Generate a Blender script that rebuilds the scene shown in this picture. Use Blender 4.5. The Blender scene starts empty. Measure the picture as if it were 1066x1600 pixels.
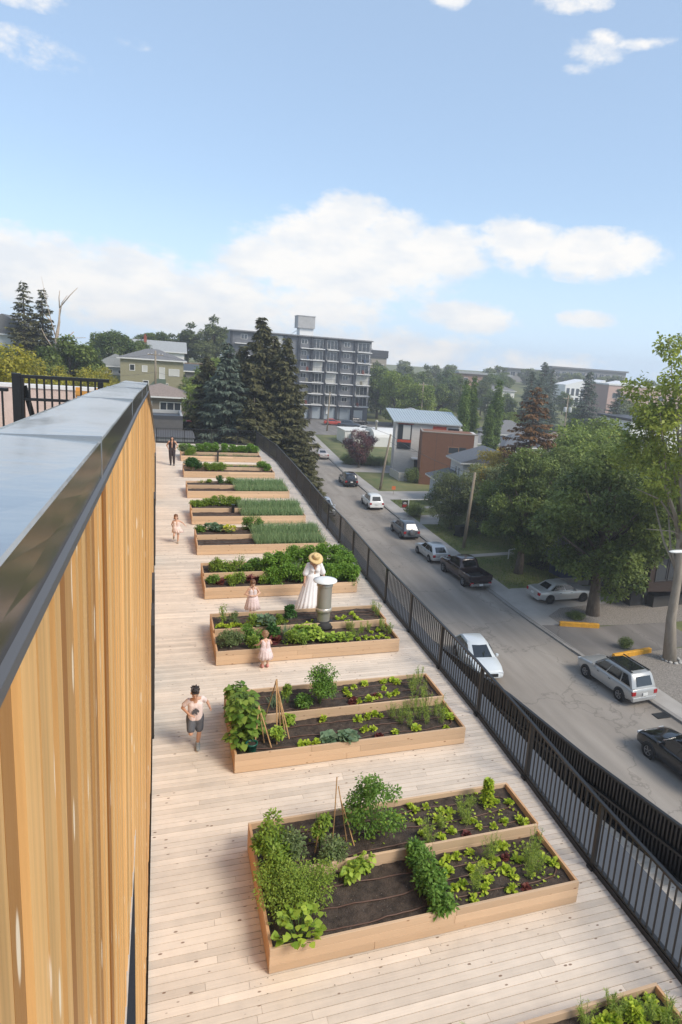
import bpy, bmesh, math, random
import numpy as np
from mathutils import Vector, Matrix, noise
R = math.radians
rng = random.Random(7)
sc = bpy.context.scene
COL = sc.collection
# ------------------------------------------------------------------ camera
cd = bpy.data.cameras.new("camera"); cam = bpy.data.objects.new("camera", cd); COL.objects.link(cam)
sc.camera = cam
yaw, pitch, roll = 0.3408, 0.2085, 0.0742
cy, sy = math.cos(yaw), math.sin(yaw)
fw = Vector((sy*math.cos(pitch), cy*math.cos(pitch), -math.sin(pitch)))
rt = Vector((cy, -sy, 0)); up = rt.cross(fw)
r2 = rt*math.cos(roll)+up*math.sin(roll); u2 = -rt*math.sin(roll)+up*math.cos(roll)
cam.matrix_world = Matrix(((r2.x, u2.x, -fw.x, -1.182), (r2.y, u2.y, -fw.y, 0), (r2.z, u2.z, -fw.z, 7.0), (0, 0, 0, 1)))
cd.sensor_fit = 'VERTICAL'; cd.sensor_height = 36; cd.lens = 1028.5*36/1600
cd.shift_x = -0.04617; cd.shift_y = -0.01186
cd.clip_start = 0.02; cd.clip_end = 4000
sc.render.resolution_x = 682; sc.render.resolution_y = 1024
# ------------------------------------------------------------------ light
SUN_AZ, SUN_EL = R(140), R(44)      # azimuth clockwise from +Y (towards +X)
sd = bpy.data.lights.new("sun", 'SUN'); so = bpy.data.objects.new("sun", sd); COL.objects.link(so)
sd.energy = 1.7; sd.angle = R(22); sd.color = (1.0, 0.92, 0.80)
sdir = Vector((math.sin(SUN_AZ)*math.cos(SUN_EL), math.cos(SUN_AZ)*math.cos(SUN_EL), math.sin(SUN_EL)))
so.rotation_euler = sdir.to_track_quat('Z', 'Y').to_euler(); so.location = (30, -30, 60)
w = bpy.data.worlds.new("World"); sc.world = w; w.use_nodes = True
nt = w.node_tree; N = nt.nodes; Lk = nt.links
bg = N["Background"]; bg.inputs[1].default_value = 1.0
sky = N.new('ShaderNodeTexSky'); sky.sky_type = 'NISHITA'; sky.sun_disc = False
sky.sun_elevation = SUN_EL; sky.sun_rotation = SUN_AZ; sky.air_density = 1.0; sky.dust_density = 0.6; sky.ozone_density = 1.6
def mth(op, a, b=None, c=None, tree=nt, clamp=False):
    n = tree.nodes.new('ShaderNodeMath'); n.operation = op; n.use_clamp = clamp
    for i, v in enumerate((a, b, c)):
        if v is None: continue
        if isinstance(v, (int, float)): n.inputs[i].default_value = v
        else: tree.links.new(v, n.inputs[i])
    return n.outputs[0]
tc = N.new('ShaderNodeTexCoord'); sep = N.new('ShaderNodeSeparateXYZ'); Lk.new(tc.outputs['Generated'], sep.inputs[0])
az = mth('MULTIPLY', mth('ARCTAN2', sep.outputs[0], sep.outputs[1]), 57.2958)
el = mth('MULTIPLY', mth('ARCSINE', sep.outputs[2]), 57.2958)
def cloud_noise(scale, zs, det, rough, seed):
    m = N.new('ShaderNodeMapping'); m.inputs['Scale'].default_value = (scale, scale, scale*zs); m.inputs['Location'].default_value = (seed, seed*.7, seed*.3)
    Lk.new(tc.outputs['Generated'], m.inputs[0])
    n = N.new('ShaderNodeTexNoise'); n.inputs['Scale'].default_value = 1; n.inputs['Detail'].default_value = det; n.inputs['Roughness'].default_value = rough
    Lk.new(m.outputs[0], n.inputs['Vector']); return n.outputs['Fac']
n1 = cloud_noise(12, 1.9, 12, .62, 3.1); n2 = cloud_noise(42, 1.7, 8, .65, 9.7)
# each cloud: azimuth, elevation, half width, half height, strength (degrees)
CLOUDS = [(16, 7.6, 8.5, 3.4, 1), (12.5, 9.0, 6.5, 1.9, .95), (14.6, 11.2, 3.6, 1.7, .95), (18.5, 10.4, 3, 1.6, .9), (22, 8.8, 5.5, 2.2, 1), (28.5, 9.8, 3.4, 2.2, 1), (34.5, 9.2, 5.2, 1.9, 1), (9, 7.2, 5, 2.2, .9),
          (-3, 4.0, 7, 3.2, 1), (-9, 4.6, 7, 2.8, 1), (4, 3.2, 7, 3.3, .95), (-20, 5, 9, 4, .9), (14, 3.8, 5.5, 2.2, .75), (24.8, 4.0, 4.6, 1.35, .95), (34.8, 4.3, 2.6, .8, .8), (18, 1.0, 9, 2.2, .7),
          (33.0, 22.7, 2.6, 1.1, .62), (35.6, 22.9, 3.0, .45, .6), (31.6, 21.6, 1.4, .5, .5), (-8.5, 18.4, 4.4, 1.3, .45), (21.3, 25.8, 1.6, .9, .85), (-9.5, 21.5, 4, .9, .6), (-1.7, 20.2, 1.6, .5, .2), (31, 25.4, 3, .7, .5), (30, .2, 14, 1.5, .5), (11, 11.2, 3.0, .8, .35),
          (60, 12, 12, 5, .9), (90, 20, 18, 7, .9), (140, 25, 25, 9, .9), (-60, 15, 20, 7, .9), (-110, 22, 22, 8, .9), (180, 20, 14, 6, .9), (75, 45, 20, 9, .8), (-60, 45, 20, 9, .8), (160, 55, 25, 9, .8)]
acc = None
for a0, e0, wa, we, s in CLOUDS:
    dx = mth('MULTIPLY', mth('SUBTRACT', az, a0), 1/wa); dy = mth('MULTIPLY', mth('SUBTRACT', el, e0), 1/we)
    q = mth('ADD', mth('MULTIPLY', dx, dx), mth('MULTIPLY', dy, dy))
    b = mth('MULTIPLY', mth('SUBTRACT', 1, mth('MULTIPLY', q, .62), clamp=True), s)
    acc = b if acc is None else mth('MAXIMUM', acc, b)
dens = mth('ADD', acc, mth('ADD', mth('MULTIPLY', mth('SUBTRACT', n1, .5), 1.5), mth('MULTIPLY', mth('SUBTRACT', n2, .5), .8)))
dens = mth('MULTIPLY', dens, mth('MULTIPLY', acc, 6, clamp=True))
mr = N.new('ShaderNodeMapRange'); mr.interpolation_type = 'SMOOTHSTEP'; mr.inputs[1].default_value = .15; mr.inputs[2].default_value = .74
Lk.new(dens, mr.inputs[0])
ccr = N.new('ShaderNodeMixRGB'); ccr.inputs[1].default_value = (.455, .47, .49, 1); ccr.inputs[2].default_value = (.545, .53, .51, 1)
cn = cloud_noise(16, 2.4, 6, .55, 21.3)
m2 = N.new('ShaderNodeMapRange'); m2.inputs[1].default_value = .35; m2.inputs[2].default_value = .6; Lk.new(cn, m2.inputs[0]); Lk.new(m2.outputs[0], ccr.inputs[0])
skm = N.new('ShaderNodeMixRGB'); skm.blend_type = 'MULTIPLY'; skm.inputs[0].default_value = 1; skm.inputs[2].default_value = (.085, .087, .088, 1)
Lk.new(sky.outputs[0], skm.inputs[1])
# thin milky veil all over the sky, as on a bright summer day
veil = N.new('ShaderNodeMixRGB'); veil.inputs[0].default_value = .42; veil.inputs[2].default_value = (.36, .465, .60, 1)
Lk.new(skm.outputs[0], veil.inputs[1])
hzr = N.new('ShaderNodeMapRange'); hzr.interpolation_type = 'SMOOTHSTEP'; hzr.inputs[1].default_value = 13; hzr.inputs[2].default_value = -1; hzr.inputs[3].default_value = .40; hzr.inputs[4].default_value = .86; Lk.new(el, hzr.inputs[0]); Lk.new(hzr.outputs[0], veil.inputs[0])
mx = N.new('ShaderNodeMixRGB'); Lk.new(mth('MULTIPLY', mr.outputs[0], .93), mx.inputs[0]); Lk.new(veil.outputs[0], mx.inputs[1]); Lk.new(ccr.outputs[0], mx.inputs[2])
Lk.new(mx.outputs[0], bg.inputs[0])
sc.view_settings.view_transform = 'Standard'; sc.view_settings.look = 'None'; sc.view_settings.exposure = 0.97; sc.view_settings.gamma = 1
sc.cycles.volume_step_rate = 4; sc.cycles.max_bounces = 8; sc.cycles.transparent_max_bounces = 6
# ------------------------------------------------------------------ materials
MATS = {}
def mat(name, col, rough=.7, metal=0., var=0., vscale=3., stretch=(1, 1, 1), tint=0., bump=0., bscale=20., col2=None, coat=0., trans=0., spec=.5, emit=None):
    """principled material; var = procedural noise variation, tint = strength of per-piece 'tint' attribute"""
    if name in MATS: return MATS[name]
    m = bpy.data.materials.new(name); m.use_nodes = True; t = m.node_tree; b = t.nodes["Principled BSDF"]
    b.inputs['Roughness'].default_value = rough; b.inputs['Metallic'].default_value = metal
    b.inputs['Specular IOR Level'].default_value = spec; b.inputs['Coat Weight'].default_value = coat
    c = tuple(col)+(1,)
    b.inputs['Base Color'].default_value = c
    out = None
    if var or col2:
        co = t.nodes.new('ShaderNodeTexCoord'); mp = t.nodes.new('ShaderNodeMapping'); mp.inputs['Scale'].default_value = stretch
        t.links.new(co.outputs['Object'], mp.inputs[0])
        nz = t.nodes.new('ShaderNodeTexNoise'); nz.inputs['Scale'].default_value = vscale; nz.inputs['Detail'].default_value = 7; nz.inputs['Roughness'].default_value = .62
        t.links.new(mp.outputs[0], nz.inputs['Vector'])
        r = t.nodes.new('ShaderNodeMapRange'); r.inputs[1].default_value = .3; r.inputs[2].default_value = .7; t.links.new(nz.outputs['Fac'], r.inputs[0])
        mi = t.nodes.new('ShaderNodeMixRGB'); t.links.new(r.outputs[0], mi.inputs[0])
        if col2: mi.inputs[1].default_value = c; mi.inputs[2].default_value = tuple(col2)+(1,)
        else:
            mi.inputs[1].default_value = tuple(x*(1-var) for x in col)+(1,); mi.inputs[2].default_value = tuple(min(1, x*(1+var)) for x in col)+(1,)
        out = mi.outputs[0]
    if tint:
        at = t.nodes.new('ShaderNodeAttribute'); at.attribute_name = 'tint'
        k = mth('MULTIPLY_ADD', at.outputs['Fac'], 2*tint, 1-tint, tree=t)
        vm = t.nodes.new('ShaderNodeVectorMath'); vm.operation = 'SCALE'
        if out is None: vm.inputs[0].default_value = c[:3]
        else: t.links.new(out, vm.inputs[0])
        t.links.new(k, vm.inputs['Scale']); out = vm.outputs[0]
    if out is not None: t.links.new(out, b.inputs['Base Color'])
    if bump:
        co = t.nodes.new('ShaderNodeTexCoord'); mp = t.nodes.new('ShaderNodeMapping'); mp.inputs['Scale'].default_value = stretch
        t.links.new(co.outputs['Object'], mp.inputs[0])
        nz = t.nodes.new('ShaderNodeTexNoise'); nz.inputs['Scale'].default_value = bscale; nz.inputs['Detail'].default_value = 5
        t.links.new(mp.outputs[0], nz.inputs['Vector']); bp = t.nodes.new('ShaderNodeBump'); bp.inputs['Strength'].default_value = bump; bp.inputs['Distance'].default_value = .02
        t.links.new(nz.outputs['Fac'], bp.inputs['Height']); t.links.new(bp.outputs[0], b.inputs['Normal'])
    if emit: b.inputs['Emission Color'].default_value = tuple(emit)+(1,); b.inputs['Emission Strength'].default_value = 1
    MATS[name] = m; return m
def wood(name, col, knot, axis, var=.14, tint=.12, knots=1.0, ksc=3.2, rough=.65, kax=.5, kt=(.05, .13), bs=(2.5, .7), low=None, stain=0):
    """sawn softwood: long grain along axis (0 x, 1 y, 2 z), knots, a tint per board"""
    if name in MATS: return MATS[name]
    m = bpy.data.materials.new(name); m.use_nodes = True; t = m.node_tree; b = t.nodes["Principled BSDF"]; b.inputs['Roughness'].default_value = rough; b.inputs['Specular IOR Level'].default_value = .3
    co = t.nodes.new('ShaderNodeTexCoord'); at = t.nodes.new('ShaderNodeAttribute'); at.attribute_name = 'tint'
    off = t.nodes.new('ShaderNodeCombineXYZ'); k = mth('MULTIPLY', at.outputs['Fac'], 37.0, tree=t)
    for i in range(3): t.links.new(k, off.inputs[i])
    ad = t.nodes.new('ShaderNodeVectorMath'); ad.operation = 'ADD'; t.links.new(co.outputs['Object'], ad.inputs[0]); t.links.new(off.outputs[0], ad.inputs[1])
    mp = t.nodes.new('ShaderNodeMapping'); s = [60, 60, 60]; s[axis] = 1.6; mp.inputs['Scale'].default_value = s; t.links.new(ad.outputs[0], mp.inputs[0])
    nz = t.nodes.new('ShaderNodeTexNoise'); nz.inputs['Scale'].default_value = 1; nz.inputs['Detail'].default_value = 8; nz.inputs['Roughness'].default_value = .7; t.links.new(mp.outputs[0], nz.inputs['Vector'])
    mp2 = t.nodes.new('ShaderNodeMapping'); s = [bs[0]]*3; s[axis] = bs[1]; mp2.inputs['Scale'].default_value = s; t.links.new(ad.outputs[0], mp2.inputs[0])
    nb = t.nodes.new('ShaderNodeTexNoise'); nb.inputs['Scale'].default_value = 1; nb.inputs['Detail'].default_value = 4; t.links.new(mp2.outputs[0], nb.inputs['Vector'])
    f = mth('ADD', mth('MULTIPLY', mth('SUBTRACT', nz.outputs['Fac'], .5, tree=t), 1.6*var, tree=t), mth('MULTIPLY', mth('SUBTRACT', nb.outputs['Fac'], .5, tree=t), 1.8*var, tree=t), tree=t)
    f = mth('ADD', mth('ADD', f, 1, tree=t), mth('MULTIPLY', mth('SUBTRACT', at.outputs['Fac'], .5, tree=t), 2*tint, tree=t), tree=t)
    if stain:
        sn = t.nodes.new('ShaderNodeTexNoise'); sn.inputs['Scale'].default_value = .55; sn.inputs['Detail'].default_value = 6; sn.inputs['Roughness'].default_value = .68; t.links.new(co.outputs['Object'], sn.inputs['Vector'])
        s2 = t.nodes.new('ShaderNodeTexNoise'); s2.inputs['Scale'].default_value = 5; s2.inputs['Detail'].default_value = 4; t.links.new(co.outputs['Object'], s2.inputs['Vector'])
        f = mth('ADD', f, mth('ADD', mth('MULTIPLY', mth('SUBTRACT', sn.outputs['Fac'], .5, tree=t), stain, tree=t), mth('MULTIPLY', mth('SUBTRACT', s2.outputs['Fac'], .5, tree=t), stain*.5, tree=t), tree=t), tree=t)
    vm = t.nodes.new('ShaderNodeVectorMath'); vm.operation = 'SCALE'; vm.inputs[0].default_value = col; t.links.new(f, vm.inputs['Scale'])
    if low:
        lr = t.nodes.new('ShaderNodeMapRange'); lr.interpolation_type = 'SMOOTHSTEP'; lr.inputs[1].default_value = .42; lr.inputs[2].default_value = .08; t.links.new(at.outputs['Fac'], lr.inputs[0])
        lm_ = t.nodes.new('ShaderNodeMixRGB'); t.links.new(lr.outputs[0], lm_.inputs[0]); t.links.new(vm.outputs[0], lm_.inputs[1]); lm_.inputs[2].default_value = tuple(low)+(1,); vm = lm_
    vo = t.nodes.new('ShaderNodeTexVoronoi'); vo.inputs['Scale'].default_value = 1; s = [ksc*2.2]*3; s[axis] = ksc*2.2*kax
    mp3 = t.nodes.new('ShaderNodeMapping'); mp3.inputs['Scale'].default_value = s; t.links.new(ad.outputs[0], mp3.inputs[0]); t.links.new(mp3.outputs[0], vo.inputs['Vector'])
    kr = t.nodes.new('ShaderNodeMapRange'); kr.interpolation_type = 'SMOOTHSTEP'; kr.inputs[1].default_value = kt[0]; kr.inputs[2].default_value = kt[1]; kr.inputs[3].default_value = .85*knots; kr.inputs[4].default_value = 0
    t.links.new(vo.outputs['Distance'], kr.inputs[0])
    mi = t.nodes.new('ShaderNodeMixRGB'); t.links.new(kr.outputs[0], mi.inputs[0]); t.links.new(vm.outputs[0], mi.inputs[1]); mi.inputs[2].default_value = tuple(knot)+(1,)
    t.links.new(mi.outputs[0], b.inputs['Base Color'])
    bp = t.nodes.new('ShaderNodeBump'); bp.inputs['Strength'].default_value = .25; bp.inputs['Distance'].default_value = .004; t.links.new(nz.outputs['Fac'], bp.inputs['Height']); t.links.new(bp.outputs[0], b.inputs['Normal'])
    MATS[name] = m; return m
def leafmat(name, c1, c2, tr=.35, rough=.55):
    if name in MATS: return MATS[name]
    m = bpy.data.materials.new(name); m.use_nodes = True; t = m.node_tree; b = t.nodes["Principled BSDF"]; b.inputs['Roughness'].default_value = rough; b.inputs['Specular IOR Level'].default_value = .35
    at = t.nodes.new('ShaderNodeAttribute'); at.attribute_name = 'tint'
    mi = t.nodes.new('ShaderNodeMixRGB'); t.links.new(at.outputs['Fac'], mi.inputs[0]); mi.inputs[1].default_value = tuple(c1)+(1,); mi.inputs[2].default_value = tuple(c2)+(1,)
    t.links.new(mi.outputs[0], b.inputs['Base Color'])
    tl = t.nodes.new('ShaderNodeBsdfTranslucent'); t.links.new(mi.outputs[0], tl.inputs[0])
    ms = t.nodes.new('ShaderNodeMixShader'); ms.inputs[0].default_value = tr; t.links.new(b.outputs[0], ms.inputs[1]); t.links.new(tl.outputs[0], ms.inputs[2])
    t.links.new(ms.outputs[0], t.nodes['Material Output'].inputs['Surface']); MATS[name] = m; return m
def glass(name, col=(.02, .025, .03), rough=.06):
    return mat(name, col, rough=rough, spec=.9, coat=.3)
# ------------------------------------------------------------------ object helpers
def tag(o, label=None, cat=None, group=None, kind=None):
    if label: o['label'] = label
    if cat: o['category'] = cat
    if group: o['group'] = group
    if kind: o['kind'] = kind
    return o
def empty(name, loc=(0, 0, 0), rz=0, label=None, cat=None, group=None):
    o = bpy.data.objects.new(name, None); COL.objects.link(o); o.location = loc; o.rotation_euler.z = rz; o.empty_display_size = .1
    return tag(o, label, cat, group)
def copy_tree(o, parent=None):
    c = o.copy(); COL.objects.link(c)
    if parent is not None: c.parent = parent
    for ch in o.children: copy_tree(ch, c)
    return c
class MB:
    def __init__(s): s.v = []; s.f = []; s.m = []; s.t = []
    def add(s, vs, fs, mi=0, tint=None):
        o = len(s.v); s.v += [tuple(v) for v in vs]
        if tint is None: tint = rng.random()
        for f in fs: s.f.append(tuple(o+i for i in f)); s.m.append(mi); s.t.append(tint)
        return s
    def box(s, x0, x1, y0, y1, z0, z1, mi=0, tint=None, M=None):
        vs = [Vector(p) for p in ((x0, y0, z0), (x1, y0, z0), (x1, y1, z0), (x0, y1, z0), (x0, y0, z1), (x1, y0, z1), (x1, y1, z1), (x0, y1, z1))]
        if M: vs = [M @ v for v in vs]
        return s.add(vs, [(0, 3, 2, 1), (4, 5, 6, 7), (0, 1, 5, 4), (1, 2, 6, 5), (2, 3, 7, 6), (3, 0, 4, 7)], mi, tint)
    def beam(s, a, b, w, h, mi=0, tint=None):
        """box from a to b, w sideways, h vertical"""
        a = Vector(a); b = Vector(b); d = (b-a); L = d.length; d.normalize()
        sd_ = d.cross(Vector((0, 0, 1)));
        if sd_.length < 1e-4: sd_ = Vector((1, 0, 0))
        sd_.normalize(); u = sd_.cross(d)
        vs = [p+sd_*x*w/2+u*z*h/2 for p in (a, b) for x, z in ((-1, -1), (1, -1), (1, 1), (-1, 1))]
        return s.add(vs, [(0, 1, 2, 3), (7, 6, 5, 4), (0, 4, 5, 1), (1, 5, 6, 2), (2, 6, 7, 3), (3, 7, 4, 0)], mi, tint)
    def tube(s, path, rad, n=6, mi=0, tint=None, cap=True):
        path = [Vector(p) for p in path]; rs = rad if isinstance(rad, (list, tuple)) else [rad]*len(path)
        vs = []; px = None
        for i, p in enumerate(path):
            d = (path[min(i+1, len(path)-1)]-path[max(i-1, 0)]).normalized()
            if px is None: px = d.orthogonal().normalized()
            px = (px-d*px.dot(d))
            if px.length < 1e-6: px = d.orthogonal()
            px.normalize(); py = d.cross(px)
            for k in range(n):
                a = 2*math.pi*k/n; vs.append(p+(px*math.cos(a)+py*math.sin(a))*rs[i])
        fs = [(i*n+k, i*n+(k+1) % n, (i+1)*n+(k+1) % n, (i+1)*n+k) for i in range(len(path)-1) for k in range(n)]
        if cap: fs += [tuple(range(n-1, -1, -1)), tuple((len(path)-1)*n+k for k in range(n))]
        return s.add(vs, fs, mi, tint)
    def rings(s, rs, mi=0, tint=None, closed=True, cap=True):
        n = len(rs[0]); vs = [v for r in rs for v in r]
        fs = [(i*n+k, i*n+(k+1) % n, (i+1)*n+(k+1) % n, (i+1)*n+k) for i in range(len(rs)-1) for k in range(n if closed else n-1)]
        if cap: fs += [tuple(range(n-1, -1, -1)), tuple((len(rs)-1)*n+k for k in range(n))]
        return s.add(vs, fs, mi, tint)
    def lathe(s, prof, n=20, c=(0, 0), mi=0, cap=True):
        return s.rings([[(c[0]+r*math.cos(2*math.pi*k/n), c[1]+r*math.sin(2*math.pi*k/n), z) for k in range(n)] for r, z in prof], mi, cap=cap)
    def quad(s, a, b, c, d, mi=0, tint=None): return s.add([a, b, c, d], [(0, 1, 2, 3)], mi, tint)
    def build(s, name, mats, parent=None, smooth=False, loc=None):
        me = bpy.data.meshes.new(name); me.from_pydata(s.v, [], s.f)
        for m_ in (mats if isinstance(mats, (list, tuple)) else [mats]): me.materials.append(m_)
        me.polygons.foreach_set('material_index', s.m)
        if smooth: me.polygons.foreach_set('use_smooth', [True]*len(s.f))
        a = me.attributes.new('tint', 'FLOAT', 'FACE'); a.data.foreach_set('value', s.t)
        me.update(); o = bpy.data.objects.new(name, me); COL.objects.link(o)
        if parent: o.parent = parent
        if loc: o.location = loc
        return o
def npmesh(name, V, tint, m, k=4):
    """V: (n*k,3) array of separate k-gons; tint per face"""
    V = np.asarray(V, np.float32); n = len(V)//k
    me = bpy.data.meshes.new(name); me.vertices.add(len(V)); me.vertices.foreach_set('co', V.ravel())
    me.loops.add(n*k); me.loops.foreach_set('vertex_index', np.arange(n*k, dtype=np.int32))
    me.polygons.add(n); me.polygons.foreach_set('loop_start', np.arange(0, n*k, k, dtype=np.int32)); me.polygons.foreach_set('loop_total', np.full(n, k, np.int32))
    a = me.attributes.new('tint', 'FLOAT', 'FACE'); a.data.foreach_set('value', np.asarray(tint, np.float32))
    me.materials.append(m); me.update(calc_edges=True); return me
def link(name, me, parent=None, loc=None):
    o = bpy.data.objects.new(name, me); COL.objects.link(o)
    if parent: o.parent = parent
    if loc: o.location = loc
    return o
def bevel(o, w=.01, seg=2):
    b = o.modifiers.new('bevel', 'BEVEL'); b.width = w; b.segments = seg; b.limit_method = 'ANGLE'; b.angle_limit = R(35); return o
def sstep(x, a, b):
    t = min(1, max(0, (x-a)/(b-a))); return t*t*(3-2*t)
def interp(x, pts):
    if x <= pts[0][0]: return pts[0][1]
    for (a, va), (b, vb) in zip(pts, pts[1:]):
        if x <= b: return va+(vb-va)*(x-a)/(b-a)
    return pts[-1][1]
# ================================================================== TERRAIN, STREET
KERB = [(-60, 24.6), (23, 24.0), (31, 23.3), (39, 22.9), (50, 23.1), (65, 23.5), (90, 23.9), (102, 24.6), (130, 26.5), (170, 30), (900, 90)]
KQ = {k: interp(k*2.5, KERB) for k in range(-40, 400)}
def kx(Y):
    k = math.floor(Y/2.5); f = Y/2.5-k
    return KQ[k]*(1-f)+KQ[k+1]*f if Y < 900 else 90
def zs(Y): return -10+max(0, min(Y, 150)-60)*.015
def zleft(Y): return interp(Y, [(-200, -10), (40, -9), (56, -4.2), (75, -3.1), (85, -1.5), (110, 0), (135, 2.4), (200, 3.5), (300, 2), (420, -2), (900, -4)])
def zg(X, Y):
    """ground height"""
    b = zs(Y)+9.0*sstep(Y, 165, 345)*sstep(X, 20, 120)
    wl = 1-sstep(X, 3.5, 12.5)
    if Y > 110: wl = 1-sstep(X, 5, 25+.15*(Y-110))
    z = b*(1-wl)+zleft(Y)*wl
    if X < -3: z += 1.2*sstep(-X, 3, 12)*sstep(Y, 20, 60)
    return z
grass_m = mat('lawn_grass', (.085, .12, .035), rough=.95, col2=(.21, .19, .08), vscale=.35, bump=.6, bscale=9)
def terrain():
    cols = [-900, -500, -250, -120, -70, -45, -30]+list(range(-24, -10, 2))+[-9.7, -9.5, -.3, 0.0, 1.6, 1.72, 4, 7, 10, 14, 20, 28, 40, 60, 90, 130, 200, 350, 600, 1000]
    rows = [-80+2.5*k for k in range(112)]+[210, 225, 240, 260, 280, 300, 320, 345, 400, 500, 700, 1000]
    b = MB(); vs = []
    for Y in rows:
        for c in cols:
            X = c+kx(min(Y, 899))
            z = zg(X, Y)
            if -9.6 < c < -.4 and Y < 131: pass
            if -9.55 <= c <= 1.61: z = zs(Y)-.06 if Y < 131 else (zs(Y)-.06 if Y < 200 and c <= 0 else z)
            elif c > 0 and c < 30 and Y < 160: z = zs(Y)+.10
            vs.append((X, Y, z))
    n = len(cols)
    fs = [(j*n+i, j*n+i+1, (j+1)*n+i+1, (j+1)*n+i) for j in range(len(rows)-1) for i in range(n-1)]
    b.add(vs, fs); return tag(b.build('ground', grass_m, smooth=True), kind='structure')
terrain()
def strip(name, m, Y0, Y1, c0, c1, dz, kind='structure', nsub=1, step=2.5, base=zs):
    b = MB(); Y = Y0; ys = []
    while Y < Y1-.01: ys.append(Y); Y = (math.floor(Y/2.5+1e-6)+1)*2.5
    ys.append(Y1); vs = []
    for Y in ys:
        for i in range(nsub+1): vs.append((kx(Y)+c0+(c1-c0)*i/nsub, Y, base(Y)+dz))
    n = nsub+1
    fs = [(j*n+i, j*n+i+1, (j+1)*n+i+1, (j+1)*n+i) for j in range(len(ys)-1) for i in range(nsub)]
    b.add(vs, fs); return tag(b.build(name, m), kind=kind)
def asphalt(name, c, c2, patchy=True):
    m = mat(name, c, rough=.92, col2=c2, vscale=.22, stretch=(1.6, .5, 1), spec=.25, bump=.25, bscale=60)
    t = m.node_tree; b = t.nodes['Principled BSDF']; src = b.inputs['Base Color'].links[0].from_socket
    co = t.nodes.new('ShaderNodeTexCoord')
    f = t.nodes.new('ShaderNodeTexNoise'); f.inputs['Scale'].default_value = 35; f.inputs['Detail'].default_value = 3; t.links.new(co.outputs['Object'], f.inputs['Vector'])
    mp = t.nodes.new('ShaderNodeMapping'); mp.inputs['Scale'].default_value = (.9, .06, 1); t.links.new(co.outputs['Object'], mp.inputs[0])
    g = t.nodes.new('ShaderNodeTexNoise'); g.inputs['Scale'].default_value = 1; g.inputs['Detail'].default_value = 4; t.links.new(mp.outputs[0], g.inputs['Vector'])
    v = t.nodes.new('ShaderNodeTexVoronoi'); v.feature = 'DISTANCE_TO_EDGE'; v.inputs['Scale'].default_value = .16
    wp = t.nodes.new('ShaderNodeTexNoise'); wp.inputs['Scale'].default_value = .8; wp.inputs['Detail'].default_value = 5; t.links.new(co.outputs['Object'], wp.inputs['Vector'])
    va = t.nodes.new('ShaderNodeVectorMath'); va.operation = 'ADD'; t.links.new(co.outputs['Object'], va.inputs[0])
    vs_ = t.nodes.new('ShaderNodeVectorMath'); vs_.operation = 'SCALE'; vs_.inputs['Scale'].default_value = 3; t.links.new(wp.outputs['Color'], vs_.inputs[0]); t.links.new(vs_.outputs[0], va.inputs[1]); t.links.new(va.outputs[0], v.inputs['Vector'])
    ck = t.nodes.new('ShaderNodeMapRange'); ck.inputs[1].default_value = .0; ck.inputs[2].default_value = .012; ck.inputs[3].default_value = .72; ck.inputs[4].default_value = 1; t.links.new(v.outputs['Distance'], ck.inputs[0])
    k = mth('ADD', mth('MULTIPLY', mth('SUBTRACT', f.outputs['Fac'], .5, tree=t), .35, tree=t), mth('MULTIPLY_ADD', g.outputs['Fac'], .9, .56, tree=t), tree=t)
    k = mth('MULTIPLY', k, ck.outputs[0], tree=t)
    sc_ = t.nodes.new('ShaderNodeVectorMath'); sc_.operation = 'SCALE'; t.links.new(src, sc_.inputs[0]); t.links.new(k, sc_.inputs['Scale']); t.links.new(sc_.outputs[0], b.inputs['Base Color']); return m
road_m = asphalt('worn_asphalt', (.245, .213, .182), (.325, .288, .25))
conc_m = mat('concrete_paving', (.33, .30, .27), rough=.9, col2=(.43, .40, .365), vscale=.6, bump=.3, bscale=30)
kerb_m = mat('kerb_concrete', (.27, .25, .23), rough=.9, var=.15, vscale=2)
strip('road', road_m, -60, 131, -9.6, 0.0, 0.0, nsub=4)
strip('sidewalk', conc_m, 43, 131, .28, 1.75, .115, nsub=1)
strip('sidewalk', conc_m, -40, 31, .28, 1.9, .115, nsub=1)
strip('sidewalk', conc_m, 31, 43, .28, 1.9, .114, nsub=1)
strip('sidewalk', conc_m, -60, 131, -12.2, -9.9, .07, nsub=1)
def kerb(c0, c1, Y0, Y1):
    b = MB(); Y = Y0
    while Y < Y1-.01:
        Yn = min(Y1, Y+2.5); h = .13
        if 35.6 < Y < 43 or 30.5 < Y < 35.2 or 74 < Y < 79: h = .10
        a0 = (kx(Y)+c0, Y, zs(Y)-.1); a1 = (kx(Y)+c1, Y, zs(Y)-.1); b0 = (kx(Yn)+c0, Yn, zs(Yn)-.1); b1 = (kx(Yn)+c1, Yn, zs(Yn)-.1)
        up_ = lambda p: (p[0], p[1], p[2]+.1+h)
        b.add([a0, a1, b1, b0, up_(a0), up_(a1), up_(b1), up_(b0)], [(4, 5, 6, 7), (0, 1, 5, 4), (1, 2, 6, 5), (2, 3, 7, 6), (3, 0, 4, 7)]); Y = Yn
    return tag(b.build('kerb', kerb_m), kind='structure')
kerb(.0, .27, -60, 131); kerb(-9.9, -9.6, -60, 131)
def sheet(name, m, pts, dz=0, kind='structure', zf=None, step=None):
    b = MB(); zf = zf or (lambda x, y: zs(y)+.115)
    b.add([(x, y, zf(x, y)+dz) for x, y in pts], [tuple(range(len(pts)))]); return tag(b.build(name, m), kind=kind)
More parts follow.
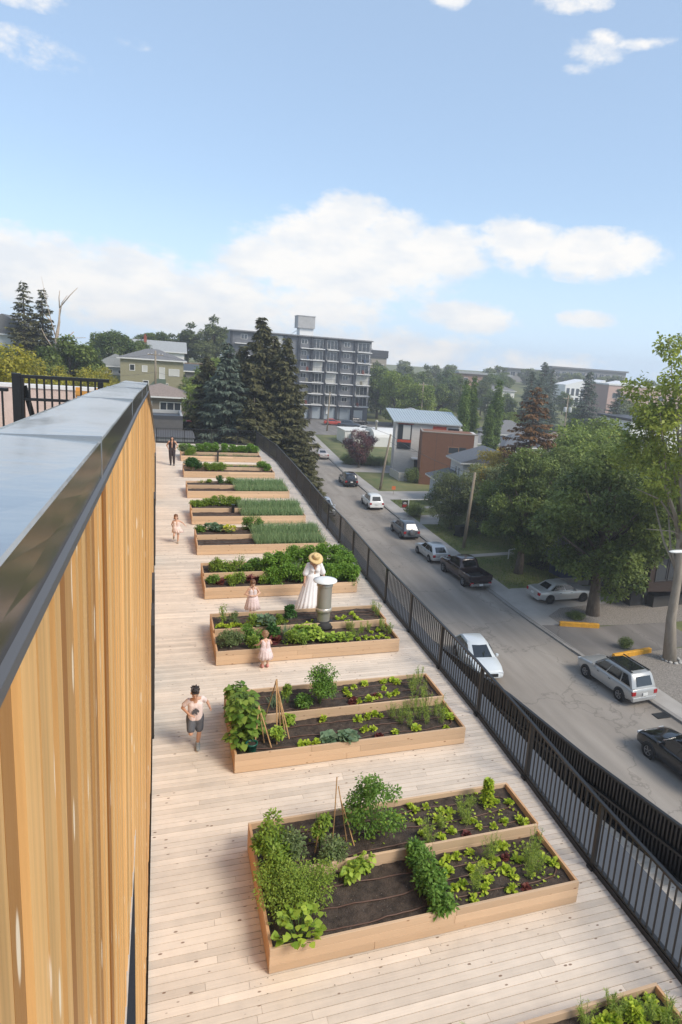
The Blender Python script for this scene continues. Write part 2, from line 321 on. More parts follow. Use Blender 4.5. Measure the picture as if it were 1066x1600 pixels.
# driveways and gravel on the near right, in order of stacking
gravel_m = mat('pale_gravel', (.12, .105, .09), rough=1, col2=(.36, .32, .28), vscale=14, bump=1.0, bscale=16)
sheet('gravel_bed', gravel_m, [(25.5, 8), (60, 8), (60, 31.4), (28.3, 31.3), (25.2, 31.0)], .006)
sheet('gravel_bed', gravel_m, [(24.9, 35.6), (33, 35.2), (60, 35.3), (60, 41), (36, 40.4), (30.6, 39.2), (26.6, 38.9), (24.8, 37.6)], .010)
sheet('driveway', conc_m, [(23.6, 36.4), (25.2, 37.6), (26.6, 38.5), (30.6, 39.1), (36, 39.2), (38.5, 40.2), (38, 42.6), (30, 43.2), (25, 43.3), (23.3, 42.5)], .004)
dr_m = asphalt('driveway_asphalt', (.16, .145, .132), (.215, .195, .18))
sheet('driveway', dr_m, [(23.6, 31.0), (25.2, 30.9), (28.2, 31.2), (33, 31.6), (33, 35.6), (27.4, 35.3), (24.7, 36.0), (23.4, 36.2)], .008)
b = MB(); b.add([(32.9, 31.7, -9.873), (32.9, 35.6, -9.873), (44, 37.2, -12.4), (44, 31.2, -12.4)], [(0, 3, 2, 1)]); tag(b.build('driveway_ramp', asphalt('ramp_asphalt', (.045, .043, .043), (.06, .057, .055))), kind='structure')
sheet('driveway', conc_m, [(24.7, 74.4), (33, 74.6), (33, 79.2), (24.9, 79.0)], .006)
sheet('driveway', conc_m, [(24.4, 92), (36, 91), (37, 97), (24.8, 98.5)], .006)
sheet('driveway', conc_m, [(24.2, 69.2), (31, 70.4), (31, 71.4), (24.2, 70.0)], .006)
sheet('path', conc_m, [(24.6, 51.4), (34, 52.4), (34, 53.2), (24.6, 52.2)], .006)
sheet('path', conc_m, [(25, 63.2), (26.5, 66.8), (33, 67.8), (33, 66.9), (28.5, 66), (27, 63)], .007)
# paved apron and lot in front of the apartment block
lot_m = asphalt('lot_asphalt', (.17, .16, .15), (.24, .22, .205))
b = MB()
for Y0_, Y1_ in [(131, 135), (135, 140), (140, 145), (145, 150), (150, 155), (155, 160)]:
    b.add([(14, Y0_, zs(Y0_)+.14), (62, Y0_, zs(Y0_)+.14), (62, Y1_, zs(Y1_)+.14), (14, Y1_, zs(Y1_)+.14)], [(0, 1, 2, 3)])
tag(b.build('parking_lot', lot_m), kind='structure')
b = MB(); b.add([(-9, 62, -3.55), (8, 62, -3.6), (8, 80, -2.35), (-9, 80, -2.3)], [(0, 1, 2, 3)]); tag(b.build('parking_lot', lot_m), kind='structure')
# garden dirt strip
sheet('planting_bed', mat('dark_mulch', (.055, .04, .03), rough=1, var=.3, vscale=8), [(30.2, 47), (34, 47.5), (34, 50), (29.5, 49.5)], .012)
# ================================================================== ROOF DECK
deck_m = wood('deck_boards', (.70, .60, .495), (.17, .09, .05), 0, var=.20, tint=.11, knots=1.0, ksc=3.6, kt=(.07, .12), stain=.42)
RAIL = [(4.42, -3), (4.60, 2), (4.72, 5.0), (4.76, 6.8), (4.88, 8.8), (5.0, 11.2), (5.07, 15.2), (5.1, 17.4), (5.2, 20), (5.33, 23), (5.4, 27), (5.58, 30.8), (5.78, 36.4), (5.98, 42.6), (5.6, 49.9)]
def rx(Y):
    return interp(Y, [(b_, a_) for a_, b_ in RAIL])
def wallx(Y): return -1.33 if Y < 10 else -1.33-.19*(Y-10)/38
b = MB(); Y = -1.0
while Y < 49.8:
    x0 = wallx(Y)+.02; x1 = rx(Y)+.05; cuts = [x0]
    x = x0+rng.uniform(.6, 3.2)
    while x < x1-.4: cuts.append(x); x += rng.uniform(2.4, 4.2)
    cuts.append(x1)
    for p, q in zip(cuts, cuts[1:]):
        dz = rng.uniform(-.0012, .0012)
        b.box(p+.0015, q-.0015, Y+.0042, Y+.1018, -.03, dz)
    Y += .106
tag(b.build('deck', deck_m), kind='structure')
b = MB(); b.add([(-1.6, -3, -.04), (4.45, -3, -.04), (4.8, 7, -.04), (5.1, 15, -.04), (5.4, 27, -.04), (6.0, 43, -.04), (5.6, 49.8, -.04), (-1.7, 49.8, -.04)], [tuple(range(8))])
tag(b.build('deck_underlay', mat('shadow_gap', (.12, .06, .03), rough=1)), kind='structure')
# body of the building below the deck
bw = MB(); bl = [(5.62, -8), (5.62, 8), (5.64, 16), (5.8, 27), (6.1, 38), (6.3, 43), (5.95, 50.2), (-2, 50.2), (-2, -8)]
rr = [[(x, y, z) for x, y in bl] for z in (-10.2, -.2)]
bw.rings(rr, cap=False); bld = empty('parkade_building', (2, 20, -10), 0, 'dark clad building under the roof deck', 'building')
o = bw.build('wall', mat('dark_cladding', (.03, .03, .032), rough=.6, var=.2), bld); o.location = (-2, -20, 10)
cap_m = mat('grey_metal_coping', (.085, .09, .10), rough=.6, metal=.1, var=.06, vscale=1.5)
b = MB(); pts = [(x+.42, y) for x, y in RAIL[:-1]]
pts[-1] = (6.34, 43)
for (xa, ya), (xb, yb) in zip(pts, pts[1:]): b.add([(xa-.20, ya, -.14), (max(5.65, xa+.16), ya, -.15), (max(5.65, xb+.16), yb, -.15), (xb-.20, yb, -.14), (max(5.65, xa+.16), ya, -.34), (max(5.65, xb+.16), yb, -.34)], [(0, 1, 2, 3), (1, 4, 5, 2)])
o = b.build('coping', cap_m, bld); o.location = (-2, -20, 10)
# lower triangular terrace with its black screen
b = MB(); Y = -2
FL = [(9.6, -2), (9.0, 2), (7.9, 8.1), (7.45, 10.5), (7.13, 13.2), (6.5, 16.2), (5.9, 18.6)]
def fx(Y): return interp(Y, [(b_, a_) for a_, b_ in FL])
while Y < 17.5:
    if fx(Y)-5.63 > .1: b.box(5.63, fx(Y)-.08, Y+.003, Y+.139, -2.03, -2.0)
    Y += .142
low = empty('lower_terrace', (7, 8, -2), 0, 'narrow timber terrace one step below the roof deck beyond the black railing', 'terrace')
o = b.build('floor_boards', deck_m, low); o.location = (-7, -8, 2)
blk = mat('black_powder_coat', (.012, .011, .011), rough=.42, spec=.5)
scr = empty('black_screen', (7, 8, -2), 0, 'long black slatted screen on the outer edge of the lower terrace above the street', 'screen')
b = MB(); b2 = MB(); b3 = MB(); Y = -2.0
while Y < 18.4:
    x = fx(Y); b.beam((x, Y, -2.6), (x, Y, -1.02), .045, .045); Y += .085
for (xa, ya), (xb, yb) in zip(FL, FL[1:]):
    b2.beam((xa, ya, -1.0), (xb, yb, -1.0), .07, .05); b2.beam((xa-.05, ya, -1.5), (xb-.05, yb, -1.5), .05, .05); b2.beam((xa-.05, ya, -2.0), (xb-.05, yb, -2.0), .06, .10)
    b3.add([(xa+.04, ya, -3.2), (xb+.04, yb, -3.2), (xb+.04, yb, -1.05), (xa+.04, ya, -1.05)], [(0, 1, 2, 3)])
for o_, nm in ((b, 'slat_panel'), (b2, 'rail'), (b3, 'backing_panel')):
    o = o_.build(nm, blk, scr); o.location = (-7, -8, 2)
# ------------------------------------------------------------------ deck railing
def rail_thing(name, label, pts, pitch, post_at, z0=0.0, h=1.07, group=None, maxparts=100, base=True, sp=.118):
    o0 = Vector((pts[0][0], pts[0][1], z0)); root = empty(name, o0, 0, label, 'railing', group)
    P = [Vector((x, y, z0))-o0 for x, y in pts]; top = MB(); bot = MB(); plate = MB()
    for a, c in zip(P, P[1:]):
        top.beam(a+Vector((0, 0, h)), c+Vector((0, 0, h)), .05, .035); bot.beam(a+Vector((0, 0, .11)), c+Vector((0, 0, .11)), .04, .035)
        if base: plate.beam(a+Vector((.02, 0, .02)), c+Vector((.02, 0, .02)), .10, .13)
    top.build('top_rail', blk, root); bot.build('bottom_rail', blk, root)
    if base: plate.build('base_channel', blk, root)
    cum = [0]
    for a, c in zip(P, P[1:]): cum.append(cum[-1]+(c-a).length)
    def at(s):
        for i in range(len(P)-1):
            if s <= cum[i+1]+1e-6: return P[i]+(P[i+1]-P[i])*((s-cum[i])/max(1e-6, cum[i+1]-cum[i]))
        return P[-1]
    s = post_at
    posts = []
    while s < cum[-1]: posts.append(s); s += pitch
    pm = None
    for s in posts:
        p = at(s)
        if pm is None:
            q = MB(); q.box(-.027, .027, -.03, .03, -.02, h-.02); q.box(-.06, .06, -.06, .06, -.03, .05); pm = q.build('post', blk, root)
        else: c = pm.copy(); COL.objects.link(c); c.parent = root; pm_ = c; pm_.location = p; continue
        pm.location = p
    n = int(cum[-1]/sp); bal = []
    for i in range(n):
        s = (i+.5)*sp
        if all(abs(s-q) > .045 for q in posts): bal.append(at(s))
    wpos = [(p+o0-Vector((-1.182, 0, 7))).length if (p+o0).y > 4.5 else 999 for p in bal]
    order = sorted(range(len(bal)), key=lambda i: wpos[i])
    q = MB(); q.box(-.009, .009, -.009, .009, .12, h-.015); bm_ = None; rest = MB()
    for j, i in enumerate(order):
        p = bal[i]
        if j < maxparts:
            if bm_ is None: bm_ = q.build('baluster', blk, root); c = bm_
            else: c = bm_.copy(); COL.objects.link(c); c.parent = root
            c.location = p
        else: rest.box(p.x-.009, p.x+.009, p.y-.009, p.y+.009, .12, h-.015)
    if rest.v: tag(rest.build('balusters', blk, root), kind='stuff')
    return root
rail_thing('deck_railing', 'long black metal railing along the street side of the roof deck', RAIL, 2.12, 9.72-2.12*4)
rail_thing('deck_railing', 'short black railing across the far end of the roof deck', [(-1.5, 49.9), (1.8, 49.9), (5.55, 49.9)], 1.9, .05)
# ------------------------------------------------------------------ timber clad wall with metal coping on the left
clad = wood('cedar_cladding', (.68, .395, .155), (.95, .80, .60), 2, var=.42, tint=.34, knots=1.0, ksc=6, rough=.5, kax=.22, kt=(.10, .17), bs=(22, .3), low=(.33, .13, .03))
PROF = [(-2, 6.88), (.6, 6.81), (1.6, 6.775), (2.9, 6.735), (4.2, 6.70), (6.8, 6.60), (7.6, 6.58), (8.7, 6.41), (12.2, 5.91), (20.5, 4.63), (37.5, 1.88), (48, .9)]
def ztop(Y): return interp(Y, PROF)
wr = empty('timber_wall', (-1.4, 10, 0), 0, 'tall golden timber clad wall with vertical boards along the left of the deck', 'wall')
b = MB(); Y = -1.6
WIN = (-1.4, 3.9, .1, 3.95)
def clad_seg(b, Ya, Yb, z0, z1a, z1b, x, t):
    b.add([(x, Ya, z0), (x, Yb, z0), (x, Yb, z1b), (x, Ya, z1a), (x-.03, Ya, z0), (x-.03, Yb, z0), (x-.03, Yb, z1b), (x-.03, Ya, z1a)], [(0, 1, 2, 3), (4, 0, 3, 7), (1, 5, 6, 2), (0, 4, 5, 1), (3, 2, 6, 7)], 0, t)
while Y < 47.9:
    groove = not globals().get('groove', True)
    wd = rng.choice([.018, .026, .034]) if groove else rng.choice([.045, .06, .075, .10]); Yn = min(Y+wd, 48); x = wallx(Y)
    d = -.016 if groove else rng.choice([0, 0, -.003, -.006]); t = rng.uniform(0, .12) if groove else rng.uniform(.12, 1); za, zb = ztop(Y)-.08, ztop(Yn-.004)-.08
    if Yn < WIN[1]:
        clad_seg(b, Y, Yn-.004, WIN[3], za, zb, x+d, t); clad_seg(b, Y, Yn-.004, .06, WIN[2], WIN[2], x+d, t)
    else: clad_seg(b, Y, Yn-.004, .06, za, zb, x+d, t)
    Y = Yn
o = b.build('cladding', clad, wr); o.location = (1.4, -10, 0)
b = MB()
ys = [p[0] for p in PROF]
for ya, yb in zip(ys, ys[1:]):
    xa, xb = wallx(ya)-.06, wallx(yb)-.06; za, zb = ztop(ya)-.1, ztop(yb)-.1
    b.add([(xa, ya, -.2), (xb, yb, -.2), (xb, yb, zb), (xa, ya, za), (xa-.12, ya, -.2), (xb-.12, yb, -.2), (xb-.12, yb, zb), (xa-.12, ya, za)], [(0, 1, 2, 3), (5, 4, 7, 6), (3, 2, 6, 7)])
b.add([(wallx(48), 48.01, 0), (wallx(48)-.25, 48.01, 0), (wallx(48)-.25, 48.01, .82), (wallx(48), 48.01, .82)], [(0, 1, 2, 3)])
o = b.build('wall_core', mat('membrane_dark', (.05, .04, .035), rough=.8), wr); o.location = (1.4, -10, 0)
# metal coping: glossy, reflecting the sky, slightly wavy
cop = mat('coping_metal', (.36, .375, .385), rough=.17, metal=.6, var=.10, vscale=1.2, bump=.35, bscale=2.2)
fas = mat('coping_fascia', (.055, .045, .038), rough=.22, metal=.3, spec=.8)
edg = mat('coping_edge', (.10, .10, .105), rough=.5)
b = MB(); yy = [-1.8, -.5, .3, .6, .9, 1.2, 1.6, 2, 2.5, 2.9, 3.5, 4.2, 5, 6, 6.8, 7.4, 7.62, 8.2, 8.7, 10, 12.2, 16, 20.5, 29, 37.5, 48]
rr = []
for Y in yy:
    x = wallx(Y); z = ztop(Y); wv = .0016*math.sin(Y*5.1)+.001*math.sin(Y*11)
    rr.append([(x-.22, Y, z-.09), (x-.22, Y, z+.004), (x-.20, Y, z+.008+wv), (x-.1, Y, z+.006-wv), (x+.017, Y, z), (x+.02, Y, z-.004), (x+.02+wv*1.5, Y, z-.05), (x+.02, Y, z-.086), (x+.028, Y, z-.089), (x+.028, Y, z-.103), (x+.012, Y, z-.103), (x-.03, Y, z-.103)])
vs = [v for r in rr for v in r]; n = 12
for j in range(len(yy)-1):
    for i in range(n-1):
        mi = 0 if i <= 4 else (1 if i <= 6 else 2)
        b.add([rr[j][i], rr[j][i+1], rr[j+1][i+1], rr[j+1][i]], [(0, 1, 2, 3)], mi)
for Y in (1.62, 3.4, 5.2, 6.9): x = wallx(Y); z = ztop(Y); b.box(x-.22, x+.0215, Y, Y+.007, z-.087, z+.0095, 0)
o = b.build('coping', [cop, fas, edg], wr); o.location = (1.4, -10, 0)
for p in o.data.polygons: p.use_smooth = False
# ribbon window low in the wall, base flashing, door frames
b = MB(); x = -1.33; b.box(x-.05, x-.006, WIN[0], WIN[1]-.004, WIN[2]-.02, WIN[3]-.004); o = b.build('window', mat('charcoal_panel', (.05, .052, .06), rough=1, spec=0), wr); o.location = (1.4, -10, 0)
b = MB(); b.box(x-.05, x+.003, WIN[0], WIN[1], WIN[3], WIN[3]+.03)
o = b.build('window_frame', mat('pale_flashing', (.55, .5, .45), rough=.5), wr); o.location = (1.4, -10, 0)
b = MB()
for ya, yb in ((-1.5, 10), (10, 48)):
    xa, xb = wallx(ya)+.008, wallx(yb)+.008; b.add([(xa, ya, 0), (xb, yb, 0), (xb, yb, .07), (xa, ya, .07)], [(0, 1, 2, 3)])
o = b.build('base_flashing', mat('dark_flashing', (.03, .03, .03), rough=.5), wr); o.location = (1.4, -10, 0)
dfm = mat('dark_flashing', (.03, .03, .03))
for Y in (11.4, 13.2, 21.5, 30):
    x = wallx(Y); b = MB(); b.box(x-.02, x+.05, Y, Y+.06, 0, 2.2); b.box(x-.02, x+.05, Y+1.0, Y+1.06, 0, 2.2); b.box(x-.02, x+.05, Y+.06, Y+1.0, 2.12, 2.2); b.box(x-.01, x+.02, Y+.06, Y+1.0, .02, 2.12)
    o = b.build('door', dfm, wr); o.location = (1.4, -10, 0)
# ------------------------------------------------------------------ terrace beyond the wall on the left
rl = rail_thing('terrace_railing', 'black metal railing standing on the higher terrace left of the timber wall', [(-2.62, 8.0), (-1.72, 8.0)], .78, .03, z0=5.45, h=1.1, base=False, sp=.072)
q = MB(); q.beam((0, .0, .86), (.9, .0, .86), .03, .03); q.build('mid_rail', blk, rl)
q = MB(); q.box(-.05, .03, -.04, .04, 0, 1.13); o = q.build('corner_post', blk, rl)
q = MB(); q.beam((.05, .05, 1.0), (.20, .05, 0.3), .03, .05); q.build('brace', blk, rl)
rl = rail_thing('terrace_railing', 'black metal railing at the far left edge beside the pale stucco wall', [(-2.72, 8.0), (-4.6, 8.4)], 2.6, 1.5, z0=5.45, h=.95, base=False, sp=.11)
b = MB(); b.box(-4.2, 0, 0, .25, -1.8, 1.15); b.box(-4.2, 0.02, -.02, .27, 1.15, 1.2, 1)
sw = empty('stucco_wall', (-2.1, 11.9, 5.0), R(-3), 'pale pink stucco parapet wall behind the left railing', 'wall')
b.build('wall_body', [mat('pink_stucco', (.62, .47, .40), rough=.9, var=.12, vscale=3, bump=.4, bscale=40), mat('pale_cap', (.72, .68, .64), rough=.6)], sw)
b = MB(); ow = wood('orange_wood', (.62, .30, .07), (.2, .1, .04), 0)
for k in range(7): b.box(0, .62, 0, .03, .06+k*.085, .06+k*.085+.06)
for x in (0, .27, .56): b.box(x, x+.06, .03, .09, 0, .68)
b.box(.46, .64, -.012, .0, .02, .69)
ws = empty('wooden_screen', (-2.33, 10.4, 5.62), 0, 'small orange slatted wood screen behind the left railing', 'screen'); b.build('slat_panel', ow, ws)
b = MB(); b.box(-9, -1.6, 6, 13, 4.9, 5.4); tag(b.build('terrace_slab', conc_m), 'upper roof terrace slab left of the timber wall', 'terrace')
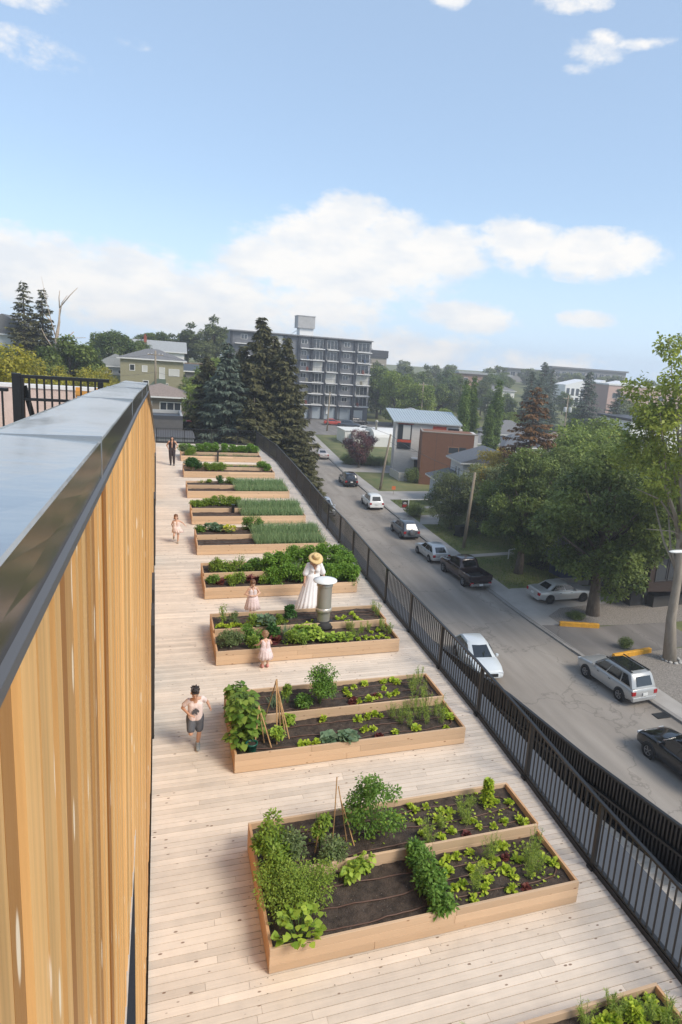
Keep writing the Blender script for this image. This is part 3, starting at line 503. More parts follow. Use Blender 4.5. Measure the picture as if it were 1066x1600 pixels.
PLANTS=[(1,'tomato',0.22,1.25,0.62,0.27),(1,'sage',0.5,1.26,0.5,0.22),(1,'narrow',0.9,1.41,0.62,0.15),(1,'bigbush',1.68,1.48,0.85,0.42),(1,'fine',0.29,0.65,0.42,0.42),(1,'fine',0.66,0.71,0.4,0.38),(1,'fine',0.21,0.9,0.35,0.3),(1,'squash',0.37,0.15,0.3,0.3),(1,'bean',1.3,0.9,0.28,0.3),(1,'sage',1,1.14,0.35,0.22),(1,'basil',2.15,0.88,0.32,0.2),(1,'basil',2.13,0.47,0.34,0.22),(1,'basil',2.13,0.13,0.3,0.2),(1,'bolt',3.63,1.73,0.42,0.14),(1,'lettuce',2.48,1.81,0.12,0.09),(1,'lettuce',2.65,1.85,0.12,0.09),(1,'lettuce',2.86,1.72,0.12,0.09),(1,'lettuce',2.97,1.66,0.12,0.09),(1,'lettuce',2.72,1.55,0.12,0.09),(1,'lettuce',2.88,1.51,0.12,0.09),(1,'lettuce',2.16,1.73,0.12,0.09),(1,'lettuce',2.44,1.57,0.12,0.09),(1,'lettuce',3.78,1.7,0.12,0.09),(1,'lettuce',3.98,1.65,0.12,0.09),(1,'lettuce',3.71,1.27,0.12,0.09),(1,'lettuce',3.24,1.38,0.12,0.09),(1,'lettuce',3.48,1.22,0.12,0.09),(1,'lettuce',3.25,1.24,0.12,0.09),(1,'lettuce',3.94,1.24,0.12,0.09),(1,'lettuce',3.99,1.14,0.12,0.09),(1,'lettuce',2.82,1.27,0.12,0.09),(1,'lettuce',2.39,1.31,0.12,0.09),(1,'lettuce',2.63,1.18,0.12,0.09),(1,'lettuce',2.43,1.93,0.12,0.09),(1,'lettuce',2.59,0.9,0.14,0.1),(1,'lettuce',2.73,0.88,0.14,0.1),(1,'lettuce',2.97,0.9,0.14,0.1),(1,'lettuce',3.42,0.9,0.14,0.1),(1,'lettuce',3.51,0.9,0.14,0.1),(1,'lettuce',3.06,0.68,0.14,0.1),(1,'lettuce',3.23,0.7,0.14,0.1),(1,'lettuce',2.5,0.64,0.14,0.1),(1,'lettuce',2.48,0.38,0.14,0.1),(1,'lettuce',2.6,0.39,0.14,0.1),(1,'lettuce',2.99,0.37,0.14,0.1),(1,'lettuce',2.83,0.48,0.14,0.1),(1,'lettuce',2.85,0.24,0.14,0.1),(1,'lettuce',3.34,0.37,0.14,0.1),(1,'lettuce',2.64,0.13,0.14,0.1),(1,'lettuce',3.21,0.16,0.14,0.1),(1,'lettuce',3.57,0.61,0.14,0.1),(1,'lettuce',3.95,0.52,0.14,0.1),(1,'lettuce',4.03,0.43,0.14,0.1),(1,'lettuce',2.84,0.64,0.14,0.1),(1,'lettuce',3.29,0.48,0.14,0.1),(1,'lettuce',2.48,0.8,0.14,0.1),(1,'fennel',3.34,1.7,0.3,0.14),(1,'fennel',3.13,1.55,0.3,0.14),(1,'fennel',2.71,1.37,0.3,0.14),(1,'fennel',3.11,1.37,0.3,0.14),(1,'fennel',2.42,1.14,0.3,0.14),(1,'fennel',3.57,0.29,0.38,0.15),(1,'fennel',3.72,0.37,0.38,0.15),(1,'fennel',3.65,0.53,0.38,0.15),(1,'fennel',3.84,0.61,0.38,0.15),(1,'fennel',3.17,0.71,0.38,0.15),(1,'fennel',2.75,0.27,0.38,0.15),(1,'redleaf',3.02,1.15,0.08,0.06),(1,'redleaf',4,1.14,0.08,0.06),(1,'redleaf',3.42,0.15,0.08,0.06),(1,'redleaf',3.42,0.71,0.08,0.06),(2,'sunflower',0.16,0.39,1,0.28),(2,'sunflower',0.14,1.14,0.7,0.22),(2,'sunflower',0.38,0.65,0.6,0.2),(2,'bean',0.76,0.36,0.35,0.16),(2,'bean',1.07,0.9,0.2,0.13),(2,'leek',0.92,1.39,0.35,0.16),(2,'narrow',1.15,1.51,0.38,0.14),(2,'bigbush',1.77,1.39,0.68,0.38),(2,'basil',1.42,1.29,0.22,0.18),(2,'lettuce',2.38,1.73,0.14,0.11),(2,'lettuce',2.58,1.83,0.14,0.11),(2,'lettuce',2.84,1.92,0.14,0.11),(2,'lettuce',3.25,1.93,0.14,0.11),(2,'lettuce',3.45,1.93,0.14,0.11),(2,'lettuce',3.53,1.85,0.14,0.11),(2,'lettuce',2.39,1.52,0.14,0.11),(2,'lettuce',2.51,1.24,0.14,0.11),(2,'lettuce',2.74,1.27,0.14,0.11),(2,'lettuce',2.97,1.36,0.14,0.11),(2,'lettuce',3.19,1.37,0.14,0.11),(2,'lettuce',3.35,1.41,0.14,0.11),(2,'lettuce',3.17,1.64,0.14,0.11),(2,'lettuce',1.15,0.16,0.14,0.11),(2,'lettuce',1.27,0.19,0.14,0.11),(2,'lettuce',1.42,0.18,0.14,0.11),(2,'lettuce',1.73,0.9,0.14,0.11),(2,'lettuce',2.38,0.76,0.14,0.11),(2,'lettuce',2.58,0.81,0.14,0.11),(2,'lettuce',2.73,0.87,0.14,0.11),(2,'lettuce',2.84,0.78,0.14,0.11),(2,'lettuce',2.39,0.39,0.14,0.11),(2,'lettuce',2.56,0.4,0.14,0.11),(2,'lettuce',3.94,0.16,0.14,0.11),(2,'lettuce',4.15,0.48,0.14,0.11),(2,'lettuce',4.15,0.71,0.14,0.11),(2,'lettuce',3.35,0.24,0.14,0.11),(2,'lettuce',2.94,0.21,0.14,0.11),(2,'cabbage',1.68,0.21,0.12,0.1),(2,'cabbage',1.99,0.16,0.16,0.15),(2,'fennel',3.74,1.34,0.34,0.18),(2,'fennel',3.87,1.23,0.34,0.18),(2,'fennel',3.76,1.61,0.34,0.18),(2,'fennel',4,1.76,0.34,0.18),(2,'fennel',3.13,0.51,0.4,0.18),(2,'fennel',3.27,0.37,0.4,0.18),(2,'fennel',3.54,0.54,0.4,0.18),(2,'fennel',3.65,0.4,0.4,0.18),(2,'fennel',3.91,0.63,0.4,0.18),(2,'fennel',3.92,0.34,0.4,0.18),(2,'fennel',3.31,0.75,0.4,0.18),(2,'fennel',3.56,0.85,0.4,0.18),(2,'fennel',3.79,0.85,0.4,0.18),(2,'fennel',3.03,0.71,0.4,0.18),(2,'redleaf',2.41,1.26,0.1,0.09),(2,'redleaf',2.59,0.14,0.1,0.08),(2,'redleaf',2.92,1.37,0.1,0.09),(3,'airy',0.27,1.52,0.5,0.17),(3,'sage',0.56,1.48,0.3,0.17),(3,'tomato',0.92,1.14,0.38,0.17),(3,'kale',1.25,1.17,0.34,0.24),(3,'narrow',1.64,1.23,0.36,0.15),(3,'kaledark',1.89,1.27,0.48,0.17),(3,'lettuce',0.13,1.31,0.13,0.11),(3,'lettuce',0.25,1.35,0.13,0.11),(3,'lettuce',0.37,1.27,0.13,0.11),(3,'lettuce',0.49,1.31,0.13,0.11),(3,'lettuce',0.62,1.34,0.13,0.11),(3,'lettuce',0.73,1.27,0.13,0.11),(3,'lettuce',0.86,1.31,0.13,0.11),(3,'lettuce',0.99,1.34,0.13,0.11),(3,'lettuce',1.11,1.27,0.13,0.11),(3,'lettuce',1.24,1.3,0.13,0.11),(3,'lettuce',1.37,1.34,0.13,0.11),(3,'lettuce',1.49,1.26,0.13,0.11),(3,'lettuce',1.62,1.3,0.13,0.11),(3,'lettuce',1.75,1.34,0.13,0.11),(3,'lettuce',2.51,1.3,0.1,0.1),(3,'lettuce',2.31,1.21,0.1,0.1),(3,'lettuce',3.15,1.41,0.1,0.1),(3,'lettuce',3.24,1.36,0.1,0.1),(3,'lettuce',3.35,1.51,0.1,0.1),(3,'lettuce',3.64,1.38,0.1,0.1),(3,'lettuce',3.66,1.21,0.1,0.1),(3,'lettuce',3.71,1.14,0.1,0.1),(3,'lettuce',3.36,1.17,0.1,0.1),(3,'lettuce',3.61,1.65,0.1,0.1),(3,'sage',0.28,0.42,0.4,0.26),(3,'sage',0.47,0.46,0.36,0.22),(3,'bigbush',0.79,0.69,0.36,0.22),(3,'tomato',0.85,0.25,0.3,0.18),(3,'kaledark',1.41,0.77,0.34,0.2),(3,'leek',1.7,0.73,0.4,0.16),(3,'redleaf',1.42,0.47,0.2,0.15),(3,'tomato',1.75,0.35,0.3,0.2),(3,'tomato',1.96,0.24,0.28,0.2),(3,'squash',2.16,0.46,0.2,0.2),(3,'squash',2.41,0.5,0.2,0.2),(3,'squash',2.6,0.31,0.2,0.2),(3,'squash',2.84,0.31,0.2,0.2),(3,'squash',3.08,0.31,0.2,0.2),(3,'squash',2.36,0.89,0.2,0.2),(3,'squash',2.12,0.9,0.2,0.2),(3,'fennel',3.37,0.45,0.3,0.17),(3,'fennel',3.6,0.69,0.3,0.17),(3,'fennel',3.36,0.85,0.3,0.17),(3,'fennel',3.3,0.9,0.3,0.17),(3,'fennel',3.8,0.78,0.3,0.17),(3,'fennel',4.2,0.71,0.3,0.17),(3,'fennel',4.25,0.49,0.3,0.17),(3,'fennel',4.17,0.9,0.3,0.17),(3,'lettuce',3.39,0.26,0.12,0.1),(3,'lettuce',3.58,0.34,0.12,0.1),(3,'lettuce',3.73,0.28,0.12,0.1),(3,'lettuce',3.91,0.33,0.12,0.1),(3,'lettuce',4.04,0.38,0.12,0.1),(3,'lettuce',4.12,0.21,0.12,0.1),(3,'lettuce',3.84,0.65,0.12,0.1),(3,'lettuce',4.03,0.7,0.12,0.1),(3,'fennel',4.25,1.46,0.36,0.14),(3,'fennel',4.25,1.77,0.36,0.14),(4,'tomato',0.36,1.39,0.46,0.24),(4,'narrow',0.69,1.41,0.3,0.16),(4,'airy',1.13,1.49,0.52,0.2),(4,'narrow',0.93,1.33,0.3,0.2),(4,'basil',1.56,1.57,0.3,0.28),(4,'basil',1.31,1.29,0.25,0.2),(4,'mass',1.97,1.18,0.42,0.34),(4,'mass',2.42,1.44,0.46,0.34),(4,'mass',2.89,1.78,0.48,0.34),(4,'mass',3.36,1.87,0.48,0.34),(4,'mass',3.87,1.93,0.48,0.34),(4,'mass',4.33,1.93,0.46,0.34),(4,'mass',4.37,1.55,0.42,0.34),(4,'mass',2.07,0.57,0.3,0.34),(4,'mass',2.49,0.52,0.4,0.34),(4,'mass',2.82,0.42,0.4,0.34),(4,'mass',4.03,0.46,0.42,0.34),(4,'mass',4.37,0.3,0.38,0.34),(4,'mass',3.71,0.38,0.4,0.34),(4,'mass',4.37,1.03,0.42,0.34),(4,'basil',0.27,0.56,0.26,0.2),(4,'redleaf',0.48,0.53,0.2,0.14),(4,'lettuce',0.75,0.9,0.25,0.18),(4,'tomato',0.99,0.47,0.34,0.24),(4,'tomato',0.78,0.44,0.28,0.2),(4,'tomato',1.69,0.39,0.3,0.16),(4,'redleaf',1.41,0.53,0.3,0.22),(4,'narrow',2.1,0.74,0.3,0.15),(5,'basil',0.2,1.81,0.22,0.24),(5,'cabbage',0.59,1.88,0.3,0.27),(5,'cabbage',0.84,1.77,0.26,0.25),(5,'squashyellow',1.21,1.57,0.3,0.28),(5,'bigbush',2,1.89,0.55,0.32),(5,'bigbush',2.31,1.93,0.5,0.26),(6,'tomato',0.16,1.83,0.2,0.3),(6,'tomato',0.42,1.83,0.22,0.3),(6,'tomato',0.72,1.93,0.26,0.3),(6,'tomato',1.05,1.93,0.36,0.3),(6,'tomato',1.35,1.93,0.4,0.3),(6,'tomato',1.64,1.93,0.36,0.3),(6,'tomato',1.94,1.93,0.34,0.3),(7,'kaledark',1.61,1.87,0.36,0.28),(7,'tomato',2.15,1.89,0.3,0.28),(7,'tomato',1.09,1.93,0.16,0.22),(7,'fennel',0.72,1.93,0.14,0.2),(8,'bush',0.43,0.99,0.62,0.44),(8,'bush',0.67,1.01,0.55,0.36),(8,'tomato',1.32,0.87,0.45,0.34),(8,'tomato',1.7,0.9,0.45,0.34),(8,'tomato',2.05,0.94,0.4,0.34),(8,'mass',4.34,1.14,0.3,0.3),(8,'mass',4.6,0.96,0.32,0.3),(9,'mass',0.21,1.93,0.35,0.36),(9,'mass',0.66,1.93,0.35,0.36),(9,'mass',1.16,1.93,0.35,0.36),(9,'mass',1.7,1.93,0.4,0.36),(9,'mass',2.2,1.93,0.45,0.36),(9,'mass',2.76,1.93,0.4,0.36),(9,'mass',3.32,1.93,0.35,0.36),(9,'mass',3.85,1.93,0.3,0.36),(9,'mass',4.38,1.93,0.35,0.36),(9,'mass',4.74,1.93,0.3,0.36),(9,'sage',0.28,1.46,0.4,0.4),(9,'tomato',0.6,0.77,0.45,0.42),(9,'mass',4.01,1.93,0.35,0.3),(0,'bolt',3.57,1.81,0.18,0.14),(0,'lettuce',3.87,1.89,0.15,0.1),(0,'lettuce',3.88,1.93,0.15,0.1),(0,'lettuce',3.48,1.88,0.15,0.1),(0,'lettuce',3.62,1.92,0.15,0.1),(0,'lettuce',3.34,1.83,0.15,0.1),(0,'lettuce',3.17,1.86,0.15,0.1),(0,'lettuce',3.25,1.87,0.15,0.1),(0,'lettuce',3.85,1.75,0.15,0.1),(0,'lettuce',3.6,1.74,0.15,0.1),(0,'lettuce',3.88,1.68,0.15,0.1),(0,'fennel',3.03,1.9,0.28,0.14),(0,'fennel',3.39,1.93,0.28,0.14),(0,'fennel',3.41,1.87,0.28,0.14),(0,'fennel',3.72,1.78,0.28,0.14),(0,'fennel',1.71,1.93,0.28,0.14),(0,'fennel',3.88,1.64,0.28,0.14)]
# ================================================================== PLANTERS
bw_x = wood('planter_cedar', (.60, .42, .27), (.23, .105, .05), 0, var=.15, tint=.10, ksc=3.4)
bw_y = wood('planter_cedar_shaded_side', (.58, .34, .18), (.23, .105, .05), 1, var=.15, tint=.10, ksc=3.4)  # same cedar for the sides, their shade put into a darker, more orange colour
soil_m = mat('garden_soil', (.026, .019, .015), rough=1, col2=(.10, .072, .054), vscale=9, bump=1.0, bscale=45)
def soilmat():
    t = soil_m.node_tree; b = t.nodes['Principled BSDF']; src = b.inputs['Base Color'].links[0].from_socket
    co = t.nodes.new('ShaderNodeTexCoord'); v = t.nodes.new('ShaderNodeTexVoronoi'); v.inputs['Scale'].default_value = 26; t.links.new(co.outputs['Object'], v.inputs['Vector'])
    r = t.nodes.new('ShaderNodeMapRange'); r.inputs[1].default_value = .10; r.inputs[2].default_value = .14; r.inputs[3].default_value = 1; r.inputs[4].default_value = 0; t.links.new(v.outputs['Distance'], r.inputs[0])
    wn = t.nodes.new('ShaderNodeMath'); wn.operation = 'GREATER_THAN'; wn.inputs[1].default_value = .72; sp = t.nodes.new('ShaderNodeSeparateXYZ'); t.links.new(v.outputs['Color'], sp.inputs[0]); t.links.new(sp.outputs[0], wn.inputs[0])
    mi = t.nodes.new('ShaderNodeMixRGB'); t.links.new(mth('MULTIPLY', r.outputs[0], wn.outputs[0], tree=t), mi.inputs[0]); t.links.new(src, mi.inputs[1]); mi.inputs[2].default_value = (.26, .22, .18, 1); t.links.new(mi.outputs[0], b.inputs['Base Color'])
soilmat()
hose_m = mat('brown_hose', (.11, .055, .035), rough=.5)
BED_Y = [2.60, 6.22, 10.05, 14.07, 18.24, 22.48, 26.6, 31.5, 36.65, 42.05]
BED_W = [4.06, 4.15, 4.27, 4.375, 4.49, 4.56, 4.62, 4.82, 4.92, 4.92]
BD = 2.05; VD = 1.04; HF = .344; HB = .436; T = .038
BEDLBL = ["cedar planter in the bottom right corner, mostly cut off", "nearest full cedar planter with bare soil in its front middle", "cedar planter with the bean teepees and the small green pot", "cedar planter with the metal vent pipe standing in it",
          "cedar planter full of potato plants behind the woman in white", "cedar planter with grey green cabbages, left end by the running girl", "cedar planter with a black box at its divider and scallions", "cedar planter with one dark kale ball and a scallion patch", "cedar planter with a dark round bush at its left end", "farthest cedar planter, closest to the far railing"]
def soil_z(x, y, z): return z+.022*noise.noise(Vector((x*3, y*3, z*7)))+.018*noise.noise(Vector((x*9, y*9, 3)))+.010*noise.noise(Vector((x*22, y*22, 8)))
def planter(i):
    Y0, W = BED_Y[i], BED_W[i]; root = empty('planter', (0, Y0, 0), 0, BEDLBL[i], 'planter', 'raised cedar planters on the roof deck')
    def boards_x(name, ya, yb, z0, z1, n, m=bw_x, xa=0, xb=W):
        b = MB(); hgt = (z1-z0)/n
        for k in range(n):
            cut = rng.uniform(.3, .7)*W
            for p, q in ((xa, cut-.001), (cut+.001, xb)): b.box(p, q, ya, yb, z0+k*hgt+.0015, z0+(k+1)*hgt-.0015)
        o = b.build(name, m, root); return bevel(o, .003, 1)
    boards_x('front_panel', 0, T, .012, HF, 3)
    boards_x('back_panel', BD-T, BD, .012, HB, 4)
    boards_x('divider', VD-T/2, VD+T/2, HF-.16, HB, 2, xa=T+.001, xb=W-T-.001)
    for s, xa in ((0, 0), (1, W-T)):
        b = MB()
        for k in range(3): b.box(xa, xa+T, T+.001, VD+T/2, .012+k*(HF-.012)/3+.0015, .012+(k+1)*(HF-.012)/3-.0015)
        for k in range(4): b.box(xa, xa+T, VD+T/2+.002, BD-T-.001, .012+k*(HB-.012)/4+.0015, .012+(k+1)*(HB-.012)/4-.0015)
        bevel(b.build('side_panel', bw_y, root), .003, 1)
    fine = .05 if i < 4 else .12
    for ya, yb, z in ((T, VD-T/2, HF-.085), (VD+T/2, BD-T, HB-.085)):
        b = MB(); nx = int((W-2*T)/fine); ny = max(4, int((yb-ya)/fine)); vs = []
        for jy in range(ny+1):
            for jx in range(nx+1):
                x = T+(W-2*T)*jx/nx; y = ya+(yb-ya)*jy/ny; vs.append((x, y, soil_z(x, y+Y0, z)))
        b.add(vs, [(j*(nx+1)+k, j*(nx+1)+k+1, (j+1)*(nx+1)+k+1, (j+1)*(nx+1)+k) for j in range(ny) for k in range(nx)]); b.build('soil', soil_m, root, smooth=True)
    return root
for i in range(10): planter(i)
HPOS = ['front tier', 'back tier']
for i in range(10):
    for tier, (ya, yb, z) in enumerate(((.1, .93, HF-.085), (1.13, 1.95, HB-.085))):
        if i > 5 and tier == 1: continue
        b = MB(); W = BED_W[i]
        for k, fy in enumerate((.12, .48, .82)):
            path = []; ph = rng.random()*6
            for j in range(34):
                x = .25+(W-.5)*j/33; y = ya+(yb-ya)*fy+.035*math.sin(x*1.3+ph)+.02*math.sin(x*3.1+ph*2); path.append((x, y, soil_z(x, y+BED_Y[i], z)+.016+.008*math.sin(x*5+k)))
            if k == 2: xe, ye, ze = path[-1]; pass
            b.tube(path, .0095, 6)
            if k < 2:
                y2 = ya+(yb-ya)*(.48, .82)[k]+.035*math.sin((W-.25)*1.3+ph); p = path[-1]
                b.tube([(p[0]+.12*math.sin(t_*math.pi/8), p[1]+(y2-p[1])*t_/8, soil_z(p[0], p[1]+BED_Y[i], z)+.02) for t_ in range(9)], .0095, 6)
        o = b.build('drip_hose', hose_m, None, smooth=True, loc=(0, BED_Y[i], 0))
        which = BEDLBL[i].split(',')[0].replace('two tier cedar ', '')
        tag(o, 'brown drip hose on the soil in the %s of the %s' % (HPOS[tier], ['corner planter', 'nearest full planter', 'bean teepee planter', 'vent pipe planter', 'potato planter', 'cabbage planter', 'black box planter', 'kale ball planter', 'round bush planter', 'farthest planter'][i]), 'hose', 'drip hoses in the planters')
# ------------------------------------------------------------------ plants
nr = np.random.RandomState(3)
def unit(v): return v/np.maximum(1e-9, np.linalg.norm(v, axis=1, keepdims=True))
def leaves(P, D, L, Wd, droop=0., fold=0., hexa=False):
    """rhombic leaves: base points P, direction D, length L, width Wd -> (n*4,3)"""
    n = len(P); D = unit(D); ref = np.tile([0, 0, 1.], (n, 1))+nr.normal(0, .35, (n, 3)); S = unit(np.cross(D, ref)); L = np.broadcast_to(np.asarray(L, float), (n,))[:, None]; Wd = np.broadcast_to(np.asarray(Wd, float), (n,))[:, None]
    if hexa:
        a1 = P+D*L*.12; a2 = P+D*L*.42; a3 = P+D*L*.78-np.array([0, 0, 1.])*droop*L*.4; tip = P+D*L+np.array([0, 0, -1.])*droop*L; U = np.cross(S, D)
        j1, j2 = nr.uniform(.8, 1.15, (2, n, 1))
        return np.stack([P, a1+S*Wd*.42*j1, a2+S*Wd*.56*j2+U*fold*Wd, a3+S*Wd*.30*j1, tip, a3-S*Wd*.30*j2, a2-S*Wd*.56*j1+U*fold*Wd, a1-S*Wd*.42*j2], 1).reshape(-1, 3)
    mid = P+D*L*.45; tip = P+D*L+np.array([0, 0, -1.])*droop*L; U = np.cross(S, D)
    return np.stack([P, mid+S*Wd*.5+U*fold*Wd, tip, mid-S*Wd*.5+U*fold*Wd], 1).reshape(-1, 3)
def rosette(n, r, h, lw, tilt=(.2, 1.1), droop=.1):
    a = nr.uniform(0, 2*np.pi, n); t = nr.uniform(*tilt, n); L = r*nr.uniform(.6, 1.15, n)
    D = np.stack([np.cos(a)*np.cos(t), np.sin(a)*np.cos(t), np.sin(t)], 1); P = np.stack([np.cos(a)*.01, np.sin(a)*.01, nr.uniform(0, h*.3, n)], 1)
    V1 = leaves(P, D, L*.6, L*lw, droop=-.05, hexa=True); mid = P+D*L[:, None]*.4
    D2 = D+np.array([0, 0, -.5])+nr.normal(0, .25, (n, 3)); V2 = leaves(mid, D2, L*.6, L*lw*1.25, droop=droop, fold=.15, hexa=True)
    return np.concatenate([V1, V2])
def bushpts(n, r, h, zlo=.0, k=9):
    """points spread through leafy clumps that together fill a bush, base at 0"""
    c = []; 
    for _ in range(k):
        a = nr.uniform(0, 6.28); q = np.sqrt(nr.uniform(0, 1)); z = nr.uniform(.25, .95); s = np.sqrt(max(.12, 1-((z-.42)/.62)**2))
        c.append((np.cos(a)*q*r*.66*s, np.sin(a)*q*r*.66*s, zlo+z*(h-zlo), r*nr.uniform(.28, .46)))
    c = np.array(c); i = nr.randint(0, k, n); d = unit(nr.normal(0, 1, (n, 3))); rad = c[i, 3]*nr.uniform(.35, 1.08, n)
    P = c[i, :3]+d*rad[:, None]*np.array([1, 1, .85]); P[:, 2] = np.clip(P[:, 2], .01, h*1.06); return P, d
LM = {'tomato': leafmat('leaf_fresh', (0.135, 0.239, 0.0286), (0.355, 0.463, 0.065)), 'bigbush': leafmat('leaf_mid', (0.0929, 0.202, 0.0312), (0.237, 0.389, 0.065)), 'sage': leafmat('leaf_greygreen', (0.118, 0.179, 0.065), (0.27, 0.329, 0.13)),
      'bright': leafmat('leaf_lime', (0.287, 0.448, 0.0325), (0.642, 0.7, 0.078)), 'fine': leafmat('leaf_herb', (0.169, 0.269, 0.039), (0.372, 0.478, 0.0715)), 'blue': leafmat('leaf_blue', (0.118, 0.209, 0.117), (0.287, 0.389, 0.221)),
      'dark': leafmat('leaf_dark', (0.039, 0.117, 0.0312), (0.109, 0.234, 0.0546)), 'red': leafmat('leaf_red', (0.14, 0.0312, 0.039), (0.281, 0.0936, 0.0624)), 'sunny': leafmat('leaf_sunny', (.09, .20, .03), (.30, .40, .07)), 'fennel': leafmat('leaf_feathery', (0.203, 0.314, 0.0455), (0.456, 0.538, 0.104)),
      'squash': leafmat('leaf_squash', (0.22, 0.359, 0.039), (0.507, 0.628, 0.091)), 'yellow': leafmat('leaf_yellow', (0.473, 0.478, 0.039), (0.7, 0.7, 0.078)), 'mass': leafmat('leaf_potato', (0.101, 0.224, 0.0234), (0.27, 0.434, 0.0585)), 'scallion': leafmat('leaf_scallion', (0.169, 0.284, 0.13), (0.372, 0.478, 0.221))}
stem_m = mat('green_stem', (.12, .20, .05), rough=.6)
def stems(bm_, n, r, h):
    for _ in range(n):
        a = rng.uniform(0, 6.28); q = rng.uniform(.2, .8)*r; bm_.tube([(0, 0, -.03), (math.cos(a)*q*.4, math.sin(a)*q*.4, h*.45), (math.cos(a)*q, math.sin(a)*q, h*.85)], [.008, .006, .003], 5)
HEX = ('lettuce', 'redleaf', 'cabbage', 'squash', 'squashyellow', 'kale', 'bean', 'sunflower')
def make_plant(kind, h, r):
    st = MB(); ns = 0
    if kind in ('lettuce',): V = rosette(22, r*.9, h, .5, (.3, 1.35)); key = 'bright'
    elif kind == 'redleaf': V = rosette(30, r*1.2, h, .8, (.1, 1.2)); key = 'red'
    elif kind == 'bolt':
        n = 420; z = nr.uniform(0, 1, n)**.8; a = nr.uniform(0, 6.28, n); rr_ = r*(1.15-z*.95)*nr.uniform(.3, 1, n); P = np.stack([np.cos(a)*rr_*.6, np.sin(a)*rr_*.6, z*h], 1); D = np.stack([np.cos(a), np.sin(a), nr.uniform(.1, .9, n)], 1); V = leaves(P, D, nr.uniform(.05, .085, n), nr.uniform(.035, .06, n), .2, .2); key = 'bright'; ns = 2
    elif kind in ('cabbage', 'squash', 'squashyellow', 'kale'):
        n = int(40+160*r); a = nr.uniform(0, 6.28, n); q = np.sqrt(nr.uniform(.02, 1, n))*r*.8; z = h*(1-.5*(q/r)**2)*nr.uniform(.55, 1, n); P = np.stack([np.cos(a)*q, np.sin(a)*q, z], 1)
        D = np.stack([np.cos(a), np.sin(a), nr.uniform(-.1, .7, n)], 1); L = {'cabbage': .13, 'kale': .13}.get(kind, .095)*nr.uniform(.7, 1.2, n); V = leaves(P, D, L, L*.95, .15, .12, True); key = {'cabbage': 'blue', 'kale': 'blue', 'squash': 'squash', 'squashyellow': 'yellow'}[kind]
        for j in range(0, n, 2): st.tube([(P[j, 0]*.2, P[j, 1]*.2, -.02), tuple(P[j])], .004, 4)
    elif kind == 'kaledark': P, d = bushpts(520, r, h, 0, 10); V = leaves(P, d+nr.normal(0, .5, P.shape), nr.uniform(.05, .08, len(P)), nr.uniform(.04, .06, len(P)), .1, .3); key = 'dark'
    elif kind == 'bean':
        P, d = bushpts(int(150+700*r*h), r, h, 0, 8); L = nr.uniform(.06, .10, len(P)); V = leaves(P, d*[1, 1, .3]+[0, 0, -.25]+nr.normal(0, .3, P.shape), L*.8, L*.7, .2, .1, True); key = 'squash'; ns = 5
    elif kind == 'sunflower':
        n = int(130+110*h); z = nr.uniform(.12, 1, n); a = nr.uniform(0, 6.28, n); rr_ = r*nr.uniform(.25, 1, n)*(1-.35*z); P = np.stack([np.cos(a)*rr_, np.sin(a)*rr_, z*h], 1); L = nr.uniform(.10, .17, n); V = leaves(P, np.stack([np.cos(a), np.sin(a), nr.uniform(-.5, .3, n)], 1), L*.8, L*.7, .25, .08, True); key = 'sunny'
        for _ in range(7): a_ = rng.uniform(0, 6.28); st.tube([(math.cos(a_)*r*.3, math.sin(a_)*r*.3, -.02), (math.cos(a_)*r*.5, math.sin(a_)*r*.5, h*.95)], .007, 5)
        for j in range(0, n, 2): st.tube([(P[j, 0]*.45, P[j, 1]*.45, P[j, 2]*.95), tuple(P[j])], .003, 4)
    elif kind in ('leek',):
        n = 60; a = nr.uniform(0, 6.28, n); t = nr.uniform(.9, 1.5, n); P = np.stack([nr.normal(0, r*.3, n), nr.normal(0, r*.3, n), np.zeros(n)], 1); V = leaves(P, np.stack([np.cos(a)*np.cos(t), np.sin(a)*np.cos(t), np.sin(t)], 1), h*nr.uniform(.6, 1.1, n), .014, .05); key = 'blue'
    elif kind == 'fennel':
        m_ = 9; V = []
        for _ in range(m_):
            a = nr.uniform(0, 6.28); q = nr.uniform(.1, .8)*r; tip = np.array([np.cos(a)*q, np.sin(a)*q, h*nr.uniform(.55, 1.05)]); base = tip*[.25, .25, 0]; k = 46; s = nr.uniform(.15, 1, k)[:, None]; P = base+(tip-base)*s; D = unit(nr.normal(0, 1, (k, 3)))+[0, 0, .6]; V.append(leaves(P, D, nr.uniform(.03, .075, k), .0055, .1)); st.tube([tuple(base-[0, 0, .03]), tuple(tip)], .0022, 4)
        V = np.concatenate(V); key = 'fennel'
    elif kind == 'airy':
        P, d = bushpts(300, r, h, h*.15, 9); V = leaves(P, d, nr.uniform(.03, .05, len(P)), .02, .1); key = 'fine'; ns = 12
    else:
        key = {'narrow': 'tomato', 'basil': 'bigbush', 'bush': 'dark'}.get(kind, kind); n = int({'fine': 5200, 'mass': 3000}.get(kind, 3600)*(r*r*2.2+h*r*1.5)); n = max(160, min(n, 2600)); P, d = bushpts(n, r, h, 0, 7 if kind == 'narrow' else 13)
        L = {'fine': .032, 'tomato': .055, 'bigbush': .05, 'basil': .06, 'mass': .07, 'sage': .045, 'bush': .09}.get(kind, .05)*nr.uniform(.7, 1.3, n); V = leaves(P, d*[1, 1, .5]+nr.normal(0, .55, P.shape)+[0, 0, .1], L, L*.55, .18, .12); ns = 7
    if ns: stems(st, ns, r, h)
    kk = 8 if kind in HEX else 4; tint = nr.beta(1.6, 1.6, len(V)//kk); return V, tint, key, st
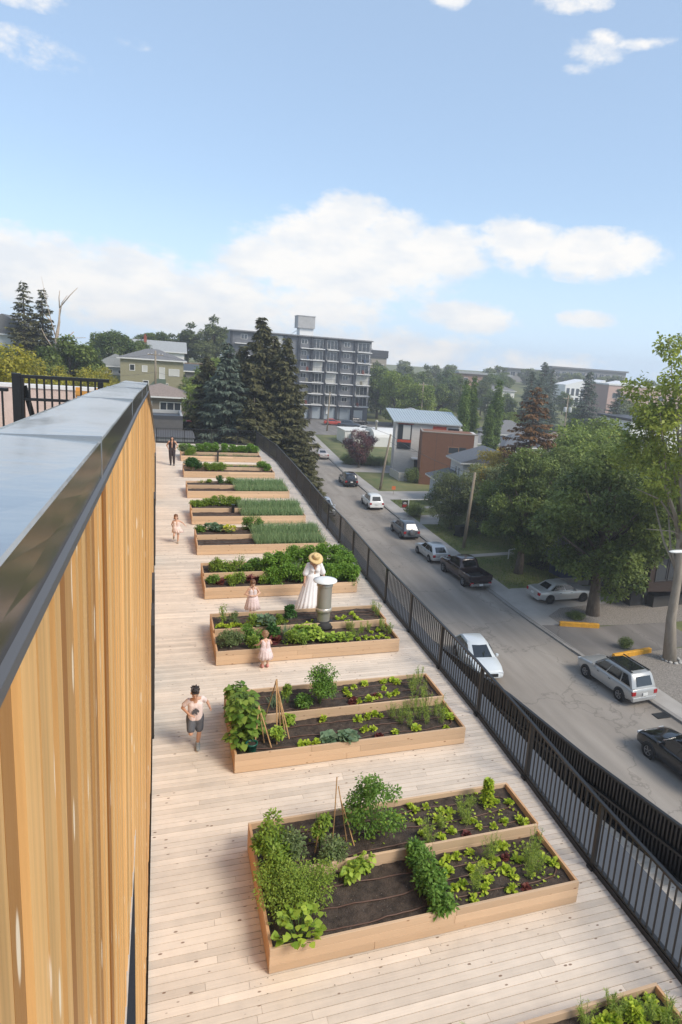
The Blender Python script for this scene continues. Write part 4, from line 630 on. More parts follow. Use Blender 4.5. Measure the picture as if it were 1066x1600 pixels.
OLDWH = ['in the bottom right corner planter', 'in the nearest full planter', 'in the planter with the bean teepee', 'in the planter with the vent pipe', 'in the planter behind the woman in white', 'in the planter beside the running girl', 'in the planter with the black box', 'in the planter with the kale ball', 'in the second planter from the far railing', 'in the farthest planter']
WH = ['corner planter', 'nearest full planter', 'bean teepee planter', 'vent pipe planter', 'potato planter', 'cabbage planter', 'black box planter', 'kale ball planter', 'round bush planter', 'farthest planter']
KN = {'tomato': ('tomato_plant', 'leafy fresh green bush'), 'sage': ('herb_bush', 'grey green fine leaved herb bush'), 'narrow': ('tall_herb', 'narrow upright green plant'), 'bigbush': ('large_bush', 'large dense green bush'), 'fine': ('herb_mound', 'mounded small leaved light green herb'), 'squash': ('squash_plant', 'light green broad leaved squash'),
      'squashyellow': ('squash_plant', 'yellow broad leaved plant'), 'bean': ('bean_plant', 'yellow green broad leaved bean plant'), 'basil': ('leafy_bush', 'low mid green leafy bush'), 'bolt': ('bolting_lettuce', 'bright lime cone shaped lettuce'), 'lettuce': ('lettuce', 'small bright green lettuce'), 'fennel': ('feathery_plant', 'feathery light green dill plant'),
      'redleaf': ('red_lettuce', 'small dark red leaf lettuce'), 'sunflower': ('climbing_plant', 'tall broad leaved plant'), 'leek': ('leek_clump', 'upright clump of thin blue green blades'), 'cabbage': ('cabbage', 'grey green cabbage'), 'airy': ('airy_herb', 'tall airy thin herb'), 'kale': ('kale_plant', 'pale green big leaved kale'), 'kaledark': ('kale_ball', 'round dark green kale'), 'mass': ('potato_plant', 'bushy green potato plant'), 'bush': ('round_bush', 'round dark green bush')}
def TK(p): return (p[0], p[1], p[3] < VD)
tot = {}
for p in PLANTS: tot[TK(p)] = tot.get(TK(p), 0)+1
cache = {}
ORD = 'first second third fourth fifth sixth seventh eighth ninth tenth eleventh twelfth thirteenth fourteenth fifteenth sixteenth seventeenth eighteenth nineteenth twentieth twenty-first twenty-second twenty-third twenty-fourth twenty-fifth twenty-sixth twenty-seventh twenty-eighth twenty-ninth thirtieth thirty-first thirty-second thirty-third thirty-fourth thirty-fifth'.split()
rank = {}
for key_ in tot:
    xs = sorted([(p[2], i) for i, p in enumerate(PLANTS) if TK(p) == key_])
    for j, (_, i) in enumerate(xs): rank[i] = j
for i, (bd_, kind, x, dy, h, r) in enumerate(PLANTS):
    if kind == 'mass': h *= 1.25; r *= 1.15
    if kind in ('fine', 'tomato', 'bigbush', 'squash', 'basil') and bd_ in (1, 2): h *= 1.1; r *= 1.12
    nm, lb = KN[kind]; kt = TK((bd_, kind, x, dy)); small = kind in ('lettuce', 'fennel', 'mass') and tot[kt] > 3
    z = HF-.09 if dy < VD else HB-.09; ck = (kind, round(h, 2), round(r, 2))
    loc = (x, BED_Y[bd_]+dy, z); rz = rng.uniform(0, 6.28)
    if small and ck in cache and len(cache[ck]) > 2:
        src = rng.choice(cache[ck]); o = src.copy(); COL.objects.link(o)
        for ch in src.children: c = ch.copy(); COL.objects.link(c); c.parent = o
        s = rng.uniform(.85, 1.2)
    else:
        V, tint, key, st = make_plant(kind, h, r); s = 1.0
        me = npmesh(nm, V, tint, LM[key], 8 if kind in HEX else 4)
        if st.v:
            o = empty(nm); link('foliage', me, o); st.build('stem', stem_m, o)
        else: o = link(nm, me)
        cache.setdefault(ck, []).append(o)
    o.location = loc; o.rotation_euler.z = rz; o.scale = (s, s, s)
    n_ = tot[kt]; tier = 'front' if kt[2] else 'back'
    if n_ > 1: lab = '%s, %s from left, %s tier of the %s' % (lb, ORD[rank[i]], tier, WH[bd_])
    else: lab = '%s in the %s tier of the %s' % (lb, tier, WH[bd_])
    tag(o, lab, 'plant', 'plants growing in the planters')
# scallion patches: blades nobody could count
def scallions(bd_, x0, x1, y0, y1, h, n):
    z0 = HB-.09; P = np.stack([nr.uniform(x0, x1, n), nr.uniform(y0, y1, n), np.zeros(n)], 1)
    P[:, 2] = np.where(P[:, 1] < VD, HF-.09, HB-.09); a = nr.uniform(0, 6.28, n); t = nr.uniform(.95, 1.5, n)
    V = leaves(P, np.stack([np.cos(a)*np.cos(t), np.sin(a)*np.cos(t), np.sin(t)], 1), h*nr.uniform(.55, 1.15, n), .016, .06)
    o = link('scallion_patch', npmesh('scallion_patch', V, nr.beta(2, 2, n), LM['scallion']), None, (0, BED_Y[bd_], 0)); tag(o, 'thick patch of thin blue green scallions in the %s' % WH[bd_], 'scallions', kind='stuff')
scallions(5, 2.0, 4.5, .08, 1.98, .42, 5200); scallions(6, 2.0, 4.55, .08, 1.98, .42, 5200); scallions(7, 2.25, 4.75, .08, 1.98, .40, 4600)
scallions(4, 2.4, 3.0, 1.4, 1.95, .35, 200)
def lowgreens(bd_, x0, x1, y0, y1, h, n, key, nm, lb):
    P = np.stack([nr.uniform(x0, x1, n), nr.uniform(y0, y1, n), np.zeros(n)], 1); keep = np.array([noise.noise(Vector((p[0]*2.2, p[1]*2.2, bd_))) > -.12 for p in P]); P = P[keep]; n = len(P)
    P[:, 2] = np.where(P[:, 1] < VD, HF-.08, HB-.08)+nr.uniform(0, h, n); V = leaves(P, unit(nr.normal(0, 1, (n, 3)))*[1, 1, .5]+[0, 0, .3], nr.uniform(.04, .07, n), nr.uniform(.03, .05, n), .1)
    tag(link(nm, npmesh(nm, V, nr.beta(2, 2, n), LM[key]), None, (0, BED_Y[bd_], 0)), lb, 'greens', kind='stuff')
lowgreens(8, .3, 4.6, 1.2, 1.9, .12, 1500, 'tomato', 'ground_greens', 'thin row of low seedlings in the second planter from the far railing')
lowgreens(9, .3, 4.7, .15, .9, .12, 1500, 'sage', 'ground_greens', 'low grey green seedlings in the front tier of the farthest planter')
lowgreens(3, .5, 2.3, .5, .9, .2, 1400, 'bigbush', 'ground_greens', 'tangled low green leaves in the front tier of the vent pipe planter')
lowgreens(4, .3, 1.9, 1.15, 1.95, .22, 1500, 'tomato', 'ground_greens', 'tangled low leaves at the back left of the planter behind the woman in white')
lowgreens(1, .4, 4.0, 1.3, 1.95, .03, 260, 'bright', 'weeds', 'tiny seedlings scattered over the back soil of the nearest full planter')
lowgreens(1, 2.2, 4.0, .15, .95, .03, 260, 'bright', 'weeds', 'tiny seedlings scattered over the front soil of the nearest full planter')
# ------------------------------------------------------------------ stakes, teepee, pot
bam = mat('bamboo_cane', (.50, .30, .14), rough=.6, var=.2, vscale=6)
def cane_thing(name, label, loc, canes, rad=.009):
    root = empty(name, loc, 0, label, 'plant support')
    for a, c in canes: q = MB(); q.tube([a, tuple((Vector(a)+Vector(c))/2+Vector((.004, 0, 0))), c], rad, 6); q.build('cane', bam, root)
    return root
yb = BED_Y[2]
cane_thing('bamboo_teepee', 'tall bamboo cane teepee beside the climbing beans', (.78, yb+.75, HF-.09), [((-.16, .28, 0), (0, 0, 1.0)), ((-.02, -.42, 0), (0, 0, 1.02)), ((.22, -.3, 0), (-.01, 0, 1.0)), ((.12, .05, 0), (.01, 0, 1.03)), ((.18, -.12, 0), (0, .01, .98))], .011)
cane_thing('bamboo_teepee', 'shorter bamboo cane teepee next to the dark green pot', (.45, yb+.52, HF-.09), [((-.16, .2, 0), (0, 0, .66)), ((-.1, -.3, 0), (0, 0, .68)), ((.2, -.28, 0), (0, 0, .66)), ((.1, -.1, 0), (0, 0, .64))], .011)
yb = BED_Y[1]
cane_thing('bamboo_stake', 'upright bamboo stakes above the narrow plant in the nearest full planter', (1.12, yb+1.55, HB-.09), [((0, 0, 0), (.02, .05, .95)), ((.18, -.1, 0), (.05, .05, .8)), ((.26, -.2, 0), (.08, .0, .62)), ((-.3, -.2, 0), (-.26, -.2, .42))], .008)
pot = empty('plant_pot', (.30, BED_Y[2]+.2, HF-.09), 0, 'small dark green plastic pot in the front left corner of the teepee planter', 'pot')
q = MB(); q.lathe([(.075, 0), (.095, .15), (.105, .15), (.105, .175), (.09, .175), (.085, .14)], 20, cap=False); q.build('pot_body', mat('green_plastic', (.01, .10, .07), rough=.4), pot, smooth=True); q = MB(); q.lathe([(.0, .1405), (.086, .1405)], 20, cap=False); q.build('soil', soil_m, pot)
bx_ = empty('valve_box', (1.70, BED_Y[6]+.93, HF-.09), 0, 'small black irrigation box at the divider of the scallion planter', 'box'); q = MB(); q.box(-.06, .06, -.05, .05, 0, .34); bevel(q.build('box_body', blk, bx_), .01); q = MB(); q.box(-.07, .07, -.06, .06, .34, .36); q.build('lid', blk, bx_)
bx_ = empty('valve_box', (2.2, BED_Y[9]-.14, 0), 0, 'small black irrigation post beside the farthest planter', 'box'); q = MB(); q.box(-.05, .05, -.05, .05, 0, .6); bevel(q.build('box_body', blk, bx_), .01); q = MB(); q.box(-.06, .06, -.06, .06, .6, .62); q.build('lid', blk, bx_)
dbs = MB()
for k in range(380):
    i = rng.randrange(0, 7); W_ = BED_W[i]; side = rng.random(); e = abs(rng.gauss(0, .22))+.02
    if side < .55: x, y = rng.uniform(-.2, W_+.2), BED_Y[i]-e
    elif side < .75: x, y = -e, BED_Y[i]+rng.uniform(0, BD)
    else: x, y = rng.uniform(-.2, W_+.2), BED_Y[i]+BD+e
    if y < 2.4 or x > rx(y)-.15: continue
    r_ = rng.uniform(.003, .0075); a = rng.uniform(0, 6.28); dbs.add([(x+r_*math.cos(a+q)*(1+.5*(q > 3)), y+r_*math.sin(a+q), .004+.003*(q > 2)) for q in (0, 1.3, 2.6, 3.9, 5.1)], [(0, 1, 2, 3, 4)], 0)
tag(dbs.build('soil_crumbs', mat('crumbs', (.09, .055, .035), rough=1)), 'soil crumbs and dry leaf bits scattered on the deck around the planters', 'debris', kind='stuff')
# ------------------------------------------------------------------ vent pipe
galv = mat('galvanised_steel', (.44, .42, .37), rough=.42, metal=.55, var=.08, vscale=3); 
vent = empty('vent_pipe', (2.72, BED_Y[3]+1.2, .26), 0, 'grey metal vent pipe with a flat white cap rising from the third planter', 'vent')
for nm, pr, m_ in (('base_boot', [(.0, .0), (.27, .0), (.28, .07), (.25, .11), (.24, .16), (.2, .18), (.17, .2)], mat('black_rubber', (.02, .02, .02), rough=.7)), ('lower_pipe', [(.165, .17), (.165, .44)], galv), ('upper_pipe', [(.19, .50), (.185, .56), (.185, 1.12)], galv),
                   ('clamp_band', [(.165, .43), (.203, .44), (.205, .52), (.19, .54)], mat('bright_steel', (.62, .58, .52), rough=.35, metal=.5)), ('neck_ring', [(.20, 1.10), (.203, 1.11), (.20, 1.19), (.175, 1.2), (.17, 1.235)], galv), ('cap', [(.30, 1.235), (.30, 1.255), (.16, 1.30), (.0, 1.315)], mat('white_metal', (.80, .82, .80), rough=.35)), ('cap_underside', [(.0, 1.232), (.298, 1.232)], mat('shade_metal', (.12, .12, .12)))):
    q = MB(); q.lathe(pr, 36, cap=False); q.build(nm, m_, vent, smooth=True)
for k in range(4): q = MB(); a = k*1.57+.6; q.beam((.165*math.cos(a), .165*math.sin(a), 1.2), (.165*math.cos(a), .165*math.sin(a), 1.24), .02, .012); q.build('bracket', galv, vent)
# ================================================================== TREES
bark = mat('bark', (.10, .075, .055), rough=1, col2=(.19, .155, .12), vscale=4, stretch=(2, 2, .5), bump=.8, bscale=12)
bark_pale = mat('pale_bark', (.26, .22, .175), rough=1, col2=(.36, .31, .25), vscale=2.5, stretch=(2, 2, .6), bump=.6, bscale=10)
bark_dead = mat('dead_wood', (.42, .33, .25), rough=1, var=.2, vscale=3)
TL = {'maple': leafmat('crown_maple', (.085, .125, .032), (.25, .31, .075), .3), 'light': leafmat('crown_light', (0.133, 0.195, 0.0351), (0.358, 0.425, 0.0798), .3), 'mid': leafmat('crown_mid', (0.0754, 0.124, 0.0351), (0.226, 0.283, 0.067), .3), 'olive': leafmat('crown_olive', (0.189, 0.195, 0.0239), (0.49, 0.425, 0.0638), .3),
      'grey': leafmat('crown_grey', (.095, .125, .05), (.27, .30, .125), .3), 'poplar': leafmat('crown_poplar', (0.17, 0.231, 0.0351), (0.49, 0.531, 0.0957), .35), 'yellow': leafmat('crown_yellow', (0.282, 0.248, 0.0479), (0.679, 0.512, 0.0957), .3), 'red': leafmat('crown_purple', (0.0849, 0.0354, 0.0351), (0.226, 0.0884, 0.0878), .2),
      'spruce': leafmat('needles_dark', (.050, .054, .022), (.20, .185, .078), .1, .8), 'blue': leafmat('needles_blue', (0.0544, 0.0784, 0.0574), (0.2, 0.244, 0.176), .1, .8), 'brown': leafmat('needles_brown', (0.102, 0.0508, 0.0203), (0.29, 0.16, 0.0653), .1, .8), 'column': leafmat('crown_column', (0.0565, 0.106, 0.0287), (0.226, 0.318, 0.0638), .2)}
def limb_tree(bm_, H, ch, r, blobs, tr, lean=(0, 0)):
    """tapered trunk and a limb to every leaf clump"""
    top = Vector((lean[0], lean[1], H*.78)); pts = [Vector((0, 0, -.4))]
    for k in range(1, 7):
        s = k/6; pts.append(Vector((top.x*s+rng.uniform(-.12, .12)*H*.08, top.y*s+rng.uniform(-.12, .12)*H*.08, H*.78*s)))
    bm_.tube(pts, [tr*1.35]+[tr*(1-.13*k) for k in range(1, 7)], 9)
    for c in blobs:
        c = Vector(c); s = min(.92, max(.22, (c.z/H)*.72)); i = int(s*6); a = pts[i].lerp(pts[min(6, i+1)], s*6-i); m_ = a.lerp(c, .5)+Vector((0, 0, -.05*H*rng.random()))
        rr0 = tr*.42*(1-s*.5); bm_.tube([a, m_, c.lerp(a, -.05)], [rr0, rr0*.6, rr0*.22], 6)
def broadleaf(name, H, Wd, z0f, n, leaf, key, nb=26, tr=None, seed=0, bk=bark, top=1.0, droop=.15, lean=(0, 0), fill=.5, blobr=(.20, .34)):
    """tree source: an Empty with trunk and crown; crown from z0f*H to H, half width Wd"""
    global nr; nr = np.random.RandomState(seed+11); rng.seed(seed+5)
    blobs = []; tries = 0
    while len(blobs) < nb and tries < 4000:
        tries += 1; p = nr.uniform(-1, 1, 3); q = p[0]**2+p[1]**2+p[2]**2
        if q > 1 or q < fill*.5: continue
        zz = p[2]; w_ = 1-.25*max(0, zz)*top; c = (p[0]*Wd*.82*w_+lean[0]*(zz*.5+.5), p[1]*Wd*.82*w_+lean[1]*(zz*.5+.5), H*(z0f+(1-z0f)*(zz*.43+.5)))
        br = Wd*nr.uniform(*blobr)
        if all((c[0]-b_[0])**2+(c[1]-b_[1])**2+(c[2]-b_[2])**2 > (.55*br+.35*b_[3])**2 for b_ in blobs): blobs.append((c[0], c[1], c[2], br))
    B = np.array(blobs); w_ = B[:, 3]**2; idx = nr.choice(len(B), n, p=w_/w_.sum()); d = unit(nr.normal(0, 1, (n, 3))); rad = B[idx, 3]*(.45+.6*nr.beta(3, 1.6, n))
    lump = 1+.30*np.sin(d[:, 0]*5+idx)*np.sin(d[:, 1]*6+idx*2)+.15*np.sin(d[:, 2]*11+idx*3)
    P = B[idx, :3]+d*(rad*lump)[:, None]*[1, 1, .72]
    D = d*[1, 1, .4]+nr.normal(0, .7, (n, 3))+[0, 0, -.2]; L = leaf*nr.uniform(.7, 1.35, n); V = leaves(P, D, L, L*.72, droop, .12)
    tb = nr.uniform(-.36, .36, len(B)); tint = np.clip(nr.beta(2, 2.2, n)*.8+.1+tb[idx], 0, 1)
    root = empty(name); st = MB(); limb_tree(st, H, z0f, Wd, [b_[:3] for b_ in blobs[:22]], tr or H*.022, lean); st.build('trunk', bk, root, smooth=True); link('crown', npmesh('crown', V, tint, TL[key]), root); return root
def conifer(name, H, Wd, n, key, seed=0, z0f=.06, leaf=.22, sparse=0., power=.8, spread=1.0):
    global nr; nr = np.random.RandomState(seed+31); rng.seed(seed+2)
    st = MB(); st.tube([(0, 0, -.4), (0, 0, H*.5), (0, 0, H*.985)], [H*.016+.06, H*.010+.03, .02], 8)
    Vs = []; Ts = []; z = z0f*H; nbr = 0; br = []
    while z < H*.985:
        t = (z/H-z0f)/(1-z0f); rmax = Wd*(1-t)**power*(.86+.28*nr.rand())
        k = max(4, int(5+4*(1-t)))
        for j in range(k):
            if nr.rand() < sparse: continue
            a = nr.uniform(0, 6.28); r = rmax*nr.uniform(.55, 1.12)+.08; br.append((z+nr.uniform(-.15, .15), a, r, t))
        z += H*.017*(1.15-.6*t)+.10
    wsum = sum(b_[2]**1.25 for b_ in br)
    for (z, a, r, t) in br:
        m_ = max(10, int(n*r**1.25/wsum)); s = nr.beta(1.8, 1.15, m_); droop = .26+.10*(1-t); up_ = .12
        lat = nr.normal(0, 1, m_)*.15*r*(1.15-s*.75)*spread; zz = z-(s**1.2)*r*droop+(s**3)*r*up_*1.6-np.abs(lat)*.25-nr.uniform(0, .14, m_)*(.3+r*.25)
        P = np.stack([np.cos(a)*s*r-np.sin(a)*lat, np.sin(a)*s*r+np.cos(a)*lat, zz], 1); sg = np.sign(lat+1e-6)
        D = np.stack([np.cos(a)-np.sin(a)*sg*.8, np.sin(a)+np.cos(a)*sg*.8, np.full(m_, -.45)], 1)+nr.normal(0, .35, (m_, 3)); L = leaf*nr.uniform(.6, 1.3, m_)
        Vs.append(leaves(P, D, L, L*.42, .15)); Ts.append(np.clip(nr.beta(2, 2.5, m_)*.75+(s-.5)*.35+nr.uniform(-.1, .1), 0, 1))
        if r > .7: st.tube([(0, 0, z), (math.cos(a)*r*.5, math.sin(a)*r*.5, z-r*.13), (math.cos(a)*r*.92, math.sin(a)*r*.92, z-r*droop*.8)], [.035+.01*r, .025, .008], 4, cap=False)
    root = empty(name); st.build('trunk', bark, root, smooth=True); link('crown', npmesh('crown', np.concatenate(Vs), np.concatenate(Ts), TL[key]), root); return root
def place(src, first, X, Y, z=None, rz=0, s=1, sx=None, label=None, cat='tree', group=None):
    o = src if first else copy_tree(src)
    o.location = (X, Y, zg(X, Y) if z is None else z); o.rotation_euler.z = rz; o.scale = (sx or s, sx or s, s)
    return tag(o, label, cat, group)
# --- spruces right behind the deck (bases down at street level)
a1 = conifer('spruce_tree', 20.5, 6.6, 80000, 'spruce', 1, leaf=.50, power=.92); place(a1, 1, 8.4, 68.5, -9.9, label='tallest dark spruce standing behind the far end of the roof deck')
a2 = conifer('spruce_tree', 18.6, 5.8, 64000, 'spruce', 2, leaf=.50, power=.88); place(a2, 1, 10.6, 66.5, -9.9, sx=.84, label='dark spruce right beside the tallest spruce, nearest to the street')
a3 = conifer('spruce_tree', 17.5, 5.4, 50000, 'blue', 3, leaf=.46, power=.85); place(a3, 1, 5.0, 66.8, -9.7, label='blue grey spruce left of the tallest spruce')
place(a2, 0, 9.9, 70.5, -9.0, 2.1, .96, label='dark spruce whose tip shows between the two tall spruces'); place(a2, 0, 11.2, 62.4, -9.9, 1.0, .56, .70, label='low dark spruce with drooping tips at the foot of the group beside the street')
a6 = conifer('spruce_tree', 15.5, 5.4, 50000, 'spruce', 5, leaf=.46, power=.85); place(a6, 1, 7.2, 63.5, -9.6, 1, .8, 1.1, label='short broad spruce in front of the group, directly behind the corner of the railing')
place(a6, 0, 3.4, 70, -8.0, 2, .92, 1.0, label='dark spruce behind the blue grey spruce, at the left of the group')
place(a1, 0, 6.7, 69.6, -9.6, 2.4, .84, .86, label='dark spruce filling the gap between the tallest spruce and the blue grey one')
# --- left skyline
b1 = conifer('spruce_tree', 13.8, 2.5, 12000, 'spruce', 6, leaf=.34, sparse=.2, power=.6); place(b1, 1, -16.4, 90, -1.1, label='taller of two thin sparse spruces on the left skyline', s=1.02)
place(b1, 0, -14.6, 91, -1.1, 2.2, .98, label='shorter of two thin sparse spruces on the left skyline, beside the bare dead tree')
dt = empty('dead_tree'); q = MB(); rng.seed(3)
q.tube([(0, 0, 0), (.05, 0, 4.5), (.0, 0, 7.2), (.35, 0, 9.2), (.45, 0, 11)], [.34, .28, .22, .13, .04], 7)
for p_ in ([(0, 0, 7.2), (-.5, .1, 9.2), (-1.0, .2, 11.6), (-1.4, .2, 14.2)], [(.4, 0, 9.8), (.7, 0, 11.4), (1.3, 0, 12.3)], [(.1, 0, 6.6), (1.2, 0, 7.4), (3.2, .1, 7.6)], [(.45, 0, 10.8), (.4, .1, 12), (.5, .1, 12.8)], [(.5, 0, 10.9), (1.6, .2, 12.4), (2.4, .2, 13.3)], [(0, 0, 5.5), (-1.1, .1, 7.2), (-1.6, .1, 8.3)], [(1.2, 0, 7.4), (1.9, 0, 8.2)], [(-.5, .1, 9.2), (-1.2, .1, 9.9)]): q.tube(p_, [.08, .055, .03, .012][:len(p_)], 5)
q.build('trunk', bark_dead, dt, smooth=True); place(dt, 1, -12.9, 89, -.6, label='bare dead tree with pale broken branches on the left skyline')
c1 = broadleaf('broadleaf_tree', 9, 4.2, .08, 9000, .42, 'maple', 22, seed=1); place(c1, 1, -11.4, 88, -.9, 0, .95, label='dark green tree in front of the dead tree')
c2 = broadleaf('broadleaf_tree', 10, 4.8, .05, 9000, .40, 'mid', 24, seed=2); place(c1, 0, -9.8, 90, -1.0, 2, .82, .62, label='dark narrow tree right of the dead tree, beside the distant grey roofs')
place(c1, 0, -14.0, 87, -.9, 4, .75, .7, label='dark tree below the two thin spruces'); place(c2, 1, -9.3, 125, 1.4, 1, .80, 1.02, label='round green tree left of the olive house'); place(c2, 0, -5.9, 129, 1.4, 3, .66, .7, label='smaller round tree just behind the left end of the olive house roof')
place(c2, 0, -3.2, 166, 3.4, 2, .70, .95, label='round tree rising behind the white house roof'); place(c1, 0, -19.5, 86, 0, 3, .75, .7, label='dark tree at the left edge of the photo in front of the gabled house')
d1 = broadleaf('olive_tree', 7, 4.6, .02, 12000, .20, 'olive', 30, seed=3, blobr=(.16, .28))
place(d1, 1, -9.4, 43, .2, 0, .88, .95, label='large yellow olive bush at the left edge behind the stucco wall'); place(d1, 0, -6.2, 50, .1, 2, .70, .65, label='yellow olive bush right of the largest one behind the left railing'); place(d1, 0, -12.6, 40, .2, 4, .72, .6, label='yellow olive bush at the very left edge of the photo')
place(d1, 0, -7.6, 62, -.5, 1, .66, .62, label='olive bush behind the middle of the left railing'); place(d1, 0, -6.6, 76, -1.0, 3, .74, .62, label='olive bush directly left of the olive house, beyond the left railing'); place(d1, 0, -10.2, 60, -.4, 5, .8, .7, label='olive bush below the dark tree group on the left')
# poplar like trees right of the white house
e1 = broadleaf('poplar_tree', 12, 2.9, .05, 7000, .42, 'grey', 26, seed=4, tr=.22, top=.6, blobr=(.22, .42)); place(e1, 1, 4.3, 150, 2.4, 0, .80, 1.0, label='loose grey green poplar right of the white house'); place(e1, 0, 9.8, 151, 2.2, 2, .98, 1.0, label='taller grey green poplar left of the spruce group'); place(e1, 0, 1.6, 152, 2.4, 3, .58, .9, label='low poplar right beside the white house wall'); place(e1, 0, 7.0, 148, 2.2, 3, .62, .9, label='lower tree between the two grey green poplars')
f1 = broadleaf('broadleaf_tree', 10, 4.0, .03, 10000, .30, 'light', 28, seed=5)
place(f1, 1, 5.3, 88, -2.5, 0, .80, .8, label='light green tree between the brown roofed house and the blue grey spruce'); place(f1, 0, 3.2, 78, -4, 2, .72, .68, label='light green tree right of the flat grey roof'); place(f1, 0, 2.9, 95, -1, 4, .42, .45, label='dark small round bush at the right corner of the olive house'); place(f1, 0, 4.9, 74, -4.5, 5, .78, .6, label='light green tree in front of the spruces, right of the flat grey roof'); place(f1, 0, 7.0, 100, -1.0, 1, .70, .7, label='green tree by the dark shed behind the spruce group')
# --- right of the apartment block and the hillside
place(f1, 0, 52.6, 152, -8.4, 1, 1.40, 1.25, label='large light green tree directly right of the apartment block'); place(f1, 0, 56, 146, -8.4, 3, 1.15, 1.2, label='light green tree in front of the light pole, right of the apartment block'); place(f1, 0, 59.5, 152, -8.4, 5, 1.1, 1.1, label='yellow green tree behind the metal roofed house')
g1 = broadleaf('broadleaf_tree', 12, 5.5, .03, 7000, .50, 'mid', 26, seed=6)
HILL = [(60, 185, 1.05), (66, 178, 1.0), (72, 195, 1.1), (78, 202, 1.05), (84, 188, 1.0), (81, 176, .95), (70, 165, .9), (90, 200, 1.05), (96, 192, .9), (92, 178, .8), (76, 160, .75), (103, 205, .95), (110, 212, 1.0), (101, 185, .7), (64, 205, 1.15), (118, 225, .9), (124, 240, .9), (112, 190, .75), (133, 250, .85), (70, 215, 1.1), (86, 215, 1.1), (97, 222, 1.05), (142, 262, .8), (128, 215, .7), (152, 250, .8), (165, 262, .7), (100, 165, .7), (54, 170, 1.2), (49.5, 185, 1.2), (107, 172, .6), (121, 196, .6), (135, 205, .7), (83, 150, .55), (92, 156, .6), (103, 150, .6)]
HR = {i: k for k, i in enumerate(sorted(range(len(HILL)), key=lambda j: (HILL[j][0]+1.2)/HILL[j][1]))}
for i, (X, Y, s) in enumerate(HILL):
    if i % 3 == 2: src = e1; s2 = s*1.08; fi = 0
    else: src = g1; s2 = s; fi = (i == 0)
    ed = [' (rounded)', ' (ragged)', ' (tall, loose)'][i % 3]
    place(src, fi, X, Y, None, i*1.7, s2, s2*(.9+.2*((i*7) % 5)/5), label='%s tree%s from the left on the wooded hillside behind the metal roofed house' % (ORD[HR[i]], ed), group='hillside trees')
for i, (X, Y, s) in enumerate([(62, 130, .50), (66, 138, .55), (73, 132, .55), (80, 135, .5), (57.5, 132, .55), (87, 140, .52), (50.5, 118, .42), (55, 121, .4)]):
    place(f1, 0, X, Y, None, i*2.1, s*1.3, s*1.25, label='light green garden tree among the middle distance roofs, %s from left' % ORD[sorted(range(8), key=lambda j: [62/130, 66/138, 73/132, 80/135, 57.5/132, 87/140, 50.5/118, 55/121][j]).index(i)], group='garden trees among the middle distance roofs')
h1 = broadleaf('columnar_aspen', 14, .72, .0, 16000, .20, 'column', 80, seed=7, tr=.14, top=1.6, blobr=(.6, .95), fill=.0)
for X, Y, s, sx, l in ((44.6, 96, 1.10, 1.0, 'left'), (46.9, 98, 1.14, .85, 'tall'), (49.8, 95, 1.12, 1.05, 'right'), (46.6, 91, .84, .9, 'short'), (42.6, 92, .98, .8, 'far')):
    place(h1, l == 'left', X, Y, -9.5, X, s, sx, label={'left': 'wide columnar aspen, second from the left of the narrow columns behind the brown clad house', 'tall': 'very slim columnar aspen touching the wide one, in the row behind the brown clad house', 'right': 'rightmost columnar aspen, bright green and standing apart', 'short': 'shortest columnar aspen, dark and low between the taller ones', 'far': 'leftmost columnar aspen behind the corner of the brown clad house'}[l])
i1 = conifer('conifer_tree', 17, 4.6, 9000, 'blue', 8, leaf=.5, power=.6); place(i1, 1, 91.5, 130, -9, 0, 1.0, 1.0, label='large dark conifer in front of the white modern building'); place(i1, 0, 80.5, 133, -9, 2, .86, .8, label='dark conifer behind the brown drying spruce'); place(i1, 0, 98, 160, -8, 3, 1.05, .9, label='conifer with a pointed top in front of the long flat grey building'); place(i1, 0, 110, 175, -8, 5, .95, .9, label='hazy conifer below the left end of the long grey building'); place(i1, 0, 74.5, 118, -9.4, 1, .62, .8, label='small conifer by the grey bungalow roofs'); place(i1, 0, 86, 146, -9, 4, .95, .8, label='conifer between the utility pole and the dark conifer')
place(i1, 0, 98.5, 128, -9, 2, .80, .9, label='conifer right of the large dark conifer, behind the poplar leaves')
j1 = conifer('brown_spruce', 15.5, 4.6, 16000, 'brown', 9, leaf=.36, sparse=.3, power=.62); place(j1, 1, 36.6, 62, -9.8, label='drying rust brown spruce above the big trees')
k1 = broadleaf('purple_maple', 6.6, 2.6, .12, 7000, .19, 'red', 24, seed=8); place(k1, 1, 27.5, 95.5, -9.4, label='purple leaved maple in front of the concrete house')
o1 = broadleaf('hazy_tree', 12, 5.5, .03, 3500, .7, 'grey', 20, seed=14); place(o1, 1, 246, 330, None, 0, .85, label='round tree on the far ridge right of the long flat grey building'); place(o1, 0, 262, 335, None, 2, .6, label='low far tree at the right end of the ridge'); place(o1, 0, 150, 300, None, 3, .5, 1.0, label='low far trees left of the long flat grey building')
